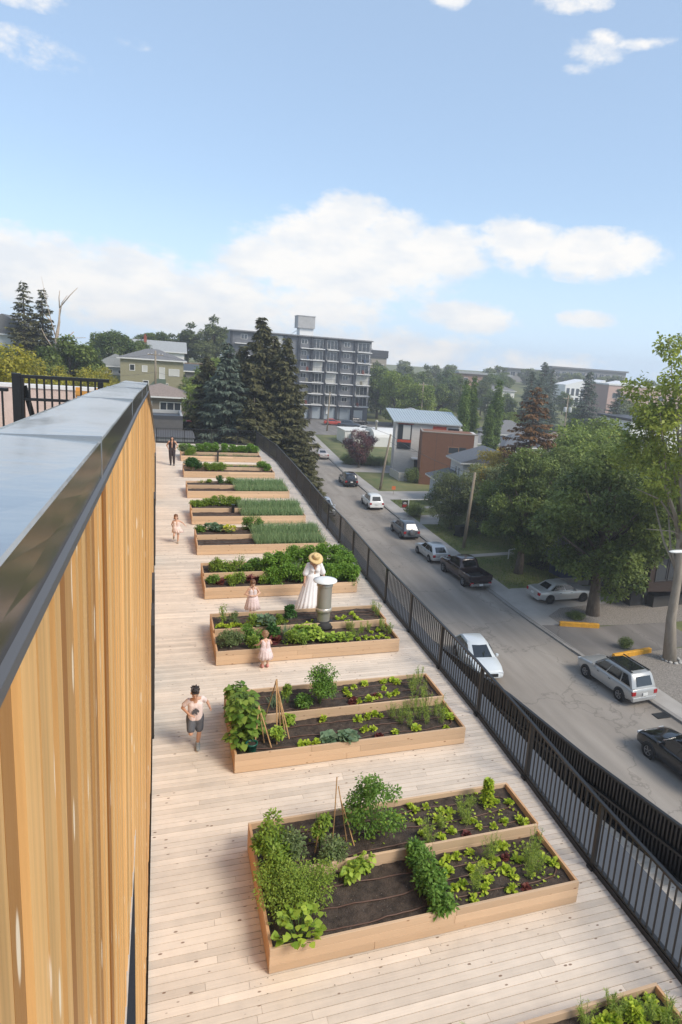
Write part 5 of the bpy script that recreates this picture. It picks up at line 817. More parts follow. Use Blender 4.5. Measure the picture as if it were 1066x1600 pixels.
# --- near right
rr_ = broadleaf('street_maple', 12.6, 5.6, .09, 33000, .23, 'maple', 58, seed=9, tr=.42, blobr=(.13, .22), fill=.35); place(rr_, 1, 28.4, 37.4, -9.9, .4, 1, label='largest dark green maple rooted in the gravel by the yellow kerb')
place(rr_, 0, 27.6, 46.8, -9.9, 2.6, .88, .80, label='dark green maple on the lawn behind the silver parked sedan'); place(rr_, 0, 35.5, 44.5, -9.9, 4.0, .90, .95, label='dark green maple filling the right edge beyond the largest one')
l1 = broadleaf('garden_tree', 7.2, 3.3, .06, 17000, .15, 'grey', 32, seed=10, blobr=(.18, .32)); place(l1, 1, 27.6, 61.2, -9.9, 0, .95, .98, label='loose grey green tree at the left in front of the small white house'); place(l1, 0, 30.2, 59.2, -9.9, 2, 1.12, 1.05, label='grey green tree between the wheelie bin and the small white house'); place(l1, 0, 31.2, 52.6, -9.9, 4, .80, .8, label='grey green tree behind the wooden pole near the maple on the lawn')
m1 = broadleaf('yellow_tree', 8.5, 3.0, .08, 15000, .16, 'yellow', 28, seed=12, blobr=(.18, .34)); place(m1, 1, 34.6, 65, -9.9, 0, 1.05, 1.05, label='yellowing tree in front of the small grey roofed house'); place(m1, 0, 30.9, 61.2, -9.9, 3, .88, .86, label='low yellowing bush between the street trees'); place(m1, 0, 38.6, 71, -9.9, 5, .98, .8, label='yellow tree beyond the grey roofed house'); place(m1, 0, 33.0, 56.5, -9.9, 1, 1.05, 1.0, label='yellow green tree left of the largest maple')
n1 = broadleaf('leafy_poplar', 22.5, 5.9, .36, 19000, .23, 'poplar', 62, seed=13, tr=.36, bk=bark_pale, blobr=(.09, .19), fill=.1, lean=(-1.8, 0)); place(n1, 1, 28.7, 29.9, -9.9, 0, .93, label='tall light green poplar with a pale trunk at the right edge')
for i, (X, Y, s) in enumerate([(175, 290, .6), (190, 280, .65), (205, 300, .6), (222, 290, .65), (160, 240, .6), (178, 235, .5), (200, 250, .6), (215, 262, .6), (118, 150, .7), (130, 165, .65), (142, 180, .6), (110, 140, .6)]):
    place(o1, 0, X, Y, None, i*1.3, s*1.3, s*1.3, label='hazy round tree below the far grey buildings, %s from left' % ORD[sorted(range(12), key=lambda j: [175/290, 190/280, 205/300, 222/290, 160/240, 178/235, 200/250, 215/262, 118/150, 130/165, 142/180, 110/140][j]).index(i)], group='hazy trees on the far slope')
place(rr_, 0, 38.5, 41.0, -9.9, 1.0, .88, .85, label='dark green maple hiding the roof of the dark building'); place(rr_, 0, 33.2, 52.5, -9.9, 5.2, .84, .78, label='dark green maple behind the silver sedan, in front of the siding house'); place(rr_, 0, 42.0, 49.5, -9.9, 3.2, .92, .9, label='dark green maple at the right edge behind the poplar leaves')
place(f1, 0, 43, 62, -9.9, 1, 1.2, 1.25, label='light green tree right of the brown drying spruce, behind the maples'); place(f1, 0, 49, 66, -9.9, 3, 1.18, 1.25, label='light green tree left of the tall poplar, hiding the pale buildings'); place(f1, 0, 39.5, 57, -9.9, 5, 1.08, 1.15, label='light green tree directly behind the largest maple'); place(f1, 0, 53.5, 74, -9.9, 4, 1.25, 1.3, label='light green tree behind the poplar, right of the other garden trees'); place(m1, 0, 54, 70, -9.9, 2, 1.3, 1.3, label='yellow green tree behind the leaves of the poplar')
FAR = [(62+8.5*k, 300+14*math.sin(k*2.3), .62+.16*math.sin(k*1.7)**2) for k in range(22)]+[(250+14*k, 322+8*math.sin(k), .5) for k in range(6)]
for k, (X, Y, s) in enumerate(FAR): place(o1, 0, X, Y, None, k*1.9, s, s*1.25, label='tiny hazy tree on the farthest ridge line, %s from left' % ORD[k], group='far ridge trees')
# --- shrubs
s1 = broadleaf('hedge_bush', 1.9, 1.3, .0, 6000, .10, 'maple', 22, seed=15, tr=.04, blobr=(.3, .5), fill=.0)
for i, X in enumerate((26.6, 28.2, 29.8, 31.3)): place(s1, i == 0, X, 98.6-.35*(X-26.6), None, i, .95, 1.0, label=['leftmost bush of the dark hedge by the purple maple', 'second bush of the dark hedge by the purple maple', 'third bush of the dark hedge by the purple maple', 'rightmost bush of the dark hedge by the purple maple'][i], cat='bush')
place(s1, 0, 25.6, 66.5, -9.8, 2, .9, .9, label='small round bush on the lawn beside the white path', cat='bush'); place(s1, 0, 32.3, 84.6, -9.6, 2, 1.3, .9, label='bush at the foot of the concrete house steps', cat='bush'); place(s1, 0, 30.2, 49.6, -9.9, 2, .8, 1.1, label='low bush in front of the siding house window', cat='bush'); place(s1, 0, 26.9, 31.9, -9.9, 2, .45, .35, label='small weed bush at the foot of the poplar', cat='bush'); place(s1, 0, 26.6, 36.9, -9.9, 2, .3, .5, label='small weed in the gravel beside the largest maple trunk', cat='bush')
# extra limbs of the poplar leaning out, pale
q = MB(); q.tube([(-.1, 0, 7.6), (-1.2, .2, 9.4), (-2.6, .4, 10.9), (-4.6, .4, 11.6)], [.12, .09, .05, .025], 6); q.tube([(-.1, 0, 8.4), (-1.8, -.2, 9.0), (-3.9, -.3, 9.2)], [.07, .04, .02], 5); q.build('limb', bark_pale, n1, smooth=True)
# lawn tufts near the street and the grass slope
n = 26000; X = nr.uniform(24.9, 33, n); Y = nr.uniform(43.6, 74, n); bad = (X < np.array([kx(y) for y in Y])+1.85)|((Y > 69)&(Y < 72))|((Y > 51.2)&(Y < 53.4))|((Y > 62.9)&(Y < 67.9)); X, Y = X[~bad], Y[~bad]; n = len(X)
P = np.stack([X, Y, np.array([zs(y) for y in Y])+.1], 1); V = leaves(P, np.stack([nr.normal(0, .4, n), nr.normal(0, .4, n), np.ones(n)], 1), nr.uniform(.06, .15, n), .05, 0)
tag(link('lawn_tufts', npmesh('lawn_tufts', V, nr.beta(2, 2, n), leafmat('grass_blades', (0.0849, 0.148, 0.0261), (0.264, 0.295, 0.0725), .2))), 'short green grass of the front lawns along the street', 'grass', kind='stuff')
# ================================================================== CARS
tyre_m = mat('tyre', (.012, .012, .012), rough=.85); rim_m = mat('alloy_rim', (.45, .45, .46), rough=.3, metal=.8); cglass = glass('car_glass', (.012, .014, .016)); trim_m = mat('car_trim', (.02, .02, .02), rough=.5)
tail_m = mat('tail_lamp', (.35, .012, .015), rough=.2); head_m = mat('head_lamp', (.62, .64, .66), rough=.12); plate_m = mat('number_plate', (.7, .7, .68), rough=.5); chrome = mat('chrome', (.6, .6, .6), rough=.15, metal=.9); tarp_m = mat('blue_tarp', (.012, .03, .085), rough=.6, var=.3, vscale=2)
def paint(name, c, metal=.35, rough=.28): return mat('paint_'+name, c, rough=rough, metal=metal, coat=.6, var=.03, vscale=1.2)
def wheel(parent, x, y, r, w_, side, rim=True):
    t = MB(); n = 24; prof = [(r*.62, -w_/2), (r*.9, -w_/2), (r, -w_/2+.03), (r, w_/2-.03), (r*.9, w_/2), (r*.62, w_/2)]
    root = empty('wheel'); root.parent = parent; root.location = (x, y, r)
    t.rings([[(rr_*math.cos(6.2832*k/n), yy_, rr_*math.sin(6.2832*k/n)) for k in range(n)] for rr_, yy_ in prof], cap=False); t.build('tyre', tyre_m, root, smooth=True)
    q = MB(); yo = side*(w_/2-.045)
    q.rings([[(rr_*math.cos(6.2832*k/n), yo, rr_*math.sin(6.2832*k/n)) for k in range(n)] for rr_ in (.02, r*.64)], 1, cap=False)
    for k in range(5):
        a = 6.2832*k/5; q.beam((.03*math.cos(a), yo+side*.018, .03*math.sin(a)), (r*.60*math.cos(a), yo+side*.018, r*.60*math.sin(a)), .055, .03)
    q.rings([[(rr_*math.cos(6.2832*k/n), yo+side*dy, rr_*math.sin(6.2832*k/n)) for k in range(n)] for rr_, dy in ((r*.56, .01), (r*.58, .03), (r*.65, .035), (r*.66, .0))], 0, cap=False)
    q.lathe([(0, 0)]*0+[(.001, 0), (.05, 0)], 8) if False else None
    q.build('rim', [rim_m if rim else trim_m, trim_m], root)
# shape tables: x from the rear (metres); lower body stations (x, zlow, zbelt, halfwidth, crown)
CARS = {
 'suv': dict(L=4.6, W=.92, st=[(0, .42, .78, .80, .02), (.06, .36, .98, .86, .02), (.5, .28, 1.03, .91, .02), (1.6, .26, 1.03, .92, .02), (3.0, .26, 1.02, .92, .03), (3.45, .27, 1.04, .91, .05), (4.1, .28, .96, .89, .06), (4.45, .30, .84, .84, .04), (4.6, .38, .62, .74, .0)], cab=(.06, 3.42, .38, 2.55, 1.72, .70), wh=(.88, 3.62, .36, .24), pil=(.27, .62)),
 'suvround': dict(L=4.5, W=.90, st=[(0, .44, .80, .78, .02), (.06, .36, .98, .85, .02), (.5, .28, 1.05, .90, .02), (1.6, .26, 1.03, .90, .02), (3.0, .26, 1.0, .90, .03), (3.4, .27, 1.02, .89, .06), (4.0, .28, .95, .87, .07), (4.35, .30, .84, .80, .05), (4.5, .38, .60, .68, .0)], cab=(.08, 3.4, .55, 2.4, 1.64, .64), wh=(.85, 3.5, .34, .23), pil=(.30, .62)),
 'sedan': dict(L=4.9, W=.93, st=[(0, .45, .82, .80, .01), (.08, .34, .98, .87, .02), (.6, .24, 1.02, .92, .03), (1.6, .22, .97, .93, .02), (3.2, .22, .94, .93, .03), (3.6, .23, .96, .92, .05), (4.4, .25, .86, .90, .05), (4.8, .28, .72, .84, .03), (4.9, .36, .56, .76, .0)], cab=(.72, 3.55, 1.45, 2.75, 1.42, .62), wh=(.98, 3.95, .34, .23), pil=(.18, .55)),
 'hatch': dict(L=4.4, W=.88, st=[(0, .42, .76, .76, .01), (.06, .32, .94, .83, .02), (.5, .24, .97, .87, .02), (1.6, .22, .95, .88, .02), (2.9, .22, .92, .88, .03), (3.25, .23, .94, .87, .05), (3.9, .25, .84, .85, .06), (4.3, .28, .70, .78, .04), (4.4, .36, .54, .68, .0)], cab=(.10, 3.25, .75, 2.25, 1.46, .62), wh=(.82, 3.45, .32, .21), pil=(.26, .60)),
 'pickup': dict(L=5.8, W=.99, st=[(0, .50, .74, .90, .0), (.05, .46, .75, .96, .0), (1.98, .34, .75, .99, .0), (1.99, .34, 1.22, .99, .0), (4.05, .34, 1.20, .99, .02), (4.4, .34, 1.20, .98, .05), (5.3, .36, 1.12, .97, .05), (5.65, .38, .98, .92, .03), (5.8, .46, .72, .86, .0)], cab=(2.02, 4.25, 2.28, 3.62, 1.86, .74), wh=(1.15, 4.75, .40, .27), pil=(.42, .46)),
}
def car(kind, name, label, loc, heading, pm, rack=False, spare=False, group='cars parked along the street', cat='car', rim=True, plate=True):
    """heading: compass direction the nose points to, from +Y clockwise"""
    S = CARS[kind]; root = empty(name, loc, math.pi/2-heading, label, cat, group); L, W = S['L'], S['W']; ox = -L/2
    rs = []
    for x, zl, zb, hw, cr in S['st']:
        half = [(0, zl), (hw*.86, zl), (hw*.97, zl+.07), (hw, zl+(zb-zl)*.45), (hw*.985, zb-.10), (hw*.93, zb-.02), (hw*.80, zb+cr*.5), (hw*.4, zb+cr*.95), (0, zb+cr)]
        rs.append([(x+ox, y, z) for y, z in half]+[(x+ox, -y, z) for y, z in half[-2:0:-1]])
    q = MB(); q.rings(rs)
    xr, xf, tr_, tf, zt, hwt = S['cab']; zb0 = .93*1 if False else min(s_[2] for s_ in S['st'][2:6] if s_[2] > .8)-.03; hwb = W*.90
    def cab(x, z, y): return (x+ox, y, z)
    # cabin as a loft of cross sections from belt to roof
    lev = []
    for f in (0, .5, .88, 1.0):
        z = zb0+(zt-.03-zb0)*f if f < 1 else zt; e = 1-(1-f)*1.0; bulge = .10 if f == .88 else 0
        x0 = xr+(tr_-xr)*(f if f < 1 else 1.25); x1 = xf+(tf-xf)*(f if f < 1 else 1.12); y = hwb+(hwt-hwb)*(f if f < 1 else 1.35)
        r_ = .10+.06*f
        lev.append([cab(x0+r_*.5, z, -y), cab((x0+x1)/2, z, -y*1.015), cab(x1-r_*2, z, -y), cab(x1-r_*.4, z, -y*.72), cab(x1, z, 0), cab(x1-r_*.4, z, y*.72), cab(x1-r_*2, z, y), cab((x0+x1)/2, z, y*1.015), cab(x0+r_*.5, z, y), cab(x0, z, y*.7), cab(x0-.01, z, 0), cab(x0, z, -y*.7)])
    q.rings(lev)
    if kind == 'pickup':
        for s in (-1, 1): q.box(.06+ox, 1.98+ox, s*.97-.045, s*.97+.045, .74, 1.17)
        q.box(.0+ox, .08+ox, -.90, .90, .60, 1.15)
    o = q.build('body', pm, root, smooth=False); bevel(o, .035, 3)
    for p_ in o.data.polygons: p_.use_smooth = True
    # glass panels, proud of the cabin shell
    H = zt-.03-zb0
    def pt(fx_, f, side):     # along side: fx 0 rear..1 front at level f
        x0 = xr+(tr_-xr)*f; x1 = xf+(tf-xf)*f; y = (hwb+(hwt-hwb)*f)*1.012+.012
        return Vector((x0+(x1-x0)*fx_+ox, side*y, zb0+H*f))
    p1, p2 = S['pil']
    wins = [(.05, p1), (p1+.025, p2), (p2+.025, .93)] if kind != 'pickup' else [(.06, .47), (.50, .93)]
    for s in (-1, 1):
        for a_, b_ in wins:
            lo_, hi_ = .14, .86; g = MB()
            va = [pt(a_, lo_, s), pt(b_, lo_, s), pt(b_ if b_ < .9 else .90, hi_, s), pt(a_ if a_ > .1 else .13, hi_, s)]
            g.add(va, [(0, 1, 2, 3)] if s < 0 else [(3, 2, 1, 0)]); g.build('side_window', cglass, root)
    def fb(f, yf, front):
        x = (xf+(tf-xf)*f) if front else (xr+(tr_-xr)*f); y = (hwb+(hwt-hwb)*f)
        off = .016 if front else -.024; r_ = .10+.06*f; xc = x-(r_*.4 if abs(yf) > .5 else 0)*(1 if front else 0)
        return Vector((xc+off+ox, yf*y, zb0+H*f+.006))
    for front, nm in ((True, 'windscreen'), (False, 'rear_window')):
        g = MB(); lo_, hi_ = (.10, .90) if front else (.18, .84); yk = .70 if front else .66
        a_ = [fb(lo_, -yk, front), fb(lo_, 0, front), fb(lo_, yk, front), fb(hi_, yk, front), fb(hi_, 0, front), fb(hi_, -yk, front)]
        g.add(a_, [(0, 1, 4, 5), (1, 2, 3, 4)] if front else [(5, 4, 1, 0), (4, 3, 2, 1)]); g.build(nm, cglass, root)
    xw0, xw1, r, tw = S['wh']
    n = 20
    for x in (xw0, xw1):
        for s in (-1, 1):
            ar = MB(); ar.rings([[(x+ox+rr_*math.cos(6.2832*k/n), s*yy_, r+rr_*math.sin(6.2832*k/n)) for k in range(n)] for rr_, yy_ in ((.02, W*1.004), (r*1.16, W*1.004), (r*1.18, W*.95))], cap=False); ar.build('wheel_arch', trim_m, root)
    for x in (xw0, xw1):
        for s in (-1, 1): wheel(root, x+ox, s*(W-tw*.36), r, tw, s, rim)
    zb_r = S['st'][1][2]
    for s in (-1, 1):
        g = MB(); g.box(-.012+ox, .10+ox, s*W*.80-.10, s*W*.80+.12*(s > 0)+.12*(s < 0)-.04, zb_r-.30, zb_r-.08) if False else g.box(ox-.012, ox+.16, min(s*W*.66, s*W*.93), max(s*W*.66, s*W*.93), zb_r-.32, zb_r-.10); bevel(g.build('tail_light', tail_m, root), .02)
        zf = S['st'][-2][2]; g = MB(); g.box(L-.30+ox, L-.04+ox, min(s*W*.54, s*W*.86), max(s*W*.54, s*W*.86), zf-.16, zf-.02); bevel(g.build('headlight', head_m, root), .02)
        g = MB(); g.box(xf-.45+ox, xf-.30+ox, min(s*W*.95, s*W*1.12), max(s*W*.95, s*W*1.12), zb0+.02, zb0+.17); bevel(g.build('mirror', pm, root), .02)
        g = MB(); g.box(L*.36+ox, L*.36+.16+ox, min(s*W*.99, s*W*1.012), max(s*W*.99, s*W*1.012), zb0-.14, zb0-.11); g.box(L*.56+ox, L*.56+.16+ox, min(s*W*.99, s*W*1.012), max(s*W*.99, s*W*1.012), zb0-.14, zb0-.11); g.build('door_handles', trim_m, root)
    g = MB(); g.box(ox-.05, ox+.12, -W*.88, W*.88, .34, .56); bevel(g.build('rear_bumper', chrome if kind == 'pickup' else pm, root), .03)
    g = MB(); g.box(L+ox-.10, L+ox+.03, -W*.5, W*.5, .42, .60); bevel(g.build('grille', trim_m, root), .02)
    if plate: g = MB(); zp = .66 if kind != 'pickup' else .40; g.box(ox-.06, ox-.03, -.16, .16, zp-.02, zp+.13); g.build('number_plate', plate_m, root)
    if rack:
        for s in (-1, 1): g = MB(); g.beam((tr_+.1+ox, s*hwt*.86, zt+.05), (tf-.05+ox, s*hwt*.86, zt+.05), .05, .05); g.build('roof_rail', trim_m, root)
        g = MB(); g.box(tr_+.35+ox, tf-.15+ox, -hwt*.70, hwt*.70, zt+.006, zt+.02); g.build('roof_panel', cglass, root)
    if spare:
        g = MB(); n = 20; g.rings([[(xx+ox, .28*k_*math.cos(6.2832*k/n)+.0, .84+.28*k_*math.sin(6.2832*k/n)) for k in range(n)] for xx, k_ in ((-.02, 1.05), (-.16, 1.05), (-.2, .9), (-.205, .05))], cap=False); g.build('spare_wheel_cover', paint('grey_cover', (.20, .20, .21)), root, smooth=True)
    if kind == 'pickup':
        g = MB(); g.box(.09+ox, 1.96+ox, -.90, .90, .757, .765); g.build('bed_liner', trim_m, root)
    return root
def cz(Y): return zs(Y)+.002
silver = paint('silver', (.46, .46, .45)); white = paint('white', (.74, .74, .72), 0); black_p = paint('black', (.010, .010, .012), .1, .15); grey_p = paint('slate', (.10, .115, .135)); plum = paint('plum_black', (.028, .014, .016), .2, .2)
car('suv', 'parked_suv', 'silver sport utility vehicle with black roof rails parked beside the gravel', (22.95, 27.9, cz(28)), R(-4), silver, rack=True)
car('pickup', 'pickup_truck', 'dark plum black pickup truck with an empty cargo bed parked at the kerb', (22.3, 46.4, cz(46)), R(-2), plum, cat='truck')
car('hatch', 'parked_hatchback', 'silver hatchback parked in front of the pickup truck', (21.85, 52.3, cz(52)), R(-1), paint('pale_silver', (.52, .53, .53)))
car('suvround', 'parked_suv', 'dark slate sport utility vehicle with a spare wheel cover on its back door', (22.0, 59.9, cz(60)), R(1), grey_p, spare=True)
car('suvround', 'parked_suv', 'white compact sport utility vehicle parked by the lawn with the small sign', (22.2, 71.6, cz(71.6)), R(3), white)
car('suv', 'parked_suv', 'black sport utility vehicle, farthest of the large cars along the right kerb', (22.6, 83.8, cz(83.8)), R(3), black_p)
car('sedan', 'parked_sedan', 'pale sedan at the far end of the row beside the grass slope', (23.7, 104.5, cz(104.5)), R(5), paint('beige', (.52, .46, .43)))
car('sedan', 'parked_sedan', 'silver sedan parked across the concrete driveway under the largest maple', (27.7, 40.7, -9.875), R(88), paint('warm_silver', (.50, .49, .47)), rim=False)
car('hatch', 'moving_hatchback', 'white hatchback facing the camera on the left side of the street, half behind the railing', (16.2, 31.6, cz(31)), R(186), paint('cool_white', (.66, .69, .70), .1))
car('suv', 'black_suv', 'black sport utility vehicle cut off by the right edge of the photo', (21.0, 20.3, cz(20)), R(-3), black_p)
car('suvround', 'parked_suv', 'silver car on the left side of the street, glimpsed through the railing', (15.8, 68.5, cz(68)), R(181), paint('light_silver', (.5, .52, .55)))
car('hatch', 'parked_hatchback', 'white car on the left side of the street just behind the silver one', (15.6, 75.5, cz(75)), R(181), white)
car('hatch', 'red_hatchback', 'red car on the lot in front of the apartment block', (36.5, 148, zs(148)+.15), R(100), paint('red', (.50, .06, .03), .1), group='cars on the apartment lot')
car('suv', 'grey_suv', 'dark grey sport utility vehicle beside the red car at the apartment block', (39.6, 144.5, zs(144)+.15), R(110), grey_p, group='cars on the apartment lot')
car('suvround', 'dark_suv', 'nearly black sport utility vehicle behind the grey one at the apartment block', (43.2, 150.5, zs(150)+.15), R(80), black_p, group='cars on the apartment lot')
car('sedan', 'white_sedan', 'white car above the white garage near the apartment block', (41.0, 137.5, zs(137)+.15), R(95), white, group='cars on the apartment lot')
car('hatch', 'red_hatchback', 'red car on the small lot beyond the far railing', (2.0, 75.2, -2.55), R(185), paint('crimson', (.42, .03, .05), .1), group='cars on the small lot')
car('suv', 'white_van', 'pale van next to the red car behind the far railing', (4.4, 73.5, -2.6), R(185), paint('van_white', (.60, .64, .68), .0), group='cars on the small lot', cat='van')
# ================================================================== BUILDINGS
pane_m = glass('window_glass', (.035, .042, .05)); wf_m = mat('white_trim', (.70, .69, .66), rough=.5); dk_trim = mat('dark_trim', (.05, .05, .055), rough=.5)
blind_m = mat('pale_blind', (.55, .54, .5), rough=.6); shingle = mat('grey_shingles', (.17, .168, .17), rough=.95, var=.22, vscale=5, stretch=(1, 1, 3)); shingle_b = mat('brown_shingles', (.26, .205, .175), rough=.95, var=.25, vscale=6)
def siding(name, c, pitch=.2, vert=False, dark=.8):
    m = mat(name, c, rough=.75, var=.06, vscale=1.5); t = m.node_tree; b = t.nodes['Principled BSDF']; co = t.nodes.new('ShaderNodeTexCoord'); sp = t.nodes.new('ShaderNodeSeparateXYZ'); t.links.new(co.outputs['Object'], sp.inputs[0])
    if vert: s = mth('ADD', sp.outputs[0], sp.outputs[1], tree=t)
    else: s = sp.outputs[2]
    fr = mth('FRACT', mth('MULTIPLY', s, 1/pitch, tree=t), tree=t); h = mth('MULTIPLY', fr, 1, tree=t)
    bp = t.nodes.new('ShaderNodeBump'); bp.inputs['Strength'].default_value = .9; bp.inputs['Distance'].default_value = .03; t.links.new(h, bp.inputs['Height']); t.links.new(bp.outputs[0], b.inputs['Normal'])
    g = mth('MULTIPLY_ADD', mth('GREATER_THAN', fr, .12, tree=t), 1-dark, dark, tree=t)
    src = b.inputs['Base Color'].links[0].from_socket; vs_ = t.nodes.new('ShaderNodeVectorMath'); vs_.operation = 'SCALE'; t.links.new(src, vs_.inputs[0]); t.links.new(g, vs_.inputs['Scale']); t.links.new(vs_.outputs[0], b.inputs['Base Color']); return m
def window(par, face, u, z, w_, h, depth=0, fm=None, pm=None, at=0, div=1, name='window'):
    """u = start along the face, at = plane coordinate; face S/N run along x, W/E along y"""
    def bx(b, u0, u1, z0, z1, d0, d1, mi=0):
        if face == 'S': b.box(u0, u1, at-d1, at-d0, z0, z1, mi)
        elif face == 'N': b.box(u0, u1, at+d0, at+d1, z0, z1, mi)
        elif face == 'W': b.box(at-d1, at-d0, u0, u1, z0, z1, mi)
        else: b.box(at+d0, at+d1, u0, u1, z0, z1, mi)
    t_ = .09; f = MB(); bx(f, u, u+w_, z, z+t_, .003, .06); bx(f, u, u+w_, z+h-t_, z+h, .003, .06); bx(f, u, u+t_, z+t_, z+h-t_, .003, .06); bx(f, u+w_-t_, u+w_, z+t_, z+h-t_, .003, .06)
    for k in range(1, div): c = u+w_*k/div; bx(f, c-.035, c+.035, z+t_, z+h-t_, .004, .055)
    fo = f.build(name, fm or wf_m, par); p = MB(); bx(p, u+t_, u+w_-t_, z+t_, z+h-t_, .002, .02); p.build('pane', pm or pane_m, fo); return fo
def hiproof(x0, x1, y0, y1, z, h, ov=.5, gable=None, th=.18):
    b = MB(); x0 -= ov; x1 += ov; y0 -= ov; y1 += ov; W, D = x1-x0, y1-y0
    if gable == 'x': a, c = (x0, (y0+y1)/2), (x1, (y0+y1)/2)
    elif gable == 'y': a, c = ((x0+x1)/2, y0), ((x0+x1)/2, y1)
    elif W > D: a, c = (x0+D/2, (y0+y1)/2), (x1-D/2, (y0+y1)/2)
    else: a, c = ((x0+x1)/2, y0+W/2), ((x0+x1)/2, y1-W/2)
    e = [(x0, y0, z), (x1, y0, z), (x1, y1, z), (x0, y1, z)]; lo = [(p[0], p[1], z-th) for p in e]; A = (a[0], a[1], z+h); Cc = (c[0], c[1], z+h)
    alongx = gable == 'x' or (gable is None and W > D)
    vs = e+lo+[A, Cc]
    top = [(0, 1, 9, 8), (2, 3, 8, 9), (1, 2, 9), (3, 0, 8)] if alongx else [(0, 1, 8), (1, 2, 9, 8), (2, 3, 9), (3, 0, 8, 9)]
    b.add(vs, top, 0); b.add(vs, [(4, 5, 1, 0), (5, 6, 2, 1), (6, 7, 3, 2), (7, 4, 0, 3), (7, 6, 5, 4)], 1); return b
def house(name, label, x, y, z, W, D, H, wm, rm, rh, roof=None, rz=0, ov=.5, wins=(), cat='house', group=None, fascia=None, door=None):
    root = empty(name, (x, y, z), rz, label, cat, group); b = MB(); b.box(0, W, 0, D, -2, H)
    if roof in ('x', 'y'):
        if roof == 'x': b.add([(0, 0, H), (0, D, H), (0, D/2, H+rh*.93), (W, 0, H), (W, D, H), (W, D/2, H+rh*.93)], [(0, 2, 1), (3, 4, 5)])
        else: b.add([(0, 0, H), (W, 0, H), (W/2, 0, H+rh*.93), (0, D, H), (W, D, H), (W/2, D, H+rh*.93)], [(0, 1, 2), (3, 5, 4)])
    b.build('wall', wm, root); r = hiproof(0, W, 0, D, H+.18, rh, ov, roof).build('roof', [rm, fascia or wf_m], root)
    for wn in wins:
        face, u, zz, w_, h = wn[:5]; at = {'S': 0, 'N': D, 'W': 0, 'E': W}[face]; window(root, face, u, zz, w_, h, at=at, div=wn[5] if len(wn) > 5 else 1, pm=wn[6] if len(wn) > 6 else None)
    if door:
        face, u, zz, w_, h = door; window(root, face, u, zz, w_, h, at=0, pm=blind_m, name='door')
    return root, r
# --- olive two storey house on the left hill
olive = siding('olive_siding', (.33, .30, .19), .25)
root, r = house('olive_house', 'two storey olive house with hipped grey roof and green outside stairs', -7.0, 110, -.4, 9.2, 7.5, 4.75, olive, shingle, 1.5, ov=.5, wins=[('S', 1.3, 3.0, .8, 1.0), ('S', 3.1, 2.9, .8, 1.0, 1, blind_m), ('S', 7.0, 2.5, 1.6, 1.1, 1, blind_m), ('S', 3.2, .7, .9, .95), ('S', 6.6, .3, .35, 1.1)], door=('S', 5.6, 2.0, .85, 1.75))
b = MB(); b.add([(3.5, -.9, .2), (5.2, -.9, 2.0), (6.6, -.9, 2.0), (6.6, -.9, .2), (3.5, -.1, .2), (5.2, -.1, 2.0), (6.6, -.1, 2.0), (6.6, -.1, .2)], [(0, 3, 2, 1), (4, 5, 6, 7), (0, 1, 5, 4), (1, 2, 6, 5), (2, 3, 7, 6)]); b.build('outside_stairs', siding('green_siding', (.13, .17, .125), .25), root)
# white house behind it
root, r = house('white_house', 'white house with long pale grey roof and a red brick chimney behind the olive house', -6.3, 135, 2.2, 9.4, 7, 3.2, mat('white_render', (.72, .71, .67), rough=.8, var=.04), mat('pale_shingles', (.33, .34, .34), rough=.95, var=.12, vscale=4), 1.9, roof='x', wins=[('S', 2.6, 1.9, .8, .8), ('S', 4.4, 1.9, 1.0, .8), ('S', 7.0, 1.5, .7, .7)])
b = MB(); b.box(2.1, 2.6, 2.0, 2.5, 4.0, 5.8); b.box(2.05, 2.65, 1.95, 2.55, 5.8, 5.92); b.box(2.22, 2.48, 2.12, 2.38, 5.92, 6.3); b.build('chimney', mat('red_brick', (.30, .08, .05), rough=.9, var=.2, vscale=8), r)
# brown roofed low house
root, r = house('brown_house', 'low brown house with brown shingle roof and a wide dark window', -4.6, 85, -2.0, 6.8, 7, 2.6, siding('brown_siding', (.23, .19, .15), .2), shingle_b, 1.35, ov=.7, wins=[('S', 1.9, 1.1, .55, 1.05), ('S', 3.3, .7, 2.5, 1.4, 3)])
# flat grey building
root = empty('grey_building', (-6, 60, -4.5), 0, 'flat roofed grey building with ribbed wall directly beyond the far railing', 'building')
rib = siding('ribbed_grey', (.19, .195, .20), .35, vert=True, dark=.6); b = MB(); b.box(0, 7.6, 0, 5.0, 0, 3.55); b.build('wall', rib, root)
b = MB(); b.box(0, 6.8, 5.02, 11, 0, 4.6); b.build('rear_wall', mat('grey_render', (.11, .105, .10), rough=.9, var=.1), root)
b = MB(); b.box(-.1, 7.7, -.1, 5.0, 3.55, 3.62); b.build('roof_panel', mat('dark_roof', (.10, .10, .105), rough=.9, var=.12), root)
b = MB(); b.box(0, 6.8, 5.0, 5.2, 4.6, 4.95, 1); b.box(6.6, 6.8, 5.2, 11, 4.6, 4.95, 0); b.box(0, 6.6, 10.8, 11, 4.6, 4.95, 0); b.box(0, 6.6, 5.2, 10.8, 4.6, 4.63, 1); b.build('parapet', [mat('pale_parapet', (.42, .42, .41), rough=.7), dk_trim], root)
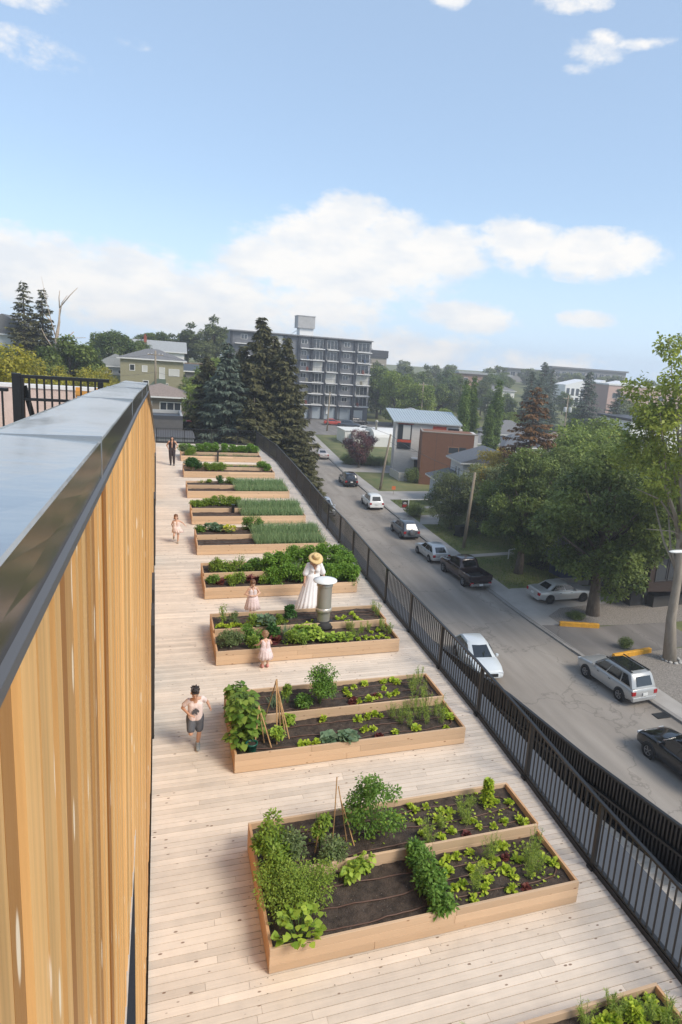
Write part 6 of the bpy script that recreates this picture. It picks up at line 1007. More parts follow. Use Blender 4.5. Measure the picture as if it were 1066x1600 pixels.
# white wall, sheds
house('dark_shed', 'low building with dark blue grey roof right of the olive house', 3.0, 122, .5, 7, 5, 2.0, mat('grey_boards', (.16, .15, .14), rough=.9, var=.15), mat('slate_blue_roof', (.07, .085, .10), rough=.8, var=.1), 1.1, roof='x', wins=[('S', 4.6, .6, 1, .7)])
b = MB(); b.box(0, 6.0, 0, .2, 0, 1.7); b.box(-.05, 6.05, -.05, .25, 1.7, 1.8); o = b.build('white_wall', mat('white_render', (.7, .7, .7))); o.location = (.2, 99, -1.0); tag(o, 'white garden wall behind the low brown house', 'wall')
b = MB()
for k in range(40): b.box(k*.16, k*.16+.145, 0, .04, 0, 1.7+rng.uniform(-.04, .04))
b.box(0, 6.4, .04, .1, .4, .5); b.box(0, 6.4, .04, .1, 1.3, 1.4); o = b.build('wooden_fence', mat('old_fence_wood', (.24, .17, .12), rough=.9, var=.15, tint=.2)); o.location = (3.0, 131, 2.2); tag(o, 'weathered wooden fence right of the white house', 'fence')
# left edge houses
house('gabled_house', 'grey house with white gable trim half hidden at the left edge', -22.6, 92, 3.4, 7.2, 7, 3.2, mat('white_render', (.7, .7, .7)), shingle, 2.3, roof='y', wins=[('S', 5.2, 1.6, 1.0, 1.1)])
house('grey_roof_house', 'distant house with grey roof seen between the left trees', -11.5, 120, 1.0, 6.5, 6, 1.6, mat('pale_walls', (.45, .44, .42), rough=.8, var=.06), mat('pale_shingles', (.2, .2, .2)), 2.0, roof='y', wins=[('S', 2.0, .5, .8, .7), ('S', 3.6, .5, .8, .7)])
# --- apartment block
apt = empty('apartment_block', (14, 160, -8.35), 0, 'seven storey grey apartment block with balconies and a lift tower on its roof', 'apartment block')
grey_b = mat('grey_brick', (.175, .18, .195), rough=.85, var=.08, vscale=.8); dkp = mat('dark_pier', (.045, .05, .062), rough=.7, var=.1); slab_m = mat('pale_slab', (.78, .77, .75), rough=.8); blue_m = mat('grey_blue_panel', (.32, .36, .39), rough=.8, var=.08)
FH = 2.66; Z0 = 3.45; b = MB(); b.box(0, 34.2, 0, 14, 0, Z0+6*FH); b.box(-.1, 34.35, -.9, 14.1, Z0+6*FH, Z0+6*FH+.28, 1); b.build('wall', [grey_b, mat('roof_edge', (.2, .2, .205), rough=.7)], apt)
b = MB(); b.box(-.05, .5, -.3, 0, 0, Z0+6*FH-.05)
for u in (5.5, 12.5, 22.3, 25.8, 29.8, 15.8, 19.0): b.box(u, u+.55, -.55, -.003, 0 if u > 25 else 0, Z0+6*FH-.02)
b.build('piers', dkp, apt)
def flat_balcony(u0, u1, k):
    z = Z0+k*FH; b = MB(); b.box(u0, u1, -1.35, -.004, z-.12, z+.05); s = b.build('balcony', slab_m, apt)
    g = MB(); g.box(u0, u1, -1.33, -1.29, z+1.0, z+1.05)
    for i in range(int((u1-u0)/.16)+1): g.box(u0+i*.16, u0+i*.16+.022, -1.325, -1.30, z+.05, z+1.0)
    for q_ in (u0, u1-.03): g.box(q_, q_+.03, -1.3, -.01, z+1.0, z+1.04); g.box(q_, q_+.03, -1.33, -1.29, z+.05, z+1.05)
    g.build('railing', mat('balcony_rail', (.06, .06, .07), rough=.6), s); return s
for k in range(6):
    z = Z0+k*FH
    for u0, u1 in ((16.4, 22.2), (22.9, 25.7), (26.5, 29.7), (30.5, 34.1), (1, 5.4), (6.2, 12.3)): flat_balcony(u0, u1, k)
    for u in (19.4, 22.95, 30.75, 6.6, 9.6): window(apt, 'S', u, z+.12, 2.6 if u < 30 else 3.1, 2.15, div=3, at=0, pm=blind_m if (k*3+int(u)) % 4 == 0 else None, name='balcony_door')
    for u in (27.2, 16.6, 2.4): window(apt, 'S', u, z+.95, 1.5, 1.15, div=2, at=0)
    if k % 2 == 0 or k == 3:
        for u in (17.9, 31.0+k*.3): q = MB(); q.box(u, u+.5, -1.1, -.7, z+.05, z+.8); q.box(u+.05, u+.45, -.72, -.66, z+.5, z+1.0); q.build('balcony_chair', mat('balcony_stuff%d' % (k % 3), [(.25, .06, .04), (.08, .12, .2), (.3, .28, .2)][k % 3], rough=.8), apt)
for u0, u1 in ((16.5, 19.2), (20, 22), (23, 26.6), (27, 29.7)): b = MB(); b.box(u0, u1, -.08, -.005, 0, 2.9); b.build('garage_door', blue_m, apt)
b = MB(); b.box(30.6, 32.9, -.08, -.005, 0, 2.5); b.build('garage_door', wf_m, apt)
b = MB(); b.box(16.9, 20.3, 4, 8, Z0+6*FH+.28, Z0+6*FH+2.1); b.build('lift_tower_base', slab_m, apt); b = MB(); b.box(16.3, 20.5, 3.5, 8, Z0+6*FH+2.1, Z0+6*FH+4.9); b.box(16.2, 20.6, 3.4, 8.1, Z0+6*FH+4.9, Z0+6*FH+5.05); b.build('lift_tower', mat('concrete_grey', (.42, .41, .40), rough=.9, var=.12, vscale=1.5), apt)
b = MB(); b.tube([(14.8, 5, Z0+6*FH+.3), (16.3, 5, Z0+6*FH+1.4)], .08, 5); b.build('roof_pipe', slab_m, apt)
b = MB(); b.box(23.0+.4, 23.7+.4, -.3, -.09, 1.2, 3.3); b.build('downpipe', wf_m, apt)
root = empty('tan_block', (66, 230, -7), 0, 'tan flat roofed block peeking out right behind the apartment block', 'building'); b = MB(); b.box(0, 9.8, 0, 10, 0, 14.6); b.build('wall', mat('tan_brick', (.33, .29, .24), rough=.9, var=.06), root); b = MB(); b.box(-.1, 10.2, -.4, 10.3, 14.6, 17.2); b.build('roof_band', dk_trim, root)
for k in range(3): window(root, 'S', 7.4, 5+3*k, 1.4, 1.3, at=0)
# --- white garage with pipe chimney and retaining wall
root = empty('white_garage', (31.6, 119.5, -9.15), 0, 'small white flat roofed garage at the top of the grass slope', 'garage'); b = MB(); b.box(0, 4.6, 0, 6, 0, 2.6); b.box(-.15, 4.75, -.15, 6.1, 2.6, 2.75); b.build('wall', mat('white_render', (.7, .7, .7)), root); b = MB(); b.box(3.4, 4.2, -.04, -.003, .1, 2.0); b.box(.5, 2.8, -.04, -.003, .1, 2.1); b.build('door', blind_m, root)
root = empty('white_tank_house', (36.6, 117, -9.15), 0, 'white rounded shed with a metal chimney beside the white garage', 'shed'); b = MB(); n = 10; b.rings([[(0+x, 3.2*math.cos(math.pi*k/n)+3.2, 1.9+1.5*math.sin(math.pi*k/n)) for k in range(n+1)]+[(x, 0, 0), (x, 6.4, 0)][::1] for x in (0, 7.5)]); b.build('wall', wf_m, root); b = MB(); b.lathe([(.18, 3.2), (.18, 4.6), (.32, 4.6), (.32, 4.8), (.0, 5.0)], 12, c=(.8, 1.6)); b.build('chimney', mat('galvanised_steel', (.5, .5, .5)), root, smooth=True)
b = MB()
for k in range(7): b.box(k*1.4, (k+1)*1.4, 0, .3, 0, .9+.28*k)
o = b.build('retaining_wall', mat('grey_blocks', (.25, .24, .23), rough=.95, var=.2, vscale=2)); o.location = (31.3, 110.6, -9.3); o.rotation_euler.z = R(78); tag(o, 'stepped grey block retaining wall along the grass slope', 'wall')
# --- concrete house with metal roof and the brown clad cube
conc2 = mat('board_concrete', (.58, .55, .52), rough=.9, var=.10, vscale=1.4, stretch=(1, 1, 5), bump=.3, bscale=8); redm = mat('orange_red_panel', (.50, .07, .03), rough=.5)
ch = empty('concrete_house', (31.5, 91.2, -9.6), R(-15), 'tall pale concrete house with a sloping ribbed metal roof and orange red panels', 'house')
b = MB(); b.add([(0, 0, 0), (9.6, 0, 0), (9.6, 5, 0), (0, 5, 0), (0, 0, 7.85), (9.6, 0, 7.95), (9.6, 5, 8.85), (0, 5, 8.85)], [(0, 1, 5, 4), (1, 2, 6, 5), (2, 3, 7, 6), (3, 0, 4, 7), (4, 5, 6, 7)]); b.build('wall', conc2, ch)
b = MB(); n = 26; x0, x1, ya, yb_, za, zb = -.4, 9.75, -.5, 5.6, 7.86, 9.25
b.add([(x0, ya, za), (x1, ya, za), (x1-.9, yb_, zb), (x0-.9, yb_, zb), (x0, ya, za+.16), (x1, ya, za+.16), (x1-.9, yb_, zb+.16), (x0-.9, yb_, zb+.16)], [(0, 3, 2, 1), (4, 5, 6, 7), (0, 1, 5, 4), (1, 2, 6, 5), (2, 3, 7, 6), (3, 0, 4, 7)])
for k in range(n+1):
    f = k/n; xa = x0+(x1-x0)*f; xb = (x0-.9)+(x1-x0)*f; b.beam((xa, ya, za+.19), (xb, yb_, zb+.19), .05, .07)
b.build('metal_roof', mat('ribbed_metal', (.55, .60, .61), rough=.4, metal=.4, var=.05), ch)
b = MB(); b.box(.35, 2.4, -.06, -.003, 3.95, 7.6); b.build('window', dk_trim, ch)
for (u, z, w_, h, pm_) in ((.5, 5.4, .55, 2.1, None), (1.1, 5.4, 1.1, 2.1, blind_m), (.6, 3.98, 1.6, .9, None)): p = MB(); p.box(u, u+w_, -.09, -.061, z, z+h); p.build('pane', pm_ or pane_m, ch)
b = MB(); b.box(.35, 2.4, -.11, -.062, 4.95, 5.32); b.box(5.5, 7.5, -.07, -.003, 6.35, 7.6); b.box(.3, 2.6, -.11, -.07, 7.62, 7.72); b.build('red_panel', redm, ch); b = MB(); b.box(7.75, 9.4, -.10, -.02, 6.55, 7.4); b.box(8.6, 10.0, .4, 3.2, 0, 7.3, 1); b.build('pane', [pane_m, conc2], ch)
b = MB(); b.box(2.6, 4.6, -1.5, -.01, 2.65, 2.8, 0); b.box(3.1, 4.6, -.05, -.003, .1, 2.5, 1); b.build('entrance_canopy', [slab_m, dk_trim], ch); b = MB(); b.box(4.25, 4.6, -.2, -.004, 2.6, 5.9); b.build('red_panel', redm, ch)
bc = empty('brown_clad_cube', (32.8, 83.8, -9.75), R(-17), 'brown wood clad cube extension in front of the concrete house', 'house')
brn = siding('brown_cladding', (.21, .095, .052), .16, dark=.62); b = MB(); b.box(0, 7.2, 0, 4.6, 0, 7.5); b.build('wall', brn, bc)
b = MB(); b.box(-.06, 7.65, -.06, .3, 7.5, 7.62); b.box(-.06, .2, .3, 4.6, 7.5, 7.62); b.box(7.2, 7.7, -.02, 4.6, 0, 7.5, 1); b.build('parapet_cap', [mat('bronze_cap', (.30, .25, .2), rough=.5), conc2], bc)
b = MB()
for x in (2.0, 4.2): b.box(x, x+.03, -.012, -.002, 0, 7.48)
b.build('panel_joints', dk_trim, bc); window(bc, 'S', 3.7, 4.7, 1.5, 1.0, at=0, fm=mat('wood_frame', (.28, .16, .1), rough=.6)); window(bc, 'S', 5.2, 4.7, 1.0, 1.0, at=0, fm=dk_trim)
b = MB(); b.box(0, 2.4, 0, .1, 0, 1.35); b.box(0, .1, .1, 4.0, 0, 1.35); o = b.build('white_fence', siding('white_boards', (.55, .52, .48), .18, vert=True)); o.location = (30.6, 86.0, -9.7); tag(o, 'white board fence beside the brown clad cube', 'fence')
# --- small grey roofed house
house('grey_roofed_house', 'small white house with dark grey hipped roof half hidden behind the street trees', 32.4, 69.3, -9.8, 8.4, 4.6, 5.6, siding('white_siding', (.68, .69, .70), .2), mat('blue_grey_shingles', (.12, .13, .145), rough=.95, var=.2, vscale=5), 1.45, roof='y', rz=R(-6), ov=.55, wins=[('W', 1.0, 3.9, .55, 1.1), ('W', 2.1, 3.9, .55, 1.1), ('S', 4.5, 3.7, 1.8, 1.2, 2), ('S', 1.4, 3.7, 1.2, 1.2, 2), ('S', 5.0, .8, 1.6, 1.3, 2)])
house('porch_annex', 'low white front annex with grey roof in front of the small house', 30.4, 70.4, -9.8, 3.4, 5.0, 3.05, mat('pale_blue_boards', (.46, .51, .56), rough=.7, var=.05), mat('blue_grey_shingles', (.1, .1, .1)), 1.2, ov=.55, rz=R(-6), wins=[('S', .5, .5, .9, 1.9), ('S', 1.7, .5, .9, 1.9), ('W', .6, .6, .9, 1.7), ('W', 1.9, .6, .9, 1.7)], cat='house')
# siding house behind the maples
root, r = house('siding_house', 'pale green grey siding house behind the maples, with white steps railing', 33.2, 49.5, -9.8, 10, 8, 3.6, siding('pale_green_siding', (.36, .38, .35), .2), shingle, 1.8, wins=[('W', 1.0, .9, 1.0, 1.8), ('W', 2.3, .9, 1.0, 1.8), ('S', 1.0, 1.2, 1.5, 1.4, 2)])
b = MB(); b.beam((-4.6, .9, .85), (-.3, .2, 1.75), .05, .09); b.box(-4.62, -4.56, .85, .95, 0, .85); b.box(-2.5, -2.44, .5, .6, 0, 1.3); b.build('handrail', wf_m, root)
# dark building on the near right over the ramp
db = empty('dark_building', (32.6, 37.0, -9.9), R(4), 'dark brown building with large windows above the garage ramp at the right edge', 'building')
dkb = siding('dark_brown_boards', (.045, .028, .022), .2, dark=.7); b = MB(); b.add([(0, 0, 1.7), (12, 0, .9), (12, 9, .9), (0, 9, 1.7), (0, 0, 4.7), (12, 0, 4.7), (12, 9, 4.7), (0, 9, 4.7)], [(0, 1, 5, 4), (1, 2, 6, 5), (2, 3, 7, 6), (3, 0, 4, 7), (4, 5, 6, 7), (0, 3, 2, 1)]); b.build('wall', dkb, db)
b = MB(); b.box(-.5, 12.4, -.8, 9.4, 4.7, 4.95); b.build('roof', mat('bitumen_roof', (.03, .03, .03), rough=.9), db)
b = MB(); b.box(1.6, 12, .8, 9, -3, .89); b.box(.02, 1.6, 1.5, 9, -1, 1.69); b.build('basement', mat('dark_concrete', (.06, .055, .05), rough=.9), db)
for u in (.5, 1.7, 2.9, 4.4): window(db, 'S', u, 2.45, 1.1, 1.75, at=0, fm=dk_trim)
b = MB(); b.box(0, 8.6, 0, .3, -.4, .55); o = b.build('low_wall', kerb_m); o.location = (29.2, 43.5, -9.9); o.rotation_euler.z = R(-4); tag(o, 'low concrete wall behind the driveway under the maples', 'wall')
b = MB(); vs = []; nn = 9
for j in range(nn+1):
    for i in range(nn+1):
        u, v = i/nn*2-1, j/nn*2-1; vs.append((u*2.0, v*1.1, 2.0-.35*abs(u)**3-.5*abs(v)**3+.06*math.sin(u*9+v*5)))
b.add(vs, [(j*(nn+1)+i, j*(nn+1)+i+1, (j+1)*(nn+1)+i+1, (j+1)*(nn+1)+i) for j in range(nn) for i in range(nn)])
b.rings([[(2.0*a_, 1.1*c_, z) for a_, c_ in ((-1, -1), (0, -1.04), (1, -1), (1.03, 0), (1, 1), (0, 1.04), (-1, 1), (-1.03, 0))] for z in (.25, 1.35)], cap=False)
tl = empty('covered_trailer', (32.2, 45.2, -9.85), R(8), 'trailer under a dark blue tarp between the maples and the dark building', 'trailer'); b.build('tarp', tarp_m, tl, smooth=True); wheel(tl, -.9, -1.0, .3, .2, -1); wheel(tl, .9, -1.0, .3, .2, -1)
# --- middle distance bungalows
for i, (x, y, W_, D_, H_, rh, wm_, rm_, lb) in enumerate([
    (54.5, 132, 9, 8, 3.6, 1.8, 'pale_walls', 'blue_grey_shingles', 'white bungalow with dark roof behind the columnar aspens, left one'), (63.5, 120, 9.5, 8, 2.9, 2.6, 'grey_boards', 'grey_shingles', 'grey roofed bungalow right of the columnar aspens'), (52.5, 108, 6, 6, 2.6, 1.6, 'white_render', 'grey_shingles', 'white fronted bungalow seen between the columnar aspens'),
    (46.5, 128, 5.5, 7, 5.2, 1.2, 'pale_walls', 'pale_shingles', 'pale house whose roof shows just above the metal roofed house'), (70.5, 112, 11, 8, 2.6, 1.8, 'grey_boards', 'brown_shingles', 'dark low roof behind the yellowing trees'), (84, 112, 10, 7, 3.0, 1.6, 'white_render', 'pale_shingles', 'white bungalow by the utility pole with transformers'), (104, 205, 11, 9, 7.2, 2.0, 'white_render', 'grey_shingles', 'white house with grey roof high on the slope left of the brown spruce'), (58, 106, 8, 7, 2.4, 2.0, 'pale_walls', 'blue_grey_shingles', 'bungalow with dark blue roof beside the short columnar aspen')]):
    house('bungalow', lb, x, y, zg(x, y)-.1, W_, D_, H_, MATS[wm_], MATS[rm_], rh, wins=[('S', 1.0, .9, 1.4, 1.1, 2), ('S', W_*.55, .9, 1.6, 1.1, 2)])
# --- far right skyline
root = empty('long_grey_building', (182, 330, -1), R(-14), 'long flat grey building on the far ridge at the right', 'building'); b = MB(); b.box(0, 26, 6, 20, 0, 8.2); b.box(24, 66, 0, 20, 0, 10.6); b.build('wall', mat('hazy_grey_wall', (.30, .28, .27), rough=.9, var=.1, vscale=.3), root); b = MB(); b.box(-1, 26, 5, 21, 8.2, 8.9); b.box(23, 67, -1, 21, 10.6, 11.5); b.build('roof', mat('grey_roof', (.2, .2, .2), rough=.9), root)
for k in range(11): window(root, 'S', 25.5+k*3.6, 5.8, 2.6, 3.2, at=0, div=2)
for k in range(6): window(root, 'S', 1.5+k*4, 4.5, 2.8, 2.4, at=6, div=2)
wm = empty('white_modern_building', (156, 230, -7), R(-6), 'bright white modern building with slanted roof ends and rows of tall windows', 'building')
b = MB(); 
for (x0, x1, za, zb) in ((-4, 5, 9.6, 12.0), (7, 13.5, 10.2, 12.4), (13.8, 24, 10.0, 12.6)): b.add([(x0, 0, 0), (x1, 0, 0), (x1, 10, 0), (x0, 10, 0), (x0, 0, za), (x1, 0, zb), (x1, 10, zb), (x0, 10, za)], [(0, 1, 5, 4), (1, 2, 6, 5), (2, 3, 7, 6), (3, 0, 4, 7), (4, 5, 6, 7)])
b.build('wall', mat('bright_white_wall', (.82, .81, .80), rough=.6), wm)
for x0, x1 in ((-4, 5), (7, 13.5), (13.8, 24)):
    u = x0+.6
    while u < x1-1.6: 
        for z in (1.8, 5.4): window(wm, 'S', u, z, 1.5, 3.0, at=0, fm=wf_m)
        u += 2.1
root = empty('pink_building', (112, 150, -8.6), R(-4), 'pale pink flat roofed building behind the poplar leaves at the right', 'building'); b = MB(); b.box(0, 34, 0, 12, 0, 13.4); b.build('wall', mat('pink_render', (.52, .37, .32), rough=.8, var=.04), root)
b = MB(); b.box(-.2, 34.2, -.2, 12.2, 13.4, 13.8); b.build('roof_edge', wf_m, root)
for k in range(9):
    for z in (2.8, 6.4, 10): window(root, 'S', 1.4+k*3.6, z, 1.7, 1.3, at=0, div=2, fm=mat('grey_frame', (.3, .3, .3), rough=.5))
root = empty('white_hall', (90, 112, -9.2), R(-4), 'long low white building behind the poplar at the right edge', 'building'); b = MB(); b.box(0, 26, 0, 12, 0, 7.6); b.build('wall', mat('white_render', (.7, .7, .7)), root); b = MB(); b.box(-.3, 26.3, -.3, 12.3, 7.6, 8.1); b.box(-.02, 26.02, -.04, -.003, 6.0, 6.35); b.build('roof_edge', dk_trim, root)
for k in range(5): window(root, 'S', 2+k*4.8, 2, 2.6, 2.4, at=0, div=2)
root = empty('brick_block', (120, 262, -2.6), 0, 'low brick block with pale roof edge above the hillside trees', 'building'); b = MB(); b.box(0, 24, 0, 10, 0, 6.4); b.build('wall', mat('dull_brick', (.33, .20, .15), rough=.9, var=.1), root); b = MB(); b.box(-1, 25, -1, 11, 6.4, 7.2); b.build('roof', MATS['pale_shingles'], root)
for k in range(5): window(root, 'S', 2+k*4.4, 3, 2, 1.8, at=0, div=2)
# ================================================================== STREET FURNITURE
pole_m = mat('weathered_pole', (.27, .22, .16), rough=.95, var=.2, vscale=3, stretch=(2, 2, .3))
def pole(x, y, z, top, lean=(0, 0), arm=True, label='', tr=False, armz=.6, group='utility poles'):
    root = empty('utility_pole', (x, y, z), 0, label, 'utility pole', group); H = top-z; b = MB(); b.tube([(0, 0, -.5), (lean[0]*.5, lean[1]*.5, H*.5), (lean[0], lean[1], H)], [.17, .15, .12], 9); b.build('post', pole_m, root, smooth=True)
    if arm:
        b = MB(); b.beam((lean[0]-1.1, lean[1]-.08, H-armz), (lean[0]+1.1, lean[1]-.08, H-armz), .12, .12); a = b.build('cross_arm', pole_m, root)
        for u in (-1, -.5, .5, 1): q = MB(); q.lathe([(.03, 0), (.06, .05), (.04, .14), (.0, .16)], 8, c=(lean[0]+u, lean[1]-.08)); o = q.build('insulator', wf_m, a); o.location.z = H-armz+.06
    if tr:
        for u in (-.55, .55): q = MB(); q.lathe([(.0, 0), (.3, 0), (.32, .1), (.32, .85), (.25, .95), (.0, 1.0)], 12, c=(u, -.3)); o = q.build('transformer', mat('grey_can', (.42, .43, .43), rough=.5), root, smooth=True); o.location.z = H-3.2
    return root
pole(25.9, 80.1, -9.65, -2.3, (1.0, 0), False, 'leaning wooden pole on the grass in front of the concrete house')
pole(26.0, 54.4, -9.9, -2.6, (.45, 0), False, 'thick wooden pole rising through the small street trees')
pole(56, 143, -8.4, 2.7, (0, 0), True, 'wooden pole between the apartment block and the metal roofed house'); pole(49.4, 105, -9.1, 2.5, (0, 0), True, 'wooden pole left of the columnar aspens'); pole(72.9, 110, -9.2, 2.9, (0, 0), True, 'wooden pole with two transformers before the large dark conifer', True)
pole(32.4, 137, -8.7, -.4, (.2, 0), False, 'slim pole in front of the apartment block'); pole(-1.9, 104, -.5, 5.9, (0, 0), True, 'thin pole in front of the olive house', group='utility poles')
def wire(label, pts, sag=.5, rad_=.03):
    b = MB()
    for a_, c_ in zip(pts, pts[1:]):
        a_, c_ = Vector(a_), Vector(c_); b.tube([a_.lerp(c_, k/10)-Vector((0, 0, sag*4*(k/10)*(1-k/10))) for k in range(11)], .022, 4)
    o = b.build('overhead_wire', mat('wire', (.06, .06, .06), rough=.6)); tag(o, label, 'wire')
wire('overhead wire from the leaning pole to the pole among the street trees', [(26.9, 80.1, -2.4), (26.45, 54.4, -2.8)]); wire('overhead wire running from the leaning pole toward the apartment block', [(26.9, 80.1, -2.4), (32.6, 137, -.6)], 1.2)
wire('overhead wire running from the pole by the apartment block to the columnar aspens', [(57, 143, 2.2), (50.4, 105, 2.0), (73.9, 110, 2.4)], .8); wire('overhead wire crossing in front of the olive house', [(-14, 99, 5.0), (-1.9, 104, 5.4), (12, 112, 4.8)], .6)
wire('lower overhead wire crossing in front of the olive house', [(-14, 98, 2.2), (-1.9, 104, 2.8), (10, 108, 2.4)], .5); wire('service wire from the leaning pole to the brown clad cube', [(26.7, 80.1, -3.2), (33, 83.7, -5.0)], .4)
lamp = empty('street_lamp', (31.4, 27.5, -9.9), 0, 'street lamp with a white cobra head on a long arm at the right edge', 'street lamp'); b = MB(); b.tube([(0, 0, 0), (0, 0, 7.4), (-.3, .03, 7.75), (-5.2, .25, 7.78)], [.10, .07, .05, .04], 8); b.build('post', mat('lamp_steel', (.45, .45, .45), rough=.5), lamp, smooth=True)
b = MB(); b.rings([[(x, .27+hw*math.cos(6.2832*k/12), 7.76+hz*math.sin(6.2832*k/12)) for k in range(12)] for x, hw, hz in ((-5.1, .06, .05), (-5.4, .14, .09), (-5.8, .17, .09), (-6.1, .12, .05), (-6.2, .02, .01))]); b.build('lamp_head', mat('white_metal', (.8, .8, .8)), lamp, smooth=True)
yel = mat('yellow_paint', (.62, .30, .02), rough=.7, var=.18, vscale=5)
def yk(label, p, q):
    b = MB(); P, Q = Vector(p), Vector(q); n = 8; side = Vector((-(Q-P).y, (Q-P).x, 0)).normalized(); rs = []
    for k in range(n+1): c = P.lerp(Q, k/n)+Vector((0, 0, .012*math.sin(k*3))); rs.append([c-side*.14+Vector((0, 0, -.1)), c-side*.12+Vector((0, 0, .26)), c-side*.08+Vector((0, 0, .3)), c+side*.08+Vector((0, 0, .3)), c+side*.12+Vector((0, 0, .26)), c+side*.14+Vector((0, 0, -.1))])
    b.rings(rs); tag(b.build('yellow_kerb', yel), label, 'kerb barrier')
yk('straight yellow painted concrete kerb in front of the largest maple', (24.65, 35.95, -9.88), (27.25, 35.15, -9.88)); yk('yellow painted concrete kerb at the gravel edge by the garage ramp', (25.1, 30.75, -9.88), (28.2, 31.15, -9.88))
bn = empty('wheelie_bin', (27.6, 58.4, -9.9), R(20), 'dark wheeled refuse bin on the lawn beside the small trees', 'bin'); b = MB()
b.rings([[(x*s, y*s, z) for x, y in ((-.6, -.4), (.6, -.4), (.6, .4), (-.6, .4))] for s, z in ((.86, .08), (1, 1.05))]); bevel(b.build('bin_body', mat('dark_plastic', (.02, .024, .022), rough=.5), bn), .04); b = MB(); b.box(-.64, .64, -.46, .44, 1.05, 1.13); bevel(b.build('lid', mat('dark_plastic', (.02, .02, .02)), bn), .03); 
for s in (-1, 1): b = MB(); b.rings([[(s*.5+dx, .42+.12*math.cos(6.28*k/12), .12+.12*math.sin(6.28*k/12)) for k in range(12)] for dx in (-.04, .04)]); b.build('wheel', tyre_m, bn)
sg = empty('yard_sign', (23.95+.9, 66.6, -9.78), 0, 'white post with a small hanging real estate sign on the lawn', 'sign'); b = MB(); b.box(-.05, .05, -.05, .05, 0, 1.95); b.box(-.9, 2.6, -.04, .04, 1.82, 1.92); b.build('post', wf_m, sg)
b = MB(); b.box(-.75, -.12, -.02, .02, .95, 1.72); b.build('board', mat('sign_black', (.015, .015, .015), rough=.5), sg); b = MB(); b.box(-.7, -.17, -.024, -.0205, 1.0, 1.3); b.build('panel', mat('sign_red', (.35, .02, .02), rough=.5), sg)
b = MB(); b.box(-.65, -.22, -.028, -.0245, 1.36, 1.42); b.box(-.6, -.27, -.028, -.0245, 1.50, 1.56); b.build('lettering', wf_m, sg)
b = MB(); b.box(0, .8, 0, .5, 0, .03); 
for k in range(5): b.box(.06+k*.15, .11+k*.15, .03, .47, .03, .036)
o = b.build('storm_drain', trim_m); o.location = (23.0, 24.3, -9.995); tag(o, 'dark storm drain grate by the right kerb', 'drain')
hy = empty('construction_sign', (26.8, 77.2, -9.7), 0, 'small orange marker on a stake on the lawn before the concrete house', 'sign'); b = MB(); b.box(-.02, .02, -.02, .02, 0, 1.0); b.build('stake', pole_m, hy); b = MB(); b.box(-.25, .25, -.03, -.021, .7, 1.15); b.build('board', mat('orange_paint', (.6, .15, .04), rough=.6), hy)
st_ = mat('white_stone', (.42, .40, .37), rough=.9, var=.2, vscale=3)
for k in range(11):
    a = k*.571; rr0 = .55+.08*math.sin(k*5); q = MB(); q.lathe([(.0, 0), (.10, .0), (.13, .05), (.09, .11), (.0, .13)], 7); o = q.build('edging_stone', st_, None, smooth=True); o.location = (28.75+rr0*math.cos(a), 29.9+rr0*math.sin(a)*.9, -9.885); o.scale = (1+.3*math.sin(k), 1, 1); tag(o, 'pale stone in the ring around the pale trunk of the poplar', 'stone', 'ring of pale stones at the poplar')
# ================================================================== PEOPLE
def fuse(name, parts, m, parent=None, voxel=.008, sm=4):
    """parts: ('c', a, ra, b, rb) tapered capsule or ('e', centre, radii) ellipsoid or ('e', c, r, dir) -> one continuous surface"""
    bmm = bmesh.new()
    def sph(c, r, rot=None):
        M_ = Matrix.Translation(Vector(c)) @ (rot.to_matrix().to_4x4() if rot else Matrix()) @ Matrix.Diagonal(Vector((r[0], r[1], r[2], 1))); bmesh.ops.create_uvsphere(bmm, u_segments=14, v_segments=10, radius=1, matrix=M_)
    for p in parts:
        if p[0] == 'e': sph(p[1], p[2], p[3] if len(p) > 3 else None)
        else:
            a, b_ = Vector(p[1]), Vector(p[3]); ra, rb = p[2], p[4]; sph(a, (ra,)*3); sph(b_, (rb,)*3); d = b_-a
            if d.length > 1e-4: bmesh.ops.create_cone(bmm, cap_ends=True, segments=14, radius1=ra, radius2=rb, depth=d.length, matrix=Matrix.Translation((a+b_)/2) @ d.to_track_quat('Z', 'Y').to_matrix().to_4x4())
    me = bpy.data.meshes.new(name); bmm.to_mesh(me); bmm.free(); o = bpy.data.objects.new(name, me); COL.objects.link(o)
    r = o.modifiers.new('r', 'REMESH'); r.mode = 'VOXEL'; r.voxel_size = voxel; r.use_smooth_shade = True
    if sm: s = o.modifiers.new('s', 'SMOOTH'); s.factor = .5; s.iterations = sm
    dg = bpy.context.evaluated_depsgraph_get(); m2_ = bpy.data.meshes.new_from_object(o.evaluated_get(dg)); o.modifiers.clear(); o.data = m2_; m2_.materials.clear(); m2_.materials.append(m)
    for p in m2_.polygons: p.use_smooth = True
    if parent: o.parent = parent
    return o
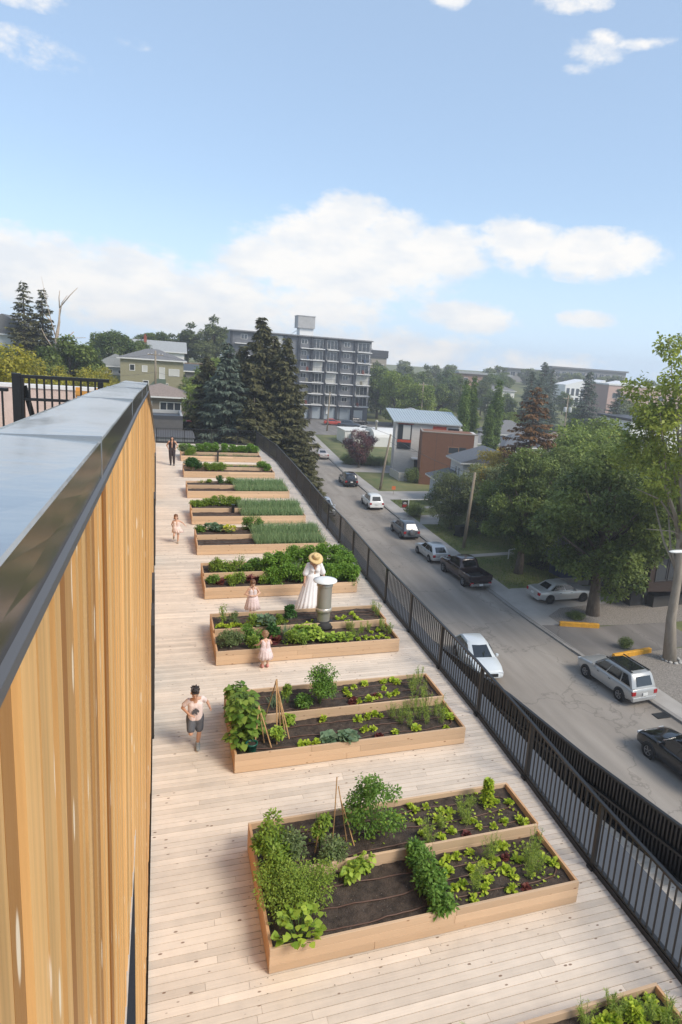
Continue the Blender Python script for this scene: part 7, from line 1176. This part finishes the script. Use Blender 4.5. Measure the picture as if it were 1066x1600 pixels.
def hand(wrist, d, palm, side, s):
    """palm + five bent fingers; d finger direction, palm = palm normal, side = direction of the thumb"""
    W = Vector(wrist); d = Vector(d).normalized(); pn = Vector(palm); pn = (pn-d*pn.dot(d)).normalized(); x = Vector(side); x = (x-d*x.dot(d)-pn*x.dot(pn)).normalized(); out = []
    out.append(('c', W, .020*s, W+d*.03*s, .022*s))
    for k in range(4): out.append(('c', W+d*.02*s+x*(.018-.012*k)*s, .012*s, W+d*.075*s+x*(.026-.0175*k)*s, .010*s))
    for k, L_ in enumerate((.062, .070, .065, .050)):
        b0 = W+d*.078*s+x*(.027-.018*k)*s; j = b0+(d*.9+pn*.25+x*.04*(1.5-k)).normalized()*L_*.5*s; t_ = j+(d*.65+pn*.75).normalized()*L_*.5*s; out += [('c', b0, .0088*s, j, .0080*s), ('c', j, .0080*s, t_, .0066*s)]
    t0 = W+d*.025*s+x*.022*s; t1 = t0+(x*.7+d*.6+pn*.2).normalized()*.034*s; t2 = t1+(d*.9+x*.25+pn*.35).normalized()*.028*s; out += [('c', t0, .0125*s, t1, .0105*s), ('c', t1, .0100*s, t2, .0078*s)]; return out
def headparts(c, s, fwd, upv):
    """face with nose, brow, ears, jaw, lips"""
    c = Vector(c); f = Vector(fwd).normalized(); u_ = Vector(upv); u_ = (u_-f*u_.dot(f)).normalized(); r_ = f.cross(u_)
    rot = Matrix((r_, f, u_)).transposed().to_quaternion(); P = lambda a, b_, d_: c+r_*a*s+f*b_*s+u_*d_*s
    parts = [('e', P(0, -.008, .018), (.076*s, .092*s, .088*s), rot), ('e', P(0, .022, -.045), (.055*s, .062*s, .058*s), rot), ('e', P(0, .055, -.082), (.024*s, .022*s, .02*s), rot), ('c', P(0, .086, .005), .010*s, P(0, .102, -.026), .013*s), ('e', P(.075, -.008, -.012), (.011*s, .02*s, .03*s), rot), ('e', P(-.075, -.008, -.012), (.011*s, .02*s, .03*s), rot),
             ('c', P(-.035, .078, .022), .011*s, P(.035, .078, .022), .011*s), ('c', P(-.015, .082, -.052), .009*s, P(.015, .082, -.052), .009*s), ('e', P(.038, .055, -.028), (.022*s, .022*s, .02*s), rot), ('e', P(-.038, .055, -.028), (.022*s, .022*s, .02*s), rot)]
    return parts, P, rot
def face(root, P, rot, s, skin):
    for sd_ in (-1, 1):
        for nm, off, rr0, mm in (('eye', .0785, (.0115, .006, .0065), mat('eye_white', (.7, .68, .65), rough=.3)), ('pupil', .0835, (.006, .004, .006), mat('eye_dark', (.02, .012, .01), rough=.2)), ('eyebrow', .083, (.017, .006, .0035), mat('brow_hair', (.03, .018, .012), rough=.8))):
            b_ = bmesh.new(); bmesh.ops.create_uvsphere(b_, u_segments=10, v_segments=6, radius=1, matrix=Matrix.Translation(P(.032*sd_, off, .004 if nm != 'eyebrow' else .026)) @ rot.to_matrix().to_4x4() @ Matrix.Diagonal(Vector((rr0[0]*s, rr0[1]*s, rr0[2]*s, 1)))); me = bpy.data.meshes.new(nm); b_.to_mesh(me); b_.free(); me.materials.append(mm); link(nm, me, root)
    b_ = bmesh.new(); bmesh.ops.create_uvsphere(b_, u_segments=10, v_segments=6, radius=1, matrix=Matrix.Translation(P(0, .0895, -.052)) @ rot.to_matrix().to_4x4() @ Matrix.Diagonal(Vector((.022*s, .005*s, .006*s, 1)))); me = bpy.data.meshes.new('lips'); b_.to_mesh(me); b_.free(); me.materials.append(mat('lips', (.42, .12, .09), rough=.4)); link('lips', me, root)
skin_m = mat('skin', (.56, .31, .20), rough=.5, var=.05, vscale=6); skin_l = mat('skin_light', (.66, .40, .28), rough=.5, var=.05, vscale=6)
hair_d = mat('hair_dark', (.018, .011, .009), rough=.45, var=.3, vscale=40, stretch=(1, 1, .2)); hair_b = mat('hair_brown', (.16, .07, .03), rough=.5, var=.3, vscale=40, stretch=(1, 1, .2)); hair_f = mat('hair_light_brown', (.26, .14, .07), rough=.5, var=.3, vscale=40, stretch=(1, 1, .2))
def body(root, J, s, skin, fwd=(0, -1, 0), upv=(0, 0, 1), torso=1.0, arm=1.0, leg=1.0, barefoot=True):
    """J: joints. s = body scale (1 = adult 1.7 m, head of children relatively larger through hs)"""
    p = []; hp, P, rot = headparts(J['head'], J.get('hs', s), fwd, upv); p += hp; c = lambda a, ra, b_, rb: p.append(('c', J[a] if isinstance(a, str) else a, ra*s, J[b_] if isinstance(b_, str) else b_, rb*s))
    nk = Vector(J['neck']); hd = Vector(J['head']); p.append(('c', nk-Vector((0, 0, .03*s)), .055*s, hd-Vector((0, 0, .05*J.get('hs', s))), .048*s))
    pe, ch_ = Vector(J['pelvis']), Vector(J['chest']); sr, sl = Vector(J['shr']), Vector(J['shl'])
    for dx in (-.07, 0, .07): p.append(('c', pe+Vector((dx*s*.9, 0, 0)), .088*s*torso, ch_+Vector((dx*s*.95, 0, 0)), .098*s*torso))
    p.append(('c', ch_, .1*s, nk-Vector((0, 0, .04*s)), .06*s)); p += [('c', ch_, .09*s, sr, .055*s), ('c', ch_, .09*s, sl, .055*s), ('c', nk, .045*s, sr, .048*s), ('c', nk, .045*s, sl, .048*s)]
    for q in 'rl':
        c('sh'+q, .052*arm, 'el'+q, .038*arm); c('el'+q, .038*arm, 'wr'+q, .025*arm); c('hp'+q, .092*leg, 'kn'+q, .056*leg)
        k_ = Vector(J['kn'+q]); a_ = Vector(J['an'+q]); mid = k_.lerp(a_, .35)+Vector((0, 0, 0)); p.append(('c', k_, .053*s*leg, mid, .055*s*leg)); p.append(('c', mid, .055*s*leg, a_, .034*s*leg)); t_ = Vector(J['to'+q]); heel = a_+(a_-t_).normalized()*.03*s; heel.z = a_.z-.05*s if J.get('flat'+q, 1) else a_.z; p.append(('c', a_, .034*s, t_, .026*s)); p.append(('c', a_, .034*s, heel, .03*s))
        fd = J.get('fd'+q) or (Vector(J['wr'+q])-Vector(J['el'+q])); p += hand(J['wr'+q], fd, J.get('pn'+q, (0, -1, 0)), J.get('th'+q, (0, -1, 0)), J.get('hands', s))
    o = fuse('body', p, skin, root, voxel=.0062); face(root, P, rot, J.get('hs', s), skin); return P, rot
def shell(name, root, parts, m, voxel=.009, sm=3): return fuse(name, parts, m, root, voxel, sm)
def shoe(root, ankle, toe, s, m, m2):
    a, t = Vector(ankle), Vector(toe); d = (t-a); lo = Vector((0, 0, -.035*s)) ; fuse('shoe', [('c', a+lo*.4, .045*s, t+Vector((0, 0, .006*s)), .038*s), ('c', a+Vector((0, 0, .015)), .043*s, a-d*.25+lo*.5, .042*s)], m, root, .007, 2)
def skirt(name, root, rings, m, n=64, pleat=.04, k=13, seed=0):
    b = MB(); rs = []
    for (z, cx, cy_, rx_, ry_) in rings:
        f = (rings[0][0]-z)/(rings[0][0]-rings[-1][0]+1e-9); rs.append([(cx+rx_*math.cos(6.2832*i/n)*(1+pleat*f*math.sin(k*6.2832*i/n+seed+z*3)+pleat*.5*f*math.sin((k*2+3)*6.2832*i/n)), cy_+ry_*math.sin(6.2832*i/n)*(1+pleat*f*math.sin(k*6.2832*i/n+seed+z*3)), z+.012*f*math.sin(5*6.2832*i/n+seed)) for i in range(n)])
    b.rings(rs, cap=False); o = b.build(name, m, root, smooth=True); so_ = o.modifiers.new('t', 'SOLIDIFY'); so_.thickness = .004; return o
def fabric(name, c, var=.06, c2=None, sc_=40): return mat(name, c, rough=.9, var=var, col2=c2, vscale=sc_, spec=.2)
# ---- boy running toward the camera
r = empty('person', (-.60, 10.97, 0), 0, 'child running toward the camera in a pale pink tee and grey shorts', 'person')
J = dict(head=(-.01, -.10, 1.125), hs=.93, neck=(0, -.05, .985), pelvis=(0, .02, .60), chest=(0, -.02, .84), shr=(-.112, -.02, .945), shl=(.112, .0, .955), elr=(-.215, .03, .79), wrr=(-.10, -.16, .74), ell=(.21, .10, .83), wrl=(.255, -.06, .77), hpr=(-.065, .02, .58), hpl=(.065, .02, .58), knr=(-.075, -.12, .36), anr=(-.085, .18, .37), tor=(-.085, .22, .24), knl=(.07, -.03, .31), anl=(.05, .02, .065), tol=(.045, -.13, .035), flatr=0, pnr=(0, 0, -1), thr=(1, 0, .4), fdr=(.9, -.3, -.2), fdl=(.1, -.7, .2), pnl=(-1, 0, -.2), thl=(0, -.2, 1))
P, rot = body(r, J, .72, skin_m, fwd=(0, -1, -.42))
tee = fabric('pink_tee', (.78, .64, .60)); shell('tee_shirt', r, [('c', (-.045, 0, .60), .086, (-.05, -.02, .86), .078), ('c', (.045, 0, .60), .086, (.05, -.02, .86), .078), ('c', (0, -.02, .84), .085, (0, -.035, .94), .055), ('c', (-.02, -.02, .9), .06, J['shr'], .046), ('c', (.02, -.02, .9), .06, J['shl'], .046), ('c', J['shr'], .046, (-.185, .01, .86), .046), ('c', J['shl'], .046, (.162, .06, .88), .046)], tee)
b = MB(); 
for (cx, cz_, w_, h_, a0) in (lambda L_: [(a*.8, .775+(b_-.775)*.8, c*.72, d*.72, e) for a, b_, c, d, e in L_])(((-.01, .79, .062, .05, .3), (.03, .81, .045, .055, .9), (-.045, .76, .04, .045, 0), (.0, .745, .035, .05, .7), (.06, .77, .02, .03, 0), (-.07, .72, .015, .045, -.5), (.03, .72, .012, .04, .4))):
    n_ = 14; b.add([(cx+w_*math.cos(6.2832*k/n_+a0)*(1+.35*math.sin(k*4.1)), -.109-.012*math.cos(cx*10)+max(0, (cz_-.74))*-.02, cz_+h_*math.sin(6.2832*k/n_)*(1+.3*math.sin(k*2.7))) for k in range(n_)], [tuple(range(n_))])
b.build('shirt_print', mat('dark_print', (.09, .085, .09), rough=.9), r)
shell('shorts', r, [('c', (-.055, .02, .60), .098, (-.06, .01, .54), .095), ('c', (.055, .02, .60), .098, (.06, .01, .54), .095), ('c', J['hpr'], .09, (-.074, -.085, .42), .072), ('c', J['hpl'], .09, (.072, -.015, .385), .072)], fabric('grey_shorts', (.115, .12, .135)))
shm = mat('grey_shoe', (.30, .32, .32), rough=.7); shoe(r, J['anl'], J['tol'], .95, shm, None); shoe(r, J['anr'], J['tor'], .95, shm, None)
hp = [('e', P(0, -.022, .05), (.080*.93, .092*.93, .075*.93), rot), ('e', P(0, -.05, .0), (.074*.93, .066*.93, .08*.93), rot)]
for k in range(34): a = k*2.4; q = .015+.06*(k/34); hp.append(('c', P(q*math.cos(a), q*math.sin(a)-.012, .090), .018, P(q*1.3*math.cos(a)+.01, q*1.3*math.sin(a)-.01, .118+.010*math.sin(k*3)), .007))
for k in range(7): hp.append(('c', P(-.055+.018*k, .045, .085), .016, P(-.05+.017*k, .082, .056+.008*(k % 2)), .008))
shell('hair', r, hp, hair_d, .007, 1)
# ---- girl running in a pale dress
r = empty('person', (-.64, 24.0, 0), 0, 'small girl running toward the camera in a short pale pink dress', 'person')
J = dict(head=(-.02, -.04, .985), hs=.86, neck=(0, 0, .865), pelvis=(0, .02, .53), chest=(0, 0, .74), shr=(-.10, 0, .83), shl=(.10, 0, .83), elr=(-.16, .06, .70), wrr=(-.13, .10, .58), ell=(.20, .06, .76), wrl=(.30, .02, .66), hpr=(-.055, .02, .51), hpl=(.055, .02, .51), knr=(-.08, -.10, .33), anr=(-.09, .10, .23), tor=(-.09, .12, .13), knl=(.06, -.02, .28), anl=(.05, .02, .055), tol=(.05, -.09, .025), flatr=0, pnr=(1, 0, 0), pnl=(0, 0, -1), thl=(0, -1, 0))
P, rot = body(r, J, .62, skin_l, fwd=(.05, -1, -.15)); wd = fabric('blush_dress', (.76, .60, .53)); shell('dress_top', r, [('c', (-.045, 0, .56), .072, (-.05, 0, .76), .066), ('c', (.045, 0, .56), .072, (.05, 0, .76), .066), ('c', (-.04, 0, .76), .05, (-.085, 0, .81), .036), ('c', (.04, 0, .76), .05, (.085, 0, .81), .036)], wd)
skirt('dress_skirt', r, [(.64, 0, .0, .115, .085), (.56, .01, .01, .14, .12), (.48, .03, .03, .17, .16), (.41, .05, .05, .20, .18)], wd, pleat=.08)
shell('hair', r, [('e', P(0, -.02, .045), (.076, .085, .07), rot), ('e', P(0, -.06, -.02), (.07, .045, .09), rot), ('c', P(.06, -.03, 0), .022, P(.07, -.04, -.11), .018), ('c', P(-.06, -.03, 0), .024, P(-.085, -.05, -.12), .018)], hair_b, .007, 1); sand = mat('sandal', (.45, .38, .3), rough=.7); shoe(r, J['anl'], J['tol'], .7, sand, None); shoe(r, J['anr'], J['tor'], .7, sand, None)
# ---- girl standing with joined hands
prn = fabric('floral_dress', (.62, .44, .42), .3, (.82, .72, .70), 45)
r = empty('person', (1.16, 16.9, 0), R(4), 'small girl in a patterned pink sundress standing with joined hands between two planters', 'person')
J = dict(head=(-.01, -.03, .925), hs=.84, neck=(0, 0, .81), pelvis=(0, .01, .49), chest=(0, 0, .69), shr=(-.10, 0, .77), shl=(.10, 0, .77), elr=(-.19, .0, .62), wrr=(-.065, -.12, .60), ell=(.19, .0, .63), wrl=(.065, -.12, .60), hpr=(-.05, .01, .47), hpl=(.05, .01, .47), knr=(-.055, -.01, .27), anr=(-.055, .01, .055), tor=(-.06, -.09, .025), knl=(.055, -.01, .27), anl=(.055, .01, .055), tol=(.06, -.09, .025), fdr=(1, -.1, 0), fdl=(-1, -.1, 0), pnr=(0, .9, -.3), pnl=(0, .9, -.3), thr=(0, 0, 1), thl=(0, 0, 1))
P, rot = body(r, J, .60, skin_l, fwd=(.1, -1, -.3)); shell('dress_top', r, [('c', (-.045, 0, .55), .070, (-.045, 0, .70), .066), ('c', (.045, 0, .55), .070, (.045, 0, .70), .066)], fabric('pale_bodice', (.70, .60, .58)))
skirt('dress_skirt', r, [(.60, 0, 0, .112, .085), (.48, 0, 0, .145, .125), (.34, 0, 0, .175, .16), (.20, 0, 0, .205, .185)], prn, pleat=.07)
for sx_ in (-1, 1): q = MB(); q.tube([(sx_*.055, -.05, .73), (sx_*.065, -.02, .81), (sx_*.055, .05, .74)], .008, 6); q.build('strap', prn, r)
shell('hair', r, [('e', P(0, -.015, .045), (.076, .088, .07), rot), ('e', P(0, -.06, -.03), (.068, .04, .08), rot), ('c', P(.07, .0, 0), .02, P(.08, .0, -.10), .017), ('c', P(-.07, .0, 0), .02, P(-.08, .0, -.09), .017), ('c', P(-.03, .06, .08), .02, P(-.06, .05, .02), .012), ('c', P(.03, .06, .08), .02, P(.06, .05, .02), .012)], hair_b, .007, 1)
for q in 'rl': shoe(r, J['an'+q], J['to'+q], .66, sand, None)
# ---- toddler reaching into the planter, back to the camera
r = empty('person', (1.06, 13.84, 0), R(182), 'toddler seen from behind in a flowered sundress, reaching into the vent pipe planter', 'person')
J = dict(head=(.01, -.055, .775), hs=.80, neck=(0, -.02, .665), pelvis=(0, .03, .38), chest=(0, 0, .56), shr=(-.09, -.01, .635), shl=(.09, -.01, .635), elr=(-.15, -.09, .53), wrr=(-.14, -.20, .46), ell=(.15, -.08, .52), wrl=(.20, -.19, .47), hpr=(-.045, .03, .37), hpl=(.045, .03, .37), knr=(-.055, .01, .21), anr=(-.055, .03, .05), tor=(-.06, -.06, .025), knl=(.055, .01, .21), anl=(.06, .03, .05), tol=(.07, -.06, .025), pnr=(0, 0, -1), pnl=(0, 0, -1), thr=(1, 0, 0), thl=(-1, 0, 0))
P, rot = body(r, J, .54, skin_l, fwd=(0, -1, -.4), leg=1.15, arm=1.1); shell('dress_top', r, [('c', (-.04, .01, .44), .070, (-.042, 0, .57), .060), ('c', (.04, .01, .44), .070, (.042, 0, .57), .060), ('c', (-.035, 0, .57), .045, (-.065, 0, .63), .032), ('c', (.035, 0, .57), .045, (.065, 0, .63), .032)], prn)
skirt('dress_skirt', r, [(.50, 0, .01, .10, .085), (.42, 0, .02, .125, .115), (.33, 0, .03, .15, .14), (.25, 0, .035, .165, .155)], prn, pleat=.06)
shell('hair', r, [('e', P(0, -.02, .04), (.074, .084, .068), rot), ('e', P(0, -.06, -.02), (.07, .04, .06), rot), ('e', P(.075, -.04, .02), (.028, .028, .03), rot), ('e', P(-.075, -.04, .02), (.028, .028, .03), rot)]+[('c', P(.05*math.cos(k), -.06, .03+.05*math.sin(k)), .012, P(.085*math.cos(k), -.09, .02+.07*math.sin(k)), .006) for k in range(7)], hair_f, .007, 1); pk = mat('pink_shoe', (.62, .26, .24), rough=.6)
for q in 'rl': shoe(r, J['an'+q], J['to'+q], .66, pk, None)
# ---- woman in white with straw hat
r = empty('person', (2.88, 17.2, 0), R(3), 'woman in a long white dress and straw hat standing behind the vent pipe', 'person')
J = dict(head=(.0, -.10, 1.475), hs=1.0, neck=(0, -.03, 1.36), pelvis=(0, .02, .86), chest=(0, 0, 1.18), shr=(-.165, 0, 1.29), shl=(.165, 0, 1.29), elr=(-.25, -.01, 1.03), wrr=(-.29, -.09, .82), ell=(.25, -.02, 1.04), wrl=(.30, -.13, .86), hpr=(-.085, .02, .83), hpl=(.085, .02, .83), knr=(-.10, -.02, .46), anr=(-.11, .03, .07), tor=(-.13, -.10, .03), knl=(.09, -.06, .46), anl=(.09, .0, .07), tol=(.10, -.13, .03), pnr=(1, 0, 0), pnl=(-1, 0, 0), thr=(0, -1, 0), thl=(0, -1, 0))
P, rot = body(r, J, .95, skin_m, fwd=(0, -1, -.62)); wht = fabric('white_cotton', (.82, .80, .80), .04)
shell('dress_top', r, [('c', (-.07, 0, .98), .092, (-.085, 0, 1.19), .105), ('c', (.07, 0, .98), .092, (.085, 0, 1.19), .105), ('c', (-.09, 0, 1.18), .088, (-.12, 0, 1.27), .064), ('c', (.09, 0, 1.18), .088, (.12, 0, 1.27), .064), ('e', (-.07, -.07, 1.15), (.07, .06, .07)), ('e', (.07, -.07, 1.15), (.07, .06, .07))], wht)
for s_, q in ((-1, 'r'), (1, 'l')): shell('sleeve', r, [('c', Vector(J['sh'+q])*1.0, .068, Vector(J['sh'+q]).lerp(Vector(J['el'+q]), .5), .076), ('c', Vector(J['sh'+q]).lerp(Vector(J['el'+q]), .5), .076, Vector(J['sh'+q]).lerp(Vector(J['el'+q]), .95), .082)], wht)
q = MB(); q.tube([(.155*math.cos(a_/16*6.2832), .105*math.sin(a_/16*6.2832), 1.03) for a_ in range(17)], .012, 6); q.build('waistband', fabric('band_grey', (.62, .66, .66)), r)
skirt('dress_skirt', r, [(1.04, 0, 0, .155, .115), (.92, -.01, .01, .185, .15), (.75, -.04, .0, .23, .19), (.5, -.08, -.02, .27, .23), (.25, -.12, -.05, .31, .27), (.04, -.16, -.08, .35, .31)], wht, n=96, pleat=.07, k=17)
q = MB(); q.add([(-.05, -.112, 1.31), (.05, -.112, 1.31), (.012, -.145, 1.19), (-.012, -.145, 1.19)], [(0, 1, 2, 3)]); q.build('neckline', skin_m, r)
hr = hair_f; shell('hair', r, [('e', P(0, -.03, .03), (.084, .09, .085), rot), ('c', P(.06, -.01, -.03), .03, P(.07, .02, -.14), .022), ('c', P(-.06, -.01, -.03), .03, P(-.07, .02, -.14), .022)], hr, .008, 1)
straw = mat('straw', (.70, .50, .24), rough=.85, var=.18, vscale=60, stretch=(1, 1, 3), bump=.5, bscale=80); b = MB(); hc = P(0, -.01, .055); prof = [(.205, -.035), (.18, -.012), (.14, -.0), (.095, .004), (.095, .04), (.088, .09), (.07, .115), (.03, .108), (.0, .10)]
b.rings([[hc+(rot @ Vector((rr_*math.cos(6.2832*k/36), rr_*1.08*math.sin(6.2832*k/36), zz_+.012*math.sin(2*6.2832*k/36)*(rr_ > .15)))) for k in range(36)] for rr_, zz_ in prof], cap=False); o = b.build('straw_hat', straw, r, smooth=True); s_ = o.modifiers.new('t', 'SOLIDIFY'); s_.thickness = .006
b = MB(); b.rings([[hc+(rot @ Vector((rr_*math.cos(6.2832*k/36), rr_*1.08*math.sin(6.2832*k/36), zz_))) for k in range(36)] for rr_, zz_ in ((.099, .004), (.098, .03))], cap=False); b.build('hat_band', mat('tan_band', (.55, .36, .16), rough=.7), r, smooth=True)
for q in 'rl': shoe(r, J['an'+q], J['to'+q], .9, mat('pale_shoe', (.55, .5, .45), rough=.6), None)
# white bag at her feet
r = empty('cloth_bag', (2.56, 16.62, 0), R(10), 'white cloth bag with looped handles at the feet of the woman in white', 'bag')
fuse('bag_body', [('e', (0, 0, .08), (.15, .085, .085)), ('e', (.05, .0, .10), (.10, .07, .08)), ('e', (-.08, 0, .06), (.08, .07, .055))], fabric('white_canvas', (.78, .76, .74), .05), r, .01, 2)
for k in (0, 1): q = MB(); q.tube([(-.14+.012*k+.10*math.cos(t_*.35), -.01+.04*k, .06+.14*math.sin(t_*.35)) for t_ in range(10)], .007, 6); q.build('handle', mat('handle_grey', (.42, .38, .36), rough=.8), r)
# ---- woman in dark vest at the far end
r = empty('person', (-.54, 40.5, 0), R(-2), 'woman in dark sleeveless top and trousers at the far end of the deck', 'person')
J = dict(head=(0, -.03, 1.60), hs=1.0, neck=(0, 0, 1.475), pelvis=(0, .0, .95), chest=(0, 0, 1.29), shr=(-.175, 0, 1.40), shl=(.175, 0, 1.40), elr=(-.30, .07, 1.16), wrr=(-.20, -.02, .98), ell=(.30, .07, 1.16), wrl=(.20, -.02, .98), hpr=(-.09, 0, .91), hpl=(.09, 0, .91), knr=(-.09, -.03, .50), anr=(-.07, .03, .075), tor=(-.08, -.10, .03), knl=(.10, -.07, .50), anl=(.11, -.05, .075), tol=(.12, -.18, .03), fdr=(.4, -.2, -.8), fdl=(-.4, -.2, -.8), pnr=(1, 0, 0), pnl=(-1, 0, 0), thr=(0, -1, 0), thl=(0, -1, 0))
P, rot = body(r, J, 1.0, skin_m, fwd=(0, -1, .05)); drk = fabric('dark_vest', (.035, .026, .03), .2); shell('vest', r, [('c', (-.08, 0, 1.02), .105, (-.09, 0, 1.30), .112), ('c', (.08, 0, 1.02), .105, (.09, 0, 1.30), .112), ('c', (-.08, 0, 1.3), .09, (-.125, 0, 1.385), .06), ('c', (.08, 0, 1.3), .09, (.125, 0, 1.385), .06)], drk)
q = MB(); q.add([(-.045, -.125, 1.41), (.045, -.125, 1.41), (.008, -.13, 1.27), (-.008, -.13, 1.27)], [(0, 1, 2, 3)]); q.build('neckline', skin_m, r)
shell('trousers', r, [('c', (-.08, 0, 1.0), .112, (.08, 0, 1.0), .112), ('c', J['hpr'], .112, J['knr'], .082), ('c', J['hpl'], .112, J['knl'], .082), ('c', J['knr'], .082, (-.075, .02, .13), .058), ('c', J['knl'], .082, (.11, -.05, .13), .058)], fabric('dark_trousers', (.05, .04, .042), .2))
shell('hair', r, [('e', P(0, -.02, .045), (.086, .095, .078), rot), ('e', P(0, -.06, -.05), (.08, .045, .12), rot), ('c', P(.075, -.01, .0), .026, P(.095, .02, -.20), .024), ('c', P(-.075, -.01, .0), .03, P(-.105, .02, -.22), .028)], hair_d, .008, 1)
for q in 'rl': shoe(r, J['an'+q], J['to'+q], .95, trim_m, None)
# ================================================================== HAZE
b = MB(); b.box(-260, 430, -70, 470, -20.5, 21.5); hz = b.build('haze', mat('haze_placeholder', (1, 1, 1))); hm = bpy.data.materials.new('haze_air'); hm.use_nodes = True; t = hm.node_tree; t.nodes.remove(t.nodes['Principled BSDF'])
pv = t.nodes.new('ShaderNodeVolumePrincipled'); pv.inputs['Color'].default_value = (.93, .95, 1, 1); pv.inputs['Density'].default_value = .0009; pv.inputs['Anisotropy'].default_value = .2; t.links.new(pv.outputs[0], t.nodes['Material Output'].inputs['Volume']); hz.data.materials.clear(); hz.data.materials.append(hm); tag(hz, kind='stuff')
